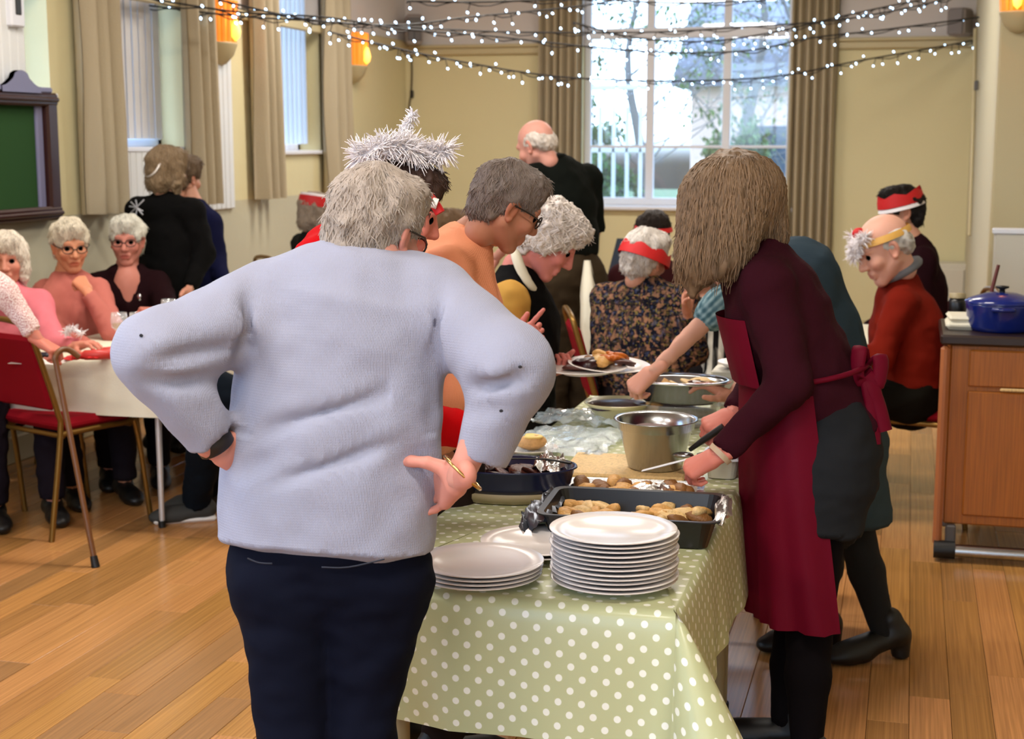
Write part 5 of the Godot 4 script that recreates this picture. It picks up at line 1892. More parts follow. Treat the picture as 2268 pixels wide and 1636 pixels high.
# a cap of hair with its surface ruffled, and locks that run over it from the crown
func hair_skin(f: Field, cell: float, amp: float, freq: float, locks: int, crown: Vector3, rad: float, seed_: int, curly := 0.0, upto := 2.4) -> Hide:
	var s := skin_of(f, cell, FOLD, amp, Vector3.ONE * freq, SHIFT)
	var rng := RandomNumberGenerator.new()
	rng.seed = seed_
	s.C.resize(s.V.size())
	for i in s.V.size():
		var k := 0.84 + 0.35 * FOLD.get_noise_3dv(s.V[i] * Vector3(40, 16, 40))
		s.C[i] = Color(k, k, k)
	if locks == 0:
		return s
	var pole := crown.normalized()
	var e1 := pole.cross(Vector3(0, 0, 1)).normalized()
	var e2 := pole.cross(e1)
	var c := Vector3(0, 0.02, -0.015)
	for n in locks:
		var ph := rng.randf() * TAU
		var th := rng.randf_range(0.05, 1.5)
		var stop := th + rng.randf_range(0.5, 1.2)
		var bend := rng.randf_range(-0.25, 0.25)
		var tone := rng.randf_range(0.78, 1.10)
		var pts := []
		var last := 0.0
		var steps := 7
		for k in steps:
			var t := lerpf(th, stop, k / (steps - 1.0))
			if t > upto:
				break
			var p2 := ph + bend * k / steps + curly * sin(k * 2.2 + n)
			var d := (pole * cos(t) + (e1 * cos(p2) + e2 * sin(p2)) * sin(t)).normalized()
			var r := f.reach(c, d, 0.35)
			if last > 0.0 and absf(r - last) > 0.022:
				break
			last = r
			pts.append(c + d * (r + rng.randf_range(-0.0005, 0.0022) + amp * 0.8 * FOLD.get_noise_3dv((c + d * r) * freq + SHIFT)))
		if pts.size() < 3:
			continue
		# loose ends stand a little off the edge
		var run: Vector3 = pts[-1] - pts[-2]
		pts.append(pts[-1] + run * 0.8 + Vector3(rng.randf_range(-1, 1), rng.randf_range(-1, 1), rng.randf_range(-1, 1)) * 0.003)
		tone *= 1.0 + 0.5 * FOLD.get_noise_3dv(pts[1] * 30.0)
		strand(s, pts, rad * rng.randf_range(0.7, 1.3), tone)
	return s

func strand(s: Hide, pts: Array, rad: float, tone: float) -> void:
	var base := s.V.size()
	var m := pts.size()
	for i in m:
		var t: Vector3 = (pts[mini(i + 1, m - 1)] - pts[maxi(i - 1, 0)]).normalized()
		var up := pts[i] as Vector3
		var sx := t.cross(up.normalized() + Vector3(0.001, 0.002, 0)).normalized()
		var sy := sx.cross(t)
		var r := rad * (1.0 - 0.75 * pow(absf(2.0 * i / (m - 1.0) - 1.0), 2.0))
		for k in 4:
			var a := TAU * k / 4.0
			var d := sx * cos(a) + sy * sin(a)
			s.V.append(pts[i] + d * r)
			s.N.append(d)
			s.C.append(Color(tone, tone, tone))
	for i in m - 1:
		for k in 4:
			var a := base + i * 4 + k
			var b := base + i * 4 + (k + 1) % 4
			s.I.append_array(PackedInt32Array([a, b, b + 4, a, b + 4, a + 4]))

# a right hand: wrist at the origin, fingers along +y, palm facing -z, thumb towards -x. curl per joint, spread, thumb angle
func hand_skin(curl: Array, thumb: Vector3, spread := 0.12, point := false) -> Hide:
	var f := Field.new()
	f.cap(Vector3(0, -0.03, 0), Vector3(0, 0.012, 0), 0.026, 0.026, 0.012, Vector3(0, 0, 1), 0.72)
	f.cap(Vector3(-0.014, 0.02, 0), Vector3(-0.026, 0.086, 0), 0.018, 0.0135, 0.012)
	f.cap(Vector3(-0.004, 0.02, 0), Vector3(-0.006, 0.090, 0.002), 0.018, 0.0135, 0.012)
	f.cap(Vector3(0.006, 0.02, 0), Vector3(0.013, 0.086, 0.001), 0.017, 0.013, 0.012)
	f.cap(Vector3(0.014, 0.018, 0), Vector3(0.030, 0.076, -0.001), 0.016, 0.012, 0.012)
	var roots := [Vector3(-0.026, 0.086, 0), Vector3(-0.006, 0.090, 0.002), Vector3(0.013, 0.086, 0.001), Vector3(0.030, 0.076, -0.001)]
	var lens_ := [0.072, 0.080, 0.074, 0.058]
	for i in 4:
		var p: Vector3 = roots[i]
		var straight := point and i == 0
		var a: float = 0.15 if straight else curl[0] * (1.0 + 0.06 * i)
		var side := (i - 1.4) * spread
		var r := [0.0092, 0.0095, 0.009, 0.008][i] as float
		for k in 3:
			var l: float = lens_[i] * [0.46, 0.30, 0.24][k]
			var d := Vector3(sin(side) * cos(a), cos(side) * cos(a), -sin(a))
			f.cap(p, p + d * l, r, r * 0.9, 0.004)
			p += d * l
			r *= 0.9
			a += 0.1 if straight else curl[k + 1] if k < 2 else 0.0
	# thumb
	var t0 := Vector3(-0.020, 0.022, -0.006)
	var t1 := t0 + thumb.normalized() * 0.042
	var d2 := (thumb.normalized() + Vector3(0.1, 0.55, -0.1)).normalized()
	var t2 := t1 + d2 * 0.032
	f.cap(t0, t1, 0.017, 0.0115, 0.012)
	f.cap(t1, t2, 0.0112, 0.0105, 0.005)
	f.cap(t2, t2 + (d2 + Vector3(0.1, 0.3, 0)).normalized() * 0.024, 0.0105, 0.0085, 0.005)
	return skin_of(f, 0.0034)

func heads() -> void:
	FOLD.seed = 3
	FOLD.frequency = 1.0
	FOLD.fractal_octaves = 2
	FOLD.noise_type = FastNoiseLite.TYPE_SIMPLEX_SMOOTH
	var h := skin_of(head_field(), 0.0034)
	HEAD.grey = h
	paint_head(h, Color(0.50, 0.44, 0.42))
	HEAD.eye = eye_mesh()
	HAIR.short = hair_skin(hair_field("short"), 0.005, 0.016, 17.0, 2200, Vector3(0, 1, -0.45), 0.0021, 4, 0.05)
	HAIR.curly = hair_skin(hair_field("curly"), 0.006, 0.017, 34.0, 500, Vector3(0, 1, -0.4), 0.0026, 5, 0.16)
	HAIR.bob = hair_skin(hair_field("bob"), 0.006, 0.012, 18.0, 1300, Vector3(0, 1, -0.3), 0.0024, 6, 0.04)
	HAIR.bald = hair_skin(hair_field("bald"), 0.007, 0.004, 40.0, 0, Vector3.UP, 0.003, 7)
	HAND.relaxed = hand_skin([0.35, 0.45, 0.35], Vector3(-0.75, 0.6, -0.3))
	HAND.grip = hand_skin([1.0, 1.15, 0.7], Vector3(-0.5, 0.65, -0.75), 0.04)
	HAND.flat = hand_skin([0.12, 0.2, 0.15], Vector3(-0.9, 0.5, -0.15))
	HAND.hip = hand_skin([0.35, 0.5, 0.4], Vector3(-0.55, 0.35, -0.85))
	HAND.point = hand_skin([1.15, 1.3, 0.9], Vector3(-0.6, 0.6, -0.5), 0.04, true)

# a basis whose y is along the fingers and whose -z looks out of the palm
func hand_basis(fingers: Vector3, palm: Vector3) -> Basis:
	var y := fingers.normalized()
	var z := -(palm - y * palm.dot(y)).normalized()
	return Basis(y.cross(z), y, z)

func head_basis(face: Vector3, up := Vector3.UP) -> Basis:
	var z := face.normalized()
	var x := up.cross(z).normalized()
	return Basis(x, z.cross(x), z)

# ---- a whole person from joints. s: joints che pel nec head sl el wl sr er wr hl kl al hr kr ar, and the rest as used below
func figure(o: Node3D, s: Dictionary) -> void:
	var sh := -o.position
	var fwd: Vector3 = s.f.normalized()
	var sq: float = s.get("sq", 0.62)
	var ws: Array = s.get("w", [0.17, 0.165, 0.15, 0.175])
	var cell: float = s.get("cell", 0.018)
	var skin: Material = s.skin
	var waist: Vector3 = s.che.lerp(s.pel, 0.55)
	if s.has("wai"):
		waist = s.wai
	# the body
	var b := Field.new()
	var mid: Vector3 = (s.sl + s.sr) * 0.5
	b.chain([[mid.lerp(s.nec, 0.3), 0.09], [s.che, ws[1] * 0.82], [waist, ws[2] * 0.82], [s.pel, ws[3] * 0.82]], 0.04, fwd, sq)
	b.cap(mid, s.nec, 0.075, 0.052, 0.03)
	b.cap(s.nec, s.head - (s.head - s.nec) * 0.35, 0.052, 0.050, 0.02)
	if s.has("vneck"):
		b.ell(s.nec.lerp(s.che, 0.5) + fwd * 0.05, Vector3(0.075, 0.11, 0.055), head_basis(fwd), 0.03)
	for k in [["sl", "el", "wl"], ["sr", "er", "wr"]]:
		b.chain([[s[k[0]], 0.044], [s[k[1]], 0.036], [s[k[2]], 0.025]], 0.02)
		b.cap(mid, s[k[0]], 0.06, 0.044, 0.03)
	if s.has("hl"):
		for k in [["hl", "kl", "al"], ["hr", "kr", "ar"]]:
			b.chain([[s[k[0]], 0.076], [s[k[1]], 0.050], [s[k[1]].lerp(s[k[2]], 0.3), 0.052], [s[k[2]], 0.034]], 0.025)
	var bs := skin_of(b, s.get("bodycell", 0.024))
	bs.C.resize(bs.V.size())
	bs.C.fill(Color(1, 1, 1))
	var hb := head_basis(s.face, s.get("hup", Vector3.UP))
	var hs: float = s.get("hs", 1.0)
	var ht := Transform3D(hb * Basis.from_scale(Vector3.ONE * hs), s.head)
	bs.add(HEAD.grey, ht)
	bs.C.append_array(HEAD.grey.C)
	for k in [["lh", "wl", "el", -1.0], ["rh", "wr", "er", 1.0]]:
		var h: Array = s.get(k[0], ["relaxed", s[k[1]] - s[k[2]], fwd.cross(Vector3.UP) * k[3]])
		var bb := hand_basis(h[1], h[2])
		var hk: float = s.get("hk", 0.95)
		bs.add(HAND[h[0]], Transform3D(bb * Basis.from_scale(Vector3(k[3] * hk, hk, hk)), s[k[1]]))
		for i in bs.V.size() - bs.C.size():
			bs.C.append(Color(1.0, 0.90, 0.88))
	put("body", bs.mesh(sh), skin, o)
	if s.get("eyes", true):
		for k in [-1.0, 1.0]:
			put("eye", HEAD.eye, M.eye, o, ht * Vector3(k * 0.031, 0.0, 0.0728) + sh, hb * Basis.from_scale(Vector3.ONE * hs))
	# hair
	if s.has("hair"):
		put("hair", HAIR[s.hair].mesh(), s.hairmat, o, s.head + sh, ht.basis * Basis.from_scale(Vector3.ONE * s.get("hairk", 1.0)))
	# top
	var wr: float = s.get("fold", 0.008)
	if s.has("top"):
		var t: Field = s.get("topf", null)
		if t == null:
			t = Field.new()
			var hem: Vector3 = s.get("hem", s.pel)
			t.chain([[mid.lerp(s.nec, 0.25), ws[0] * 0.62], [s.che, ws[1]], [waist, ws[2]], [hem, ws[3]]], 0.05, fwd, sq, false, true)
			t.cap(mid, s.nec, 0.085, 0.062, 0.03, Vector3.ZERO, 1.0, false, true)
			for k in [["sl", "el", "wl"], ["sr", "er", "wr"]]:
				var long: float = s.get("sleeve", 0.93)
				var arm := t
				t.cap(mid, s[k[0]], 0.085, 0.058 if s.has("sleevemat") else 0.066, 0.04)
				if s.has("sleevemat"):
					arm = Field.new()
				arm.cap(s[k[0]], s[k[1]], 0.072 if arm != t else 0.066, 0.056, 0.03, Vector3.ZERO, 1.0, false, long <= 0.0)
				if long > 0.0:
					arm.cap(s[k[1]], s[k[1]].lerp(s[k[2]], long), 0.056, 0.038, 0.03, Vector3.ZERO, 1.0, false, true)
				if arm != t:
					put("sleeve", skin_of(arm, cell, FOLD, wr, Vector3.ONE * 9.0, s.head * 3.0).mesh(sh), s.sleevemat, o)
			if s.has("vneck"):
				t.sub(s.nec.lerp(s.che, 0.45) + fwd * 0.10, Vector3(0.030, s.vneck, 0.075), head_basis(fwd), 0.01)
		put(s.get("topname", "jumper"), skin_of(t, cell, FOLD, wr, Vector3.ONE * s.get("foldfreq", 9.0), s.head * 3.0).mesh(sh), s.top, o)
	if s.has("bottom"):
		var t := Field.new()
		var lw: Array = s.get("leg", [0.098, 0.075, 0.055])
		if s.get("skirt", 0.0) > 0.0:
			var hl: Vector3 = s.hl.lerp(s.kl, s.skirt)
			var hr: Vector3 = s.hr.lerp(s.kr, s.skirt)
			t.cap(s.pel.lerp(waist, 0.3), (s.hl + s.hr) * 0.5, ws[3] * 0.93, ws[3] * 0.98, 0.03, fwd, sq + 0.08)
			t.cap(s.hl, hl, lw[0], lw[0] * 1.02, 0.12, Vector3.ZERO, 1.0, false, true)
			t.cap(s.hr, hr, lw[0], lw[0] * 1.02, 0.12, Vector3.ZERO, 1.0, false, true)
		else:
			t.cap(s.pel.lerp(waist, 0.35), s.pel, ws[3] * 0.92, ws[3] * 0.97, 0.03, fwd, sq + 0.04)
			for k in [["hl", "kl", "al"], ["hr", "kr", "ar"]]:
				t.cap(s.pel, s[k[0]], ws[3] * 0.55, lw[0], 0.05)
				t.chain([[s[k[0]], lw[0]], [s[k[1]], lw[1]], [s[k[2]], lw[2]]], 0.03, Vector3.ZERO, 1.0, false, true)
		put(s.get("bottomname", "trousers"), skin_of(t, cell, FOLD, wr * 1.2, Vector3(7, 11, 7), s.head * 3.0).mesh(sh), s.bottom, o)
	if s.get("skirt", 0.0) > 0.0 and s.has("tights"):
		var t := Field.new()
		for k in [["hl", "kl", "al"], ["hr", "kr", "ar"]]:
			t.chain([[s[k[0]].lerp(s[k[1]], 0.2), 0.07], [s[k[1]], 0.057], [s[k[1]].lerp(s[k[2]], 0.33), 0.058], [s[k[2]], 0.04]], 0.02)
		put("tights", skin_of(t, cell).mesh(sh), s.tights, o)
	if s.has("shoe"):
		for k in ["al", "ar"]:
			var d: Vector3 = s.get("toe", fwd)
			put("shoe", shoe_mesh(s.get("heel", 0.0)), s.shoe, o, s[k] + sh + Vector3(0, -s[k].y, 0), head_basis(d))

var SHOES := {}
func shoe_mesh(heel: float) -> ArrayMesh:
	if not SHOES.has(heel):
		var f := Field.new()
		f.cap(Vector3(0, 0.05 + heel, -0.05), Vector3(0, 0.035, 0.13), 0.042, 0.046, 0.03, Vector3.UP, 0.85)
		f.cap(Vector3(0, 0.06 + heel, -0.035), Vector3(0, 0.10 + heel, -0.02), 0.045, 0.040, 0.02)
		f.cap(Vector3(0, 0.03, 0.08), Vector3(0, 0.028, 0.17), 0.044, 0.036, 0.02, Vector3.UP, 0.7)
		if heel > 0.0:
			f.cap(Vector3(0, 0.07, -0.06), Vector3(0, 0.0, -0.062), 0.034, 0.028, 0.01, Vector3.ZERO, 1.0, false, true)
		f.cut(Vector3(0, 0.004, 0), Vector3.DOWN, 0.4)
		SHOES[heel] = skin_of(f, 0.009).mesh()
	return SHOES[heel]

# spectacles on a head
func spectacles(o: Node3D, ht: Transform3D, mat: Material) -> void:
	var st := mb()
	for k in [-1.0, 1.0]:
		var ring := []
		for i in 17:
			var a := TAU * i / 16.0
			ring.append(Vector3(k * 0.033 + cos(a) * 0.025, -0.002 + sin(a) * 0.018, 0.100 - absf(cos(a) * k * 0.5 + 0.5) * 0.008))
		tube(st, ring, 0.0022, 5, false)
		tube(st, [Vector3(k * 0.058, 0.004, 0.092), Vector3(k * 0.080, 0.008, 0.05), Vector3(k * 0.083, 0.006, -0.02)], 0.0024, 5)
	tube(st, [Vector3(-0.009, 0.0, 0.104), Vector3(0, 0.003, 0.106), Vector3(0.009, 0.0, 0.104)], 0.0022, 5)
	put("spectacles", done(st), mat, o, ht.origin - o.position, ht.basis)

func head_at(s: Dictionary) -> Transform3D:
	return Transform3D(head_basis(s.face, s.get("hup", Vector3.UP)) * Basis.from_scale(Vector3.ONE * s.get("hs", 1.0)), s.head)

# a ring or crown round a head: heights up both edges, zigzag on the upper one
func crown(o: Node3D, called: String, ht: Transform3D, y0: float, y1: float, zig: int, mat: Material, grow := 1.0, tilt := 0.0) -> void:
	var rows := [[], [], []]
	for i in 49:
		var a := TAU * i / 48.0
		var rx := 0.094 * grow
		var rz := 0.112 * grow
		var top := y1 + (0.018 * absf(fposmod(a / TAU * zig, 1.0) * 2.0 - 1.0) if zig > 0 else 0.0)
		rows[0].append(Vector3(sin(a) * rx, y0, cos(a) * rz - 0.012))
		rows[1].append(Vector3(sin(a) * rx * 0.98, (y0 + top) / 2, cos(a) * rz * 0.98 - 0.014))
		rows[2].append(Vector3(sin(a) * rx * 0.93, top, cos(a) * rz * 0.93 - 0.016))
	put(called, sheet(rows, 0.003), mat, o, ht.origin - o.position, ht.basis * Basis(Vector3.RIGHT, tilt))

# ---------------------------------------------------------------- the people in this hall
func stand(s: Dictionary, spread := 0.085, step := 0.0) -> void:
	var f: Vector3 = s.f.normalized()
	var left := Vector3.UP.cross(f)
	for k in [["hl", "kl", "al", 1.0], ["hr", "kr", "ar", -1.0]]:
		var h: Vector3 = s.pel + left * spread * k[3] + Vector3(0, -0.05, 0)
		s[k[0]] = h
		var a: Vector3 = Vector3(s.pel.x, 0.09, s.pel.z) + left * (spread + 0.01) * k[3] + f * step * k[3]
		s[k[2]] = a
		s[k[1]] = h.lerp(a, 0.5) + f * 0.02

func sit(s: Dictionary, f: Vector3, thigh := 0.42) -> void:
	f = f.normalized()
	var left := Vector3.UP.cross(f)
	for k in [["hl", "kl", "al", 1.0], ["hr", "kr", "ar", -1.0]]:
		s[k[0]] = s.pel + left * 0.09 * k[3] + Vector3(0, -0.02, 0)
		s[k[1]] = s[k[0]] + f * thigh + left * 0.03 * k[3]
		s[k[1]].y = 0.52
		s[k[2]] = Vector3(s[k[1]].x, 0.09, s[k[1]].z) + f * 0.03

# shoulders at both sides of a point, arms hanging, where they are not given
func arms(s: Dictionary, mid: Vector3, half := 0.17) -> void:
	var f: Vector3 = s.f.normalized()
	var left := Vector3.UP.cross(f)
	for k in [["sl", "el", "wl", 1.0], ["sr", "er", "wr", -1.0]]:
		if not s.has(k[0]):
			s[k[0]] = mid + left * half * k[3]
		if not s.has(k[1]):
			s[k[1]] = s[k[0]] + left * 0.05 * k[3] + Vector3(0, -0.27, 0) + f * 0.02
		if not s.has(k[2]):
			s[k[2]] = s[k[1]] + Vector3(0, -0.12, 0) + f * 0.20

func person(label: String, where: Vector3, group := "") -> Node3D:
	return thing("person", label, "person", Vector3(where.x, 0, where.z), group)

func tone(k: float) -> StandardMaterial3D:
	return skin_mat(Color(0.79, 0.59, 0.51).lerp(Color(0.68, 0.48, 0.38), k))

func people() -> void:
	var t0 := Time.get_ticks_msec()
	blue_woman()
	apron_woman()
	teal_woman()
	peach_woman()
	red_woman()
	white_haired_woman()
	bald_man()
	far_guests()
	right_guests()
	left_guests()
	print("people ", Time.get_ticks_msec() - t0)

# a long shallow furrow in cloth
func crease(t: Field, a: Vector3, b: Vector3, r: float) -> void:
	var x := (b - a).normalized()
	var z := x.cross(Vector3.UP).normalized()
	t.sub((a + b) * 0.5, Vector3((b - a).length() * 0.55, r, r), Basis(x, z.cross(x), z), 0.035)

func blue_woman() -> void:
	var s := {}
	s.f = dir(0.12, 0, 1)
	s.che = at(755, 770, 2.75)
	s.wai = at(738, 985, 2.75)
	s.pel = at(725, 1200, 2.76)
	s.nec = at(820, 570, 2.74)
	s.head = at(834, 508, 2.77)
	s.face = dir(0.50, -0.34, 0.80)
	s.hairk = 0.97
	s.hup = dir(0.08, 1, 0)
	s.sl = at(600, 672, 2.73)
	s.sr = at(960, 672, 2.73)
	s.el = at(345, 790, 2.60)
	s.er = at(1128, 815, 2.60)
	s.wl = at(478, 992, 2.68)
	s.wr = at(1016, 1060, 2.62)
	s.lh = ["relaxed", dir(0.5, -0.42, 0.75), dir(0.8, 0.1, -0.5)]
	s.rh = ["hip", dir(-0.42, -0.42, 0.8), dir(-0.9, 0.0, -0.45)]
	s.hk = 0.98
	stand(s, 0.095, 0.03)
	s.hl = at(630, 1290, 2.76)
	s.hr = at(828, 1290, 2.76)
	s.kl = at(646, 1640, 2.74)
	s.kr = at(798, 1640, 2.77)
	s.al = Vector3(s.kl.x, 0.09, s.kl.z)
	s.ar = Vector3(s.kr.x, 0.09, s.kr.z)
	s.w = [0.18, 0.186, 0.18, 0.182]
	s.cell = 0.008
	s.bodycell = 0.013
	s.skin = skin_mat(Color(0.80, 0.56, 0.50))
	s.hair = "short"
	s.hs = 0.95
	s.hairmat = hair_mat(Color(0.66, 0.61, 0.57))
	s.top = cloth(Color(0.70, 0.71, 0.785), "knit", 26.0, 0.8, "heather")
	s.top.rim_enabled = true
	s.top.rim = 0.25
	s.bottom = cloth(Color(0.045, 0.055, 0.11), "weave", 30.0, 0.3)
	s.shoe = M.black
	s.leg = [0.100, 0.060, 0.054]
	s.eyes = false
	# the jumper: fuller at the hem, sleeves pushed up and creased
	var t := Field.new()
	var sq := 0.66
	var fw: Vector3 = s.f
	t.cap(at(690, 662, 2.74), at(905, 662, 2.74), 0.086, 0.086, 0.05)
	t.cap(at(800, 660, 2.75), at(818, 574, 2.74), 0.10, 0.074, 0.04, Vector3.ZERO, 1.0, false, true)
	t.chain([[at(768, 690, 2.745), 0.165], [at(755, 760, 2.745), 0.182], [at(748, 900, 2.745), 0.176], [at(738, 1000, 2.75), 0.176], [at(728, 1090, 2.75), 0.190], [at(720, 1208, 2.75), 0.198]], 0.05, fw, sq, true, true)
	t.cap(s.sl, at(345, 785, 2.61), 0.083, 0.074, 0.03)
	t.cap(at(345, 790, 2.60), at(465, 968, 2.67), 0.072, 0.048, 0.035, Vector3.ZERO, 1.0, false, true)
	t.cap(s.sr, at(1132, 815, 2.61), 0.083, 0.074, 0.03)
	t.cap(at(1132, 820, 2.60), at(1066, 1016, 2.63), 0.072, 0.047, 0.035, Vector3.ZERO, 1.0, false, true)
	# creases at the elbows and arm pits
	for c in [[[310, 848, 2.525], [455, 842, 2.60], 0.010], [[340, 800, 2.52], [470, 770, 2.60], 0.006], [[1010, 908, 2.58], [1120, 905, 2.53], 0.010], [[1040, 860, 2.57], [1150, 840, 2.53], 0.006], [[545, 640, 2.63], [532, 880, 2.66], 0.006], [[975, 640, 2.63], [968, 880, 2.66], 0.006], [[885, 1015, 2.625], [960, 1040, 2.64], 0.018], [[520, 1050, 2.66], [600, 1015, 2.62], 0.012], [[640, 1060, 2.625], [860, 985, 2.625], 0.003], [[560, 960, 2.635], [760, 900, 2.625], 0.002]]:
		crease(t, at(c[0][0], c[0][1], c[0][2]), at(c[1][0], c[1][1], c[1][2]), c[2])
	t.cut(at(720, 1207, 2.75), dir(-0.065, -1, 0), 0.45)
	s.topf = t
	s.topname = "jumper"
	s.fold = 0.007
	s.foldfreq = 7.0
	var o := person("woman in a pale blue knitted jumper seen from behind, hands on her hips", s.pel)
	figure(o, s)
	# ribbed hem and cuffs
	var sh := -o.position
	var bn := mb()
	for c in [[at(1024, 1048, 2.615), dir(0.85, 0.5, 0.15), 0.041]]:
		var n: Vector3 = c[1].normalized()
		var e1 := n.cross(Vector3.UP).normalized()
		var ring := []
		for i in 21:
			var a := TAU * i / 20.0
			ring.append(c[0] + sh + (e1 * cos(a) + n.cross(e1) * sin(a)) * c[2] + n * 0.012 * sin(a))
		tube(bn, ring, 0.0032, 6, false)
	put("bangle", done(bn), plain(Color(0.83, 0.66, 0.40), 0.2, 1.0), o).set_meta("label", "thin gold bangle")
	var wn: Vector3 = (s.el - s.wl).normalized()
	var wt := mb()
	var wc: Vector3 = s.wl + wn * 0.012 + sh
	tube(wt, [wc - wn * 0.014, wc - wn * 0.012, wc + wn * 0.012, wc + wn * 0.014], [0.032, 0.0345, 0.036, 0.034], 20)
	put("watch_strap", done(wt), plain(Color(0.09, 0.045, 0.045), 0.5), o).set_meta("label", "dark brown watch strap")
	var ht := head_at(s)
	spectacles(o, ht, M.spec)
	# small dark flecks in the wool
	var fl := mb()
	for p in [[308, 742, 2.53], [492, 662, 2.64], [1152, 812, 2.53], [1110, 910, 2.52]]:
		var q := at(p[0], p[1], p[2])
		var d: Vector3 = (EYE - q).normalized()
		var k := 0.0
		while k < 0.12 and t.look(q + d * (0.12 - k)) > 0.0:
			k += 0.002
		blob(fl, q + d * (0.12 - k) + sh, Vector3(0.0034, 0.0028, 0.002), Basis.IDENTITY, 1, 0.2, 8, 6)
	put("fleck", done(fl), plain(Color(0.12, 0.12, 0.15), 0.9), o)
	# back pocket seams of the trousers
	var pk := mb()
	for p in [[[545, 1238], [570, 1248], [600, 1250]], [[710, 1258], [770, 1258], [850, 1240]]]:
		var pts := []
		for q in p:
			pts.append(at(q[0], q[1], 2.615) + sh)
		tube(pk, curve(pts, 4), 0.0016, 5)
	put("pocket_seam", done(pk), plain(Color(0.12, 0.14, 0.20), 0.8), o)

# a band round the neck
func ring_round(st: SurfaceTool, c: Vector3, n: Vector3, r: float, t: float) -> void:
	var e1 := n.cross(Vector3.RIGHT).normalized()
	var e2 := n.cross(e1)
	var pts := []
	for i in 25:
		pts.append(c + (e1 * cos(TAU * i / 24.0) + e2 * sin(TAU * i / 24.0)) * r)
	tube(st, pts, t, 8, false)

func wrap_sheet(c0: Vector3, c1: Vector3, f: Vector3, a0: float, a1: float, fa: Array, fb: Array, rip := 0.006) -> ArrayMesh:
	var side := Vector3.UP.cross(f)
	var rows := []
	for j in 15:
		var t := j / 14.0
		var row := []
		for i in 31:
			var a := lerpf(a0, a1, i / 30.0)
			var r := rip * t * lump.get_noise_2d(i * 24.0, t * 30.0 + 50.0) * 4.0
			row.append(c0.lerp(c1, t) + f * cos(a) * (lerpf(fa[0], fa[1], t) + r) + side * sin(a) * (lerpf(fb[0], fb[1], t) + r))
		rows.append(row)
	rows.reverse()
	return sheet(rows, 0.003)

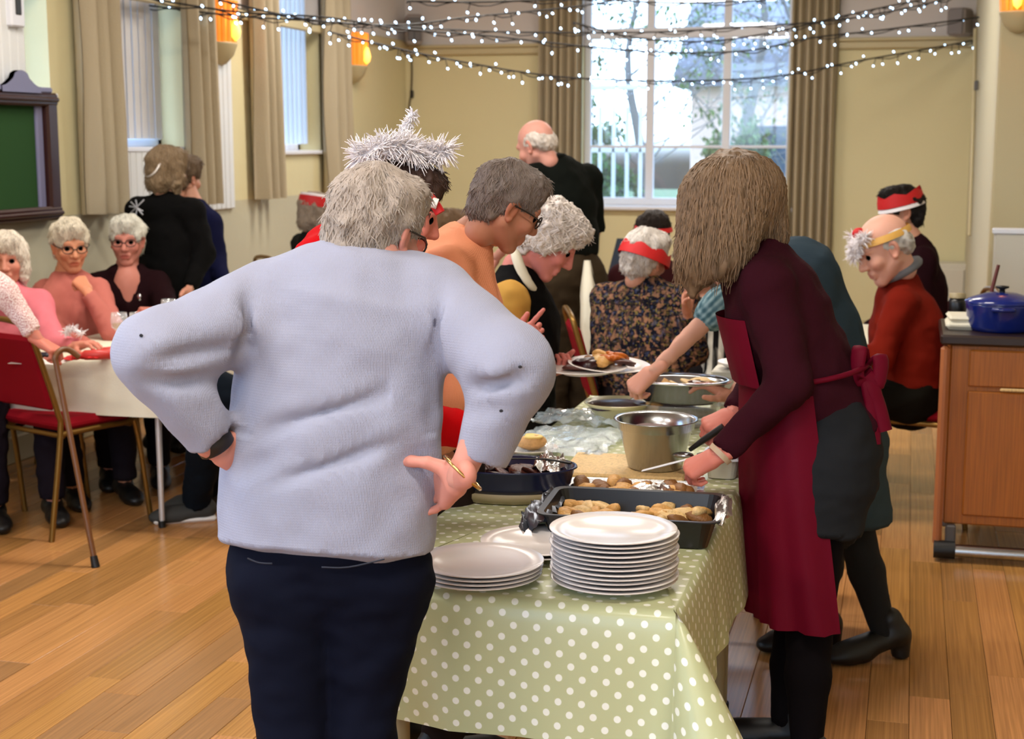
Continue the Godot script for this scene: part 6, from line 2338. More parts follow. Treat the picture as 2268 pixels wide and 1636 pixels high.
func apron_woman() -> void:
	var s := {}
	s.f = dir(-1, 0, 0.18)
	s.nec = at(1688, 548, 3.95)
	s.head = at(1612, 450, 3.93)
	s.face = dir(-0.80, -0.62, 0.12)
	s.hup = dir(-0.5, 0.8, 0)
	s.sl = at(1700, 628, 3.79)
	s.sr = at(1668, 615, 4.09)
	s.che = at(1722, 700, 3.95)
	s.wai = at(1790, 845, 3.95)
	s.pel = at(1858, 965, 3.97)
	s.el = at(1752, 850, 3.74)
	s.wl = at(1592, 1012, 3.75)
	s.er = at(1700, 830, 4.10)
	s.wr = at(1625, 918, 4.0)
	s.lh = ["grip", at(1530, 1040, 3.78) - s.wl, dir(-0.1, -0.9, 0.5)]
	s.rh = ["grip", at(1560, 955, 3.96) - s.wr, dir(0.1, -0.8, 0.5)]
	s.hl = at(1838, 1010, 3.87)
	s.hr = at(1830, 1010, 4.07)
	s.kl = at(1795, 1420, 3.87)
	s.kr = at(1765, 1420, 4.08)
	s.al = on_plane(1790, 1668, 1, 0.09)
	s.ar = on_plane(1742, 1590, 1, 0.09)
	s.w = [0.165, 0.178, 0.165, 0.162]
	s.sq = 0.74
	s.cell = 0.013
	s.bodycell = 0.018
	s.skin = skin_mat(Color(0.80, 0.50, 0.44))
	s.top = cloth(Color(0.20, 0.055, 0.095), "knit", 22.0, 0.6)
	s.hem = at(1880, 965, 3.97)
	s.bottom = cloth(Color(0.13, 0.135, 0.145), "weave", 25.0, 0.4)
	s.bottomname = "skirt"
	s.skirt = 0.42
	s.leg = [0.105, 0.08, 0.06]
	s.tights = cloth(Color(0.05, 0.035, 0.045), "weave", 30.0, 0.3)
	s.shoe = M.black
	s.eyes = false
	s.fold = 0.008
	var o := person("woman in a maroon jumper and crimson apron with long fair hair, serving at the buffet", s.pel)
	figure(o, s)
	var sh := -o.position
	var ap := cloth(Color(0.38, 0.03, 0.12), "weave", 16.0, 0.25)
	ap.roughness = 0.6
	var f: Vector3 = s.f.normalized()
	put("apron", wrap_sheet(at(1752, 835, 3.95) + sh, at(1800, 1358, 3.95) + sh, f, -2.0, 2.0, [0.135, 0.172], [0.19, 0.185], 0.01), ap, o)
	put("apron_bib", wrap_sheet(at(1724, 695, 3.95) + sh, at(1752, 840, 3.95) + sh, f, -0.95, 1.05, [0.163, 0.152], [0.19, 0.20], 0.001), ap, o)
	var st := mb()
	var ring := []
	for i in 25:
		var a := TAU * i / 24.0
		ring.append(at(1800, 822, 3.95) + sh + f * cos(a) * 0.150 + Vector3.UP.cross(f) * sin(a) * 0.185 + Vector3(0, -0.03 * cos(a), 0))
	tube(st, ring, 0.008, 6, false)
	put("apron_string", done(st), ap, o)
	var bow := mb()
	var k0 := at(1922, 812, 3.88) + sh
	for e in [[[1950, 790], [1945, 850], [1920, 830]], [[1905, 770], [1898, 840], [1915, 835]], [[1930, 850], [1948, 900], [1962, 955]], [[1925, 850], [1932, 910], [1935, 985]]]:
		var pts := [k0]
		for q in e:
			pts.append(at(q[0] + 4, q[1], 3.84) + sh)
		tube(bow, curve(pts, 5), [0.012, 0.016, 0.018, 0.02, 0.022, 0.022, 0.022, 0.022, 0.02, 0.02, 0.02, 0.02, 0.02, 0.02, 0.02, 0.02], 8, true, 0.4)
	put("apron_bow", done(bow), ap, o)
	var wt := mb()
	var wn: Vector3 = (s.el - s.wl).normalized()
	tube(wt, [s.wl + sh + wn * 0.002, s.wl + sh + wn * 0.016], [0.033, 0.035], 18)
	put("watch_strap", done(wt), plain(Color(0.75, 0.66, 0.55), 0.4), o)
	# long hair: falls forward from the crown on both sides of the bowed head
	var h := Field.new()
	h.ell(at(1625, 425, 3.94), Vector3(0.112, 0.118, 0.105), Basis.IDENTITY, 0.03)
	h.cap(at(1590, 440, 3.90), at(1545, 590, 3.87), 0.095, 0.050, 0.05)
	h.cap(at(1640, 420, 3.88), at(1610, 570, 3.84), 0.100, 0.060, 0.05)
	h.cap(at(1670, 430, 3.93), at(1712, 520, 3.93), 0.085, 0.045, 0.05)
	h.cap(at(1560, 450, 3.97), at(1525, 600, 3.97), 0.06, 0.035, 0.05)
	h.cap(at(1545, 580, 3.88), at(1535, 650, 3.88), 0.045, 0.015, 0.03)
	var hs := skin_of(h, 0.008, FOLD, 0.010, Vector3(26, 7, 26), SHIFT)
	hs.C.resize(hs.V.size())
	for i in hs.V.size():
		var k := 0.72 + 0.35 * FOLD.get_noise_3dv(hs.V[i] * Vector3(46, 8, 46))
		hs.C[i] = Color(k, k, k)
	var rng := RandomNumberGenerator.new()
	rng.seed = 12
	var top := at(1640, 345, 3.94)
	var mid := at(1625, 430, 3.93)
	for n in 2400:
		var a := rng.randf() * TAU
		var d0 := Vector3(cos(a), rng.randf_range(0.2, 1.4), sin(a)).normalized()
		var r := h.reach(mid, d0, 0.3)
		var p := mid + d0 * r
		var pts := [p]
		var tn := rng.randf_range(0.7, 1.15) * (1.0 + 0.75 * FOLD.get_noise_3dv(Vector3(p.x * 26.0, p.y * 5.0, p.z * 26.0)))
		var wav := rng.randf() * TAU
		var go := Vector3(cos(a) * 0.25, -1, sin(a) * 0.25)
		var stray := Vector3(rng.randf_range(-0.15, 0.15), 0, rng.randf_range(-0.15, 0.15))
		for k in rng.randi_range(6, 16):
			# slide down the surface
			var e := 0.012
			var gr := Vector3(h.look(p + Vector3(e, 0, 0)) - h.look(p - Vector3(e, 0, 0)), h.look(p + Vector3(0, e, 0)) - h.look(p - Vector3(0, e, 0)), h.look(p + Vector3(0, 0, e)) - h.look(p - Vector3(0, 0, e)))
			if gr.length() < 1e-5:
				break
			gr = gr.normalized()
			var step := (Vector3.DOWN + stray * 0.5)
			step = step - gr * step.dot(gr)
			if step.length() < 0.12:
				step = go - gr * go.dot(gr)
			p += step.normalized() * 0.018 + right_dir * 0.0035 * sin(wav + k * 0.8)
			p -= gr * (h.look(p) - rng.randf_range(-0.001, 0.003))
			pts.append(p)
		if p.y < 1.46 and pts.size() > 3:
			for k in rng.randi_range(0, 2):
				p += Vector3(rng.randf_range(-0.004, 0.004), -0.018, rng.randf_range(-0.004, 0.004)) - right_dir * 0.003
				pts.append(p)
		if pts.size() > 3:
			strand(hs, pts, 0.0027 * rng.randf_range(0.6, 1.2), tn)
	put("hair", hs.mesh(sh), hair_mat(Color(0.53, 0.43, 0.33)), o)

func teal_woman() -> void:
	var s := {}
	s.f = dir(-1, 0, -0.1)
	s.nec = at(1690, 562, 4.8)
	s.head = at(1596, 545, 4.75)
	s.face = dir(-0.7, -0.7, 0)
	s.hup = dir(-0.6, 0.6, 0)
	s.sl = at(1700, 610, 4.66)
	s.sr = at(1690, 590, 4.96)
	s.che = at(1772, 640, 4.8)
	s.wai = at(1826, 760, 4.82)
	s.pel = at(1862, 880, 4.85)
	s.el = at(1585, 690, 4.62)
	s.wl = at(1450, 822, 4.60)
	s.er = at(1690, 800, 4.8)
	s.wr = at(1622, 880, 4.75)
	s.lh = ["grip", at(1390, 870, 4.62) - s.wl, dir(-0.2, -0.8, 0.4)]
	s.rh = ["relaxed", dir(-0.6, 0.3, 0), dir(-0.5, -0.5, 0)]
	s.hl = at(1870, 950, 4.76)
	s.hr = at(1850, 950, 4.96)
	s.kl = at(1905, 1200, 4.80)
	s.kr = at(1842, 1200, 5.0)
	s.al = on_plane(1962, 1405, 1, 0.09)
	s.ar = on_plane(1810, 1380, 1, 0.09)
	s.toe = dir(-1, 0, -0.25)
	s.w = [0.16, 0.172, 0.165, 0.16]
	s.sq = 0.72
	s.cell = 0.017
	s.skin = tone(0.25)
	s.top = cloth(Color(0.17, 0.225, 0.265), "knit", 20.0, 0.4)
	s.hem = at(1855, 850, 4.84)
	s.sleeve = 0.18
	s.sleevemat = cloth(Color(1, 1, 1), "weave", 9.0, 0.4, "tartan")
	s.bottom = cloth(Color(0.20, 0.25, 0.27), "weave", 25.0, 0.4)
	s.bottomname = "skirt"
	s.skirt = 0.86
	s.leg = [0.115, 0.08, 0.06]
	s.tights = plain(Color(0.012, 0.012, 0.014), 0.9)
	s.shoe = plain(Color(0.015, 0.015, 0.017), 0.5)
	s.heel = 0.035
	s.hair = "short"
	s.hairmat = hair_mat(Color(0.45, 0.38, 0.33))
	s.eyes = false
	s.topname = "cardigan"
	var o := person("woman in a teal cardigan bending over the buffet behind the woman in the crimson apron", s.pel)
	figure(o, s)

func peach_woman() -> void:
	var s := {}
	s.f = dir(0.9, 0, 0.43)
	s.nec = at(1050, 520, 3.84)
	s.head = at(1126, 450, 3.78)
	s.hs = 0.9
	s.hairk = 0.94
	s.face = dir(0.82, -0.50, 0.28)
	s.hup = dir(0.42, 0.9, 0)
	s.sr = at(985, 606, 3.70)
	s.sl = at(1012, 600, 4.0)
	s.che = at(998, 690, 3.85)
	s.pel = at(945, 985, 3.88)
	s.er = at(1000, 880, 3.62)
	s.wr = at(975, 1000, 3.70)
	s.rh = ["grip", dir(0.1, -1, 0.2), dir(-0.3, 0, 1)]
	s.el = at(1040, 860, 4.08)
	s.wl = at(1010, 950, 4.0)
	stand(s)
	s.w = [0.165, 0.17, 0.16, 0.17]
	s.sq = 0.72
	s.cell = 0.014
	s.bodycell = 0.018
	s.skin = skin_mat(Color(0.68, 0.46, 0.36))
	s.hair = "short"
	s.hairmat = hair_mat(Color(0.48, 0.43, 0.40))
	s.top = cloth(Color(0.89, 0.585, 0.44), "knit", 20.0, 0.4)
	s.bottom = cloth(Color(0.16, 0.12, 0.11), "weave", 20.0, 0.4)
	s.shoe = M.black
	var o := person("woman in a peach jumper with short grey hair looking down at the buffet", s.pel)
	figure(o, s)
	spectacles(o, head_at(s), M.spec)
	var st := mb()
	ring_round(st, s.nec - o.position + Vector3(0, 0.0, 0), dir(0.25, 0.95, 0.1), 0.062, 0.013)
	put("collar", done(st), s.top, o)

# tufts of white tinsel along a curve
func fluff(o: Node3D, called: String, pts: Array, rad: float, n: int, mat: Material, seed_: int) -> void:
	var s := Hide.new()
	var cv := curve(pts, 8)
	var rng := RandomNumberGenerator.new()
	rng.seed = seed_
	var st := mb()
	tube(st, cv, rad * 0.3, 7)
	for i in n:
		var p: Vector3 = cv[rng.randi() % cv.size()]
		var d := Vector3(rng.randf_range(-1, 1), rng.randf_range(-0.8, 1), rng.randf_range(-1, 1)).normalized()
		var e := p + d * rad * rng.randf_range(0.6, 1.25)
		tube(st, [p, p.lerp(e, 0.6) + Vector3(0, 0.1, 0) * rad, e], [0.0018, 0.0016, 0.0008], 4, false)
	put(called, done(st), mat, o)

func red_woman() -> void:
	var s := {}
	s.f = dir(0.92, 0, 0.4)
	s.nec = at(835, 550, 3.42)
	s.head = at(882, 458, 3.40)
	s.hs = 0.95
	s.hairk = 0.95
	s.face = dir(0.90, -0.36, 0.22)
	s.hup = dir(0.3, 0.95, 0)
	s.sr = at(716, 582, 3.32)
	s.sl = at(780, 600, 3.60)
	s.che = at(768, 700, 3.46)
	s.pel = at(725, 950, 3.48)
	s.er = at(880, 930, 3.24)
	s.wr = at(1046, 955, 3.34)
	s.sleeve = 1.0
	s.rh = ["grip", dir(1, -0.05, 0.2), dir(0, -0.6, 0.8)]
	s.el = at(850, 850, 3.66)
	s.wl = at(960, 900, 3.7)
	stand(s)
	s.w = [0.17, 0.185, 0.19, 0.215]
	s.sq = 0.95
	s.cell = 0.016
	s.skin = skin_mat(Color(0.82, 0.50, 0.45))
	s.hair = "short"
	s.hairmat = hair_mat(Color(0.28, 0.20, 0.17))
	s.top = cloth(Color(0.72, 0.02, 0.05), "knit", 20.0, 0.3)
	s.bottom = cloth(Color(0.08, 0.07, 0.08), "weave", 20.0, 0.4)
	s.shoe = M.black
	var o := person("woman in bright red with a white feathery headband behind the pale blue jumper", s.pel)
	figure(o, s)
	var sh := -o.position
	fluff(o, "headband_fluff", [at(795, 352, 3.33) + sh, at(835, 332, 3.32) + sh, at(880, 325, 3.33) + sh, at(915, 338, 3.34) + sh], 0.05, 900, M.white_fluff, 1)
	fluff(o, "headband_antler", [at(872, 325, 3.38) + sh, at(893, 290, 3.38) + sh, at(914, 252, 3.38) + sh], 0.02, 380, M.white_fluff, 2)
	fluff(o, "headband_fluff", [at(915, 365, 3.36) + sh, at(940, 345, 3.36) + sh, at(965, 340, 3.36) + sh, at(985, 335, 3.36) + sh], 0.044, 620, M.white_fluff, 3)
	# red and white striped ornament hanging at the cheek
	var st := mb()
	tube(st, curve([at(948, 432, 3.30) + sh, at(962, 450, 3.30) + sh, at(974, 470, 3.30) + sh], 4), 0.012, 8)
	put("ornament", done(st), M.red_paper, o)
	var sw := mb()
	tube(sw, [at(956, 446, 3.285) + sh, at(968, 450, 3.285) + sh], 0.012, 8)
	put("ornament_band", done(sw), M.white_paper, o)

func white_haired_woman() -> void:
	var s := {}
	s.f = dir(0.9, 0, -0.2)
	s.nec = at(1148, 590, 5.03)
	s.head = at(1218, 530, 5.0)
	s.face = dir(0.78, -0.60, -0.08)
	s.hup = dir(0.5, 0.85, 0)
	s.sr = at(1128, 668, 4.87)
	s.sl = at(1150, 660, 5.18)
	s.che = at(1158, 720, 5.03)
	s.pel = at(1150, 905, 5.06)
	s.er = at(1116, 792, 4.80)
	s.wr = at(1148, 772, 4.76)
	s.rh = ["point", at(1205, 712, 4.72) - s.wr, dir(0.5, 0.3, 1)]
	s.el = at(1170, 810, 5.2)
	s.wl = at(1215, 822, 5.05)
	s.lh = ["grip", at(1255, 815, 4.95) - s.wl, dir(0.2, 1, -0.2)]
	stand(s)
	s.w = [0.155, 0.165, 0.16, 0.17]
	s.sq = 0.7
	s.cell = 0.016
	s.bodycell = 0.02
	s.skin = skin_mat(Color(0.78, 0.48, 0.44))
	s.hair = "curly"
	s.hairmat = hair_mat(Color(0.88, 0.84, 0.81))
	s.top = cloth(Color(0.035, 0.034, 0.04), "knit", 20.0, 0.3)
	s.topname = "waistcoat"
	s.sleevemat = cloth(Color(0.70, 0.53, 0.25), "weave", 14.0, 0.4)
	s.bottom = cloth(Color(0.09, 0.08, 0.07), "weave", 20.0, 0.4)
	s.shoe = M.black
	var o := person("white haired woman in a black waistcoat and mustard sleeves, pointing over the far plates", s.pel)
	figure(o, s)
	var sh := -o.position
	var st := mb()
	tube(st, curve([at(1140, 552, 4.93) + sh, at(1152, 590, 4.90) + sh, at(1172, 625, 4.90) + sh, at(1186, 640, 4.93) + sh], 4), [0.012, 0.018, 0.02, 0.02, 0.02, 0.02, 0.018, 0.018, 0.016, 0.016, 0.014, 0.012, 0.01], 8, true, 0.5)
	put("collar", done(st), M.white_cloth, o)

func bald_man() -> void:
	var s := {}
	s.f = dir(-0.55, 0, 0.85)
	s.nec = at(1222, 362, 7.22)
	s.head = at(1187, 318, 7.18)
	s.face = dir(-0.74, -0.42, 0.5)
	s.hup = dir(-0.25, 1, 0.1)
	s.che = at(1245, 452, 7.22)
	s.pel = at(1262, 600, 7.22)
	arms(s, at(1240, 392, 7.22), 0.175)
	s.w = [0.17, 0.175, 0.165, 0.165]
	s.sq = 0.68
	s.cell = 0.02
	s.skin = skin_mat(Color(0.78, 0.56, 0.50))
	s.hair = "bald"
	s.hairmat = hair_mat(Color(0.82, 0.78, 0.74))
	s.hem = at(1258, 568, 7.22)
	s.sleeve = -1.0
	s.top = cloth(Color(0.045, 0.058, 0.045), "weave", 20.0, 0.3)
	s.topname = "polo_shirt"
	s.bottom = cloth(Color(0.20, 0.16, 0.11), "weave", 16.0, 0.5)
	s.shoe = M.black
	s.leg = [0.115, 0.085, 0.07]
	stand(s)
	s.eyes = false
	var o := person("bald man in a dark green polo shirt standing with his back to the far window", s.pel)
	figure(o, s)
	var st := mb()
	ring_round(st, s.nec - o.position + Vector3(0, 0.015, 0), dir(-0.35, 0.9, 0.15), 0.064, 0.016)
	put("collar", done(st), s.top, o)

func far_guests() -> void:
	# guest in a floral blouse and paper crown, seen from behind
	var s := {}
	s.f = dir(0.35, 0, 0.94)
	s.nec = at(1432, 618, 6.42)
	s.head = at(1432, 570, 6.40)
	s.face = dir(0.62, -0.22, 0.75)
	s.hup = dir(0.18, 1, 0)
	s.che = at(1428, 752, 6.42)
	s.pel = at(1424, 885, 6.42)
	s.er = at(1540, 780, 6.35)
	s.wr = at(1525, 690, 6.2)
	s.el = at(1335, 800, 6.40)
	arms(s, at(1430, 662, 6.42), 0.175)
	sit(s, s.f)
	s.w = [0.17, 0.18, 0.185, 0.20]
	s.cell = 0.019
	s.skin = tone(0.45)
	s.hair = "short"
	s.hairmat = hair_mat(Color(0.80, 0.77, 0.74))
	s.top = cloth(Color(1, 1, 1), "weave", 1.3, 0.3, "floral")
	s.topname = "blouse"
	s.bottom = cloth(Color(0.10, 0.08, 0.09), "weave", 20.0, 0.4)
	s.shoe = M.black
	s.eyes = false
	var o := person("seated guest in a dark floral blouse wearing a red paper crown over white hair", s.pel)
	figure(o, s)
	crown(o, "paper_crown", head_at(s), -0.012, 0.030, 7, M.red_paper, 1.17, 0.12)
	# second crowned head beyond, a striped shirt, a brown head
	var seats := [
		[[1450, 520, 7.7], dir(0.2, -0.1, -1), "short", Color(0.16, 0.12, 0.10), Color(0.20, 0.08, 0.09), "dark haired guest with a red headband sitting beyond the floral blouse", 0.3],
		[[1545, 600, 6.9], dir(-0.9, -0.2, -0.3), "short", Color(0.50, 0.46, 0.44), Color(1, 1, 1), "guest in a black and white striped shirt behind the server's long hair", 0.35],
		[[1000, 512, 8.3], dir(0.4, -0.1, 0.9), "short", Color(0.42, 0.32, 0.22), Color(0.20, 0.20, 0.24), "brown haired guest glimpsed behind the peach jumper", 0.35],
		[[698, 468, 9.5], dir(0.75, -0.15, 0.5), "bob", Color(0.62, 0.56, 0.50), Color(0.10, 0.105, 0.10), "guest in a dark grey coat and red and white hat below the second lamp", 0.4]]
	for i in seats.size():
		var g: Array = seats[i]
		var q := {}
		q.head = at(g[0][0], g[0][1], g[0][2])
		q.face = g[1]
		q.f = Vector3(g[1].x, 0, g[1].z).normalized()
		q.nec = q.head + Vector3(0, -0.125, 0) - q.f * 0.03
		q.che = q.head + Vector3(0, -0.36, 0) - q.f * 0.03
		q.pel = Vector3(q.head.x, 0.58, q.head.z) - q.f * 0.04
		arms(q, q.head + Vector3(0, -0.215, 0) - q.f * 0.03, 0.165)
		sit(q, q.f)
		q.cell = 0.024
		q.bodycell = 0.03
		q.skin = tone(g[6])
		q.hair = g[2]
		q.hairmat = hair_mat(g[3])
		q.top = cloth(g[4], "weave", 5.0 if i == 1 else 16.0, 0.3, "stripes" if i == 1 else "")
		q.topname = ["blouse", "shirt", "jumper", "coat"][i]
		q.bottom = cloth(Color(0.10, 0.09, 0.10), "weave", 20.0, 0.4)
		q.shoe = M.black
		var p := person(g[5], q.pel)
		figure(p, q)
		if i == 0:
			crown(p, "headband", head_at(q), 0.028, 0.050, 0, M.red_paper, 1.06)
		if i == 3:
			crown(p, "hat", head_at(q), 0.035, 0.10, 0, M.red_paper, 1.04)
			crown(p, "hat_trim", head_at(q), 0.085, 0.115, 0, M.white_fluff, 0.98)
		chair(["gold framed chair under the dark haired guest", "gold framed chair under the striped shirt guest", "gold framed chair under the brown haired guest", "gold framed chair under the guest in the dark grey coat"][i], Vector3(q.pel.x, 0, q.pel.z), atan2(-q.f.x, -q.f.z), M.red_cloth, M.gold, "gold framed banquet chairs")
	# a cream coat hung over a chair back beside the bald man's legs
	var cc := thing("cream_coat", "cream coat hanging in folds beside the bald man's brown trousers", "coat", Vector3(at(1312, 700, 6.8).x, 0, at(1312, 700, 6.8).z))
	var rows := []
	for j in 12:
		var t := j / 11.0
		var row := []
		for i in 17:
			var u := i / 16.0 * TAU
			var w := lerpf(0.014, 0.046, minf(1.0, t * 1.7)) * (1.0 - 0.5 * maxf(0.0, t - 0.6)) * (1.0 + 0.35 * lump.get_noise_2d(t * 140.0, i * 40.0))
			row.append(at(lerpf(1302, 1312, t), lerpf(575, 800, t), 6.8) + right_dir * cos(u) * w * (1.0 + 0.25 * sin(u * 5.0 + t * 2.0)) + away_dir * sin(u) * w * 1.2 - cc.position)
		rows.append(row)
	rows.reverse()
	put("coat", sheet(rows, 0.004), M.white_cloth, cc)
	var hk := mb()
	tube(hk, [at(1302, 575, 6.8) - cc.position + Vector3(0, -0.01, 0), Vector3(0.0, 0.02, 0.0), Vector3(0, 0, 0)], 0.012, 8)
	put("stand", done(hk), M.grey_plastic, cc)

func right_guests() -> void:
	var s := {}
	s.f = dir(-1, 0, 0.05)
	s.nec = at(2000, 606, 6.46)
	s.head = at(1962, 546, 6.4)
	s.face = dir(-0.86, -0.46, -0.12)
	s.hup = dir(-0.35, 0.9, 0)
	s.sl = at(2000, 672, 6.34)
	s.sr = at(1995, 660, 6.66)
	s.che = at(2012, 725, 6.5)
	s.wai = at(2020, 800, 6.5)
	s.pel = at(2020, 862, 6.5)
	s.el = at(1952, 800, 6.28)
	s.wl = at(1868, 770, 6.3)
	s.er = at(1950, 800, 6.70)
	s.wr = at(1868, 770, 6.66)
	sit(s, s.f)
	s.w = [0.18, 0.19, 0.19, 0.19]
	s.sq = 0.8
	s.cell = 0.018
	s.skin = skin_mat(Color(0.85, 0.64, 0.56))
	s.hair = "bald"
	s.hairmat = hair_mat(Color(0.80, 0.78, 0.75))
	s.top = cloth(Color(0.44, 0.10, 0.05), "knit", 18.0, 0.5)
	s.bottom = cloth(Color(0.075, 0.065, 0.04), "weave", 16.0, 0.4)
	s.shoe = M.black
	s.hs = 1.2
	var o := person("bald man in a rust jumper and gold paper crown, seated sideways on the right", s.pel)
	figure(o, s)
	var ht := head_at(s)
	crown(o, "paper_crown", ht, 0.028, 0.052, 0, M.gold_paper, 0.93, -0.12)
	fluff(o, "crown_trim", [ht * Vector3(0.06, 0.075, 0.065) - o.position, ht * Vector3(0.02, 0.05, 0.105) - o.position, ht * Vector3(0.0, 0.02, 0.115) - o.position, ht * Vector3(-0.05, 0.075, 0.07) - o.position], 0.042, 700, M.white_fluff, 8)
	var rt := mb()
	blob(rt, Vector3(0, 0.092, 0.062), Vector3(0.018, 0.02, 0.022), Basis.IDENTITY, 6, 0.2, 12, 8)
	put("crown_point", done(rt), M.red_paper, o, ht.origin - o.position, ht.basis)
	var cl := mb()
	ring_round(cl, s.nec - o.position + Vector3(0, 0.02, 0), dir(-0.5, 0.85, 0), 0.080, 0.021)
	put("collar", done(cl), plain(Color(0.44, 0.45, 0.47), 0.9), o)
	# the guest beyond him
	var q := {}
	q.f = dir(-1, 0, 0.1)
	q.head = at(1998, 466, 7.4)
	q.face = dir(-0.95, -0.15, -0.1)
	q.nec = at(2022, 528, 7.4)
	q.che = at(2040, 640, 7.4)
	q.pel = at(2050, 790, 7.4)
	arms(q, at(2038, 572, 7.4), 0.165)
	sit(q, q.f)
	q.w = [0.165, 0.17, 0.17, 0.18]
	q.sq = 0.75
	q.cell = 0.022
	q.skin = tone(0.5)
	q.hair = "short"
	q.hairmat = hair_mat(Color(0.09, 0.06, 0.05))
	q.top = cloth(Color(0.12, 0.03, 0.055), "weave", 16.0, 0.3)
	q.bottom = cloth(Color(0.05, 0.05, 0.06), "weave", 16.0, 0.3)
	q.shoe = M.black
	var p := person("dark haired guest in maroon with a red and white crown, behind the man in rust", q.pel)
	figure(p, q)
	crown(p, "paper_crown", head_at(q), 0.035, 0.085, 6, M.red_paper, 1.06, 0.1)
	crown(p, "crown_trim", head_at(q), 0.015, 0.04, 0, M.white_fluff, 1.07, 0.1)
	chair("gold framed chair under the dark haired guest in maroon", Vector3(q.pel.x, 0, q.pel.z), atan2(-q.f.x, -q.f.z), M.red_cloth, M.gold, "gold framed banquet chairs")

func left_guests() -> void:
	# A: at the photo's left edge
	var s := {}
	s.f = dir(0.45, 0, -0.9)
	s.head = at(8, 572, 6.75)
	s.face = dir(0.22, -0.06, -1)
	s.nec = at(8, 632, 6.78)
	s.che = at(12, 730, 6.8)
	s.pel = at(5, 872, 6.8)
	s.sl = at(78, 672, 6.78)
	s.el = at(118, 768, 6.62)
	s.wl = at(165, 766, 6.45)
	s.lh = ["relaxed", at(235, 752, 6.35) - s.wl, dir(0.1, -1, 0)]
	arms(s, at(10, 672, 6.8), 0.15)
	sit(s, s.f)
	s.skin = skin_mat(Color(0.80, 0.54, 0.46))
	s.hair = "bob"
	s.hairmat = hair_mat(Color(0.86, 0.82, 0.76))
	s.top = cloth(Color(0.84, 0.46, 0.50), "knit", 18.0, 0.3)
	s.topname = "cardigan"
	s.bottom = cloth(Color(0.10, 0.08, 0.11), "weave", 16.0, 0.3)
	s.shoe = M.black
	var o := person("white haired woman in a pink cardigan at the photo's left edge, looking up", s.pel)
	figure(o, s)
	fluff(o, "lace_cuff", [at(140, 738, 6.47) - o.position, at(155, 728, 6.46) - o.position, at(178, 740, 6.45) - o.position], 0.028, 130, M.white_fluff, 12)
	# B: hand at her chin
	s = {}
	s.f = dir(0.5, 0, -0.85)
	s.head = at(150, 541, 7.1)
	s.face = dir(0.48, -0.16, -0.86)
	s.nec = at(143, 602, 7.14)
	s.che = at(150, 690, 7.15)
	s.pel = at(150, 832, 7.15)
	s.sl = at(208, 645, 7.12)
	s.el = at(246, 735, 6.88)
	s.wl = at(188, 644, 6.88)
	s.lh = ["grip", at(152, 592, 6.95) - s.wl, dir(-0.6, 0.1, 0.7)]
	s.sr = at(98, 650, 7.2)
	s.er = at(120, 740, 7.0)
	s.wr = at(195, 770, 6.7)
	sit(s, s.f)
	s.skin = skin_mat(Color(0.80, 0.55, 0.42))
	s.hair = "short"
	s.hairmat = hair_mat(Color(0.84, 0.80, 0.72))
	s.top = cloth(Color(0.72, 0.42, 0.38), "knit", 18.0, 0.3)
	s.bottom = cloth(Color(0.12, 0.10, 0.12), "weave", 16.0, 0.3)
	s.shoe = M.black
	o = person("woman in a salmon pink jumper and glasses resting her chin on her hand", s.pel)
	figure(o, s)
	spectacles(o, head_at(s), M.spec)
	# C: maroon v neck
	s = {}
	s.f = dir(0.25, 0, -0.97)
	s.head = at(277, 530, 7.5)
	s.face = dir(0.08, -0.08, -1)
	s.nec = at(277, 592, 7.53)
	s.che = at(282, 672, 7.54)
	s.pel = at(285, 802, 7.55)
	s.sr = at(212, 630, 7.56)
	s.er = at(205, 735, 7.4)
	s.wr = at(268, 752, 7.1)
	s.sl = at(345, 630, 7.54)
	s.el = at(378, 705, 7.35)
	s.wl = at(345, 690, 7.15)
	s.lh = ["grip", at(312, 688, 7.08) - s.wl, dir(-0.2, -0.9, 0.2)]
	sit(s, s.f)
	s.vneck = 0.085
	s.skin = skin_mat(Color(0.74, 0.48, 0.42))
	s.hair = "short"
	s.hairmat = hair_mat(Color(0.84, 0.83, 0.78))
	s.top = cloth(Color(0.105, 0.030, 0.045), "weave", 18.0, 0.3)
	s.bottom = cloth(Color(0.08, 0.06, 0.07), "weave", 16.0, 0.3)
	s.shoe = M.black
	o = person("white haired woman in a dark maroon v necked top and glasses facing the viewer", s.pel)
	figure(o, s)
	spectacles(o, head_at(s), M.spec)
	var pn := mb()
	blob(pn, at(304, 657, 7.36) - o.position, Vector3(0.012, 0.018, 0.008), Basis.IDENTITY, 2, 0.05, 12, 8)
	put("pendant", done(pn), M.chrome, o)
	# the standing woman in black
	s = {}
	s.f = dir(0.5, 0, 0.86)
	s.head = at(368, 374, 7.8)
	s.face = dir(0.66, -0.12, 0.74)
	s.nec = at(372, 438, 7.82)
	s.che = at(370, 540, 7.82)
	s.pel = at(362, 680, 7.82)
	s.er = at(450, 560, 7.72)
	s.wr = at(415, 640, 7.6)
	arms(s, at(362, 464, 7.82), 0.19)
	stand(s)
	s.w = [0.17, 0.175, 0.175, 0.19]
	s.skin = tone(0.3)
	s.hair = "bob"
	s.hairmat = hair_mat(Color(0.50, 0.42, 0.32))
	s.top = cloth(Color(0.035, 0.032, 0.032), "fuzz", 14.0, 0.6)
	s.bottom = cloth(Color(0.04, 0.04, 0.045), "weave", 16.0, 0.3)
	s.shoe = M.black
	s.eyes = false
	s.cell = 0.019
	o = person("woman with a fair bob and headband standing in black with her back turned", s.pel)
	figure(o, s)
	crown(o, "headband", head_at(s), 0.095, 0.104, 0, M.white_paper, 0.70, -1.2)
	var pr := mb()
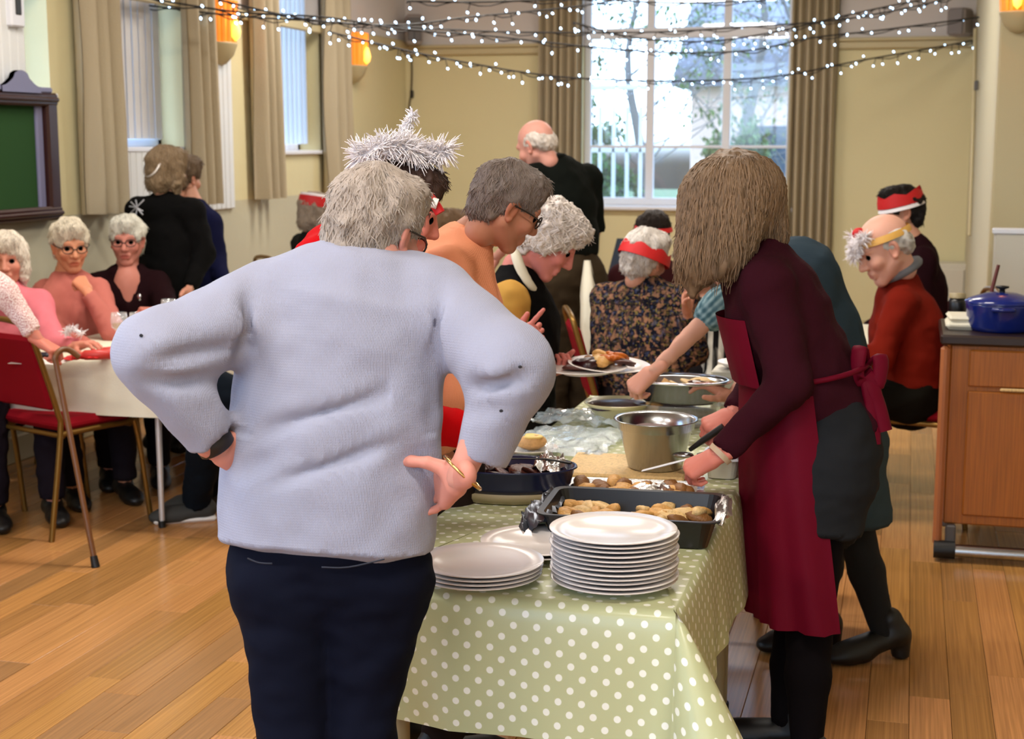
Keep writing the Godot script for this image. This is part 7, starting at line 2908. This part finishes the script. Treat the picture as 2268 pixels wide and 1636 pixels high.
	for k in [[[285, 470], [300, 455], [315, 440]], [[282, 455], [298, 458], [312, 466]], [[296, 440], [299, 458], [296, 474]], [[285, 445], [300, 460], [312, 474]]]:
		var pts := []
		for q in k:
			pts.append(at(q[0], q[1], 7.66 if q[0] < 290 else 7.64) - o.position)
		tube(pr, curve(pts, 3), 0.0042, 6)
	put("silver_print", done(pr), plain(Color(0.62, 0.62, 0.64), 0.4, 0.5), o)
	# navy guest beyond her
	s = {}
	s.f = dir(0.8, 0, 0.5)
	s.head = at(404, 390, 8.3)
	s.face = dir(0.5, -0.2, 0.8)
	s.nec = at(424, 450, 8.3)
	s.che = at(446, 545, 8.3)
	s.pel = at(448, 665, 8.3)
	s.er = at(474, 575, 8.2)
	s.wr = at(496, 630, 8.1)
	arms(s, at(438, 488, 8.3), 0.16)
	stand(s)
	s.skin = tone(0.4)
	s.hair = "short"
	s.hairmat = hair_mat(Color(0.40, 0.33, 0.26))
	s.top = cloth(Color(0.07, 0.08, 0.20), "weave", 16.0, 0.3)
	s.topname = "jacket"
	s.bottom = cloth(Color(0.05, 0.05, 0.08), "weave", 16.0, 0.3)
	s.shoe = M.black
	s.eyes = false
	s.cell = 0.022
	s.bodycell = 0.03
	o = person("guest in a navy jacket standing beyond the woman in black", s.pel)
	figure(o, s)
	# the guest whose lace sleeve reaches in from the left
	s = {}
	s.f = dir(0.9, 0, -0.3)
	s.head = at(-255, 400, 5.75)
	s.face = dir(0.9, -0.3, -0.2)
	s.nec = at(-280, 470, 5.75)
	s.che = at(-335, 590, 5.62)
	s.pel = at(-430, 800, 5.45)
	s.sl = at(-210, 530, 5.9)
	s.el = at(-215, 690, 5.9)
	s.sr = at(-150, 535, 5.75)
	s.er = at(2, 645, 5.85)
	s.wr = at(82, 757, 5.86)
	s.rh = ["grip", at(135, 785, 5.84) - s.wr, dir(0, -1, 0)]
	arms(s, at(-190, 530, 5.8), 0.15)
	stand(s)
	s.skin = skin_mat(Color(0.78, 0.48, 0.40))
	s.hair = "short"
	s.hairmat = hair_mat(Color(0.80, 0.77, 0.72))
	s.top = cloth(Color(1, 1, 1), "weave", 5.0, 0.5, "lace")
	s.topname = "blouse"
	s.sleeve = 0.82
	s.bottom = cloth(Color(0.10, 0.08, 0.10), "weave", 16.0, 0.3)
	s.shoe = M.black
	s.eyes = false
	o = person("guest reaching in from the left edge, lace sleeve, hand on the walking stick", s.pel)
	figure(o, s)
	# the guest whose jeans and trainers show behind the pale blue sleeve
	s = {}
	s.f = dir(-1, 0, -0.15)
	s.head = at(790, 560, 6.3)
	s.face = dir(-0.9, -0.2, -0.2)
	s.nec = at(770, 640, 6.3)
	s.che = at(745, 740, 6.3)
	s.pel = at(712, 900, 6.3)
	s.el = at(690, 800, 6.15)
	s.er = at(690, 800, 6.5)
	s.wl = at(590, 845, 6.2)
	s.wr = at(590, 845, 6.42)
	s.lh = ["relaxed", dir(-1, -0.2, 0), dir(0, -1, 0)]
	s.rh = ["relaxed", dir(-1, -0.2, 0), dir(0, -1, 0)]
	arms(s, at(760, 690, 6.3), 0.16)
	sit(s, dir(-1, 0, -0.2), 0.46)
	s.kl = at(470, 868, 6.1)
	s.kr = at(490, 875, 6.35)
	s.al = on_plane(430, 1110, 1, 0.09)
	s.ar = on_plane(460, 1085, 1, 0.09)
	s.leg = [0.105, 0.085, 0.065]
	s.toe = dir(-1, 0, -0.3)
	s.skin = tone(0.3)
	s.hair = "short"
	s.hairmat = hair_mat(Color(0.42, 0.38, 0.35))
	s.top = cloth(Color(0.04, 0.16, 0.34), "weave", 16.0, 0.3)
	s.bottom = cloth(Color(0.045, 0.07, 0.10), "weave", 24.0, 0.4)
	s.bottomname = "jeans"
	s.shoe = plain(Color(0.20, 0.20, 0.19), 0.8)
	s.eyes = false
	o = person("seated guest in jeans and trainers behind the pale blue jumper's left arm", s.pel)
	figure(o, s)
	var so := mb()
	for k in ["al", "ar"]:
		box(so, s[k] - o.position + s.toe.normalized() * 0.05 + Vector3(0, -s[k].y + 0.012, 0), Vector3(0.075, 0.022, 0.27), 0.009, head_basis(s.toe))
	put("sole", done(so), M.white_paper, o)
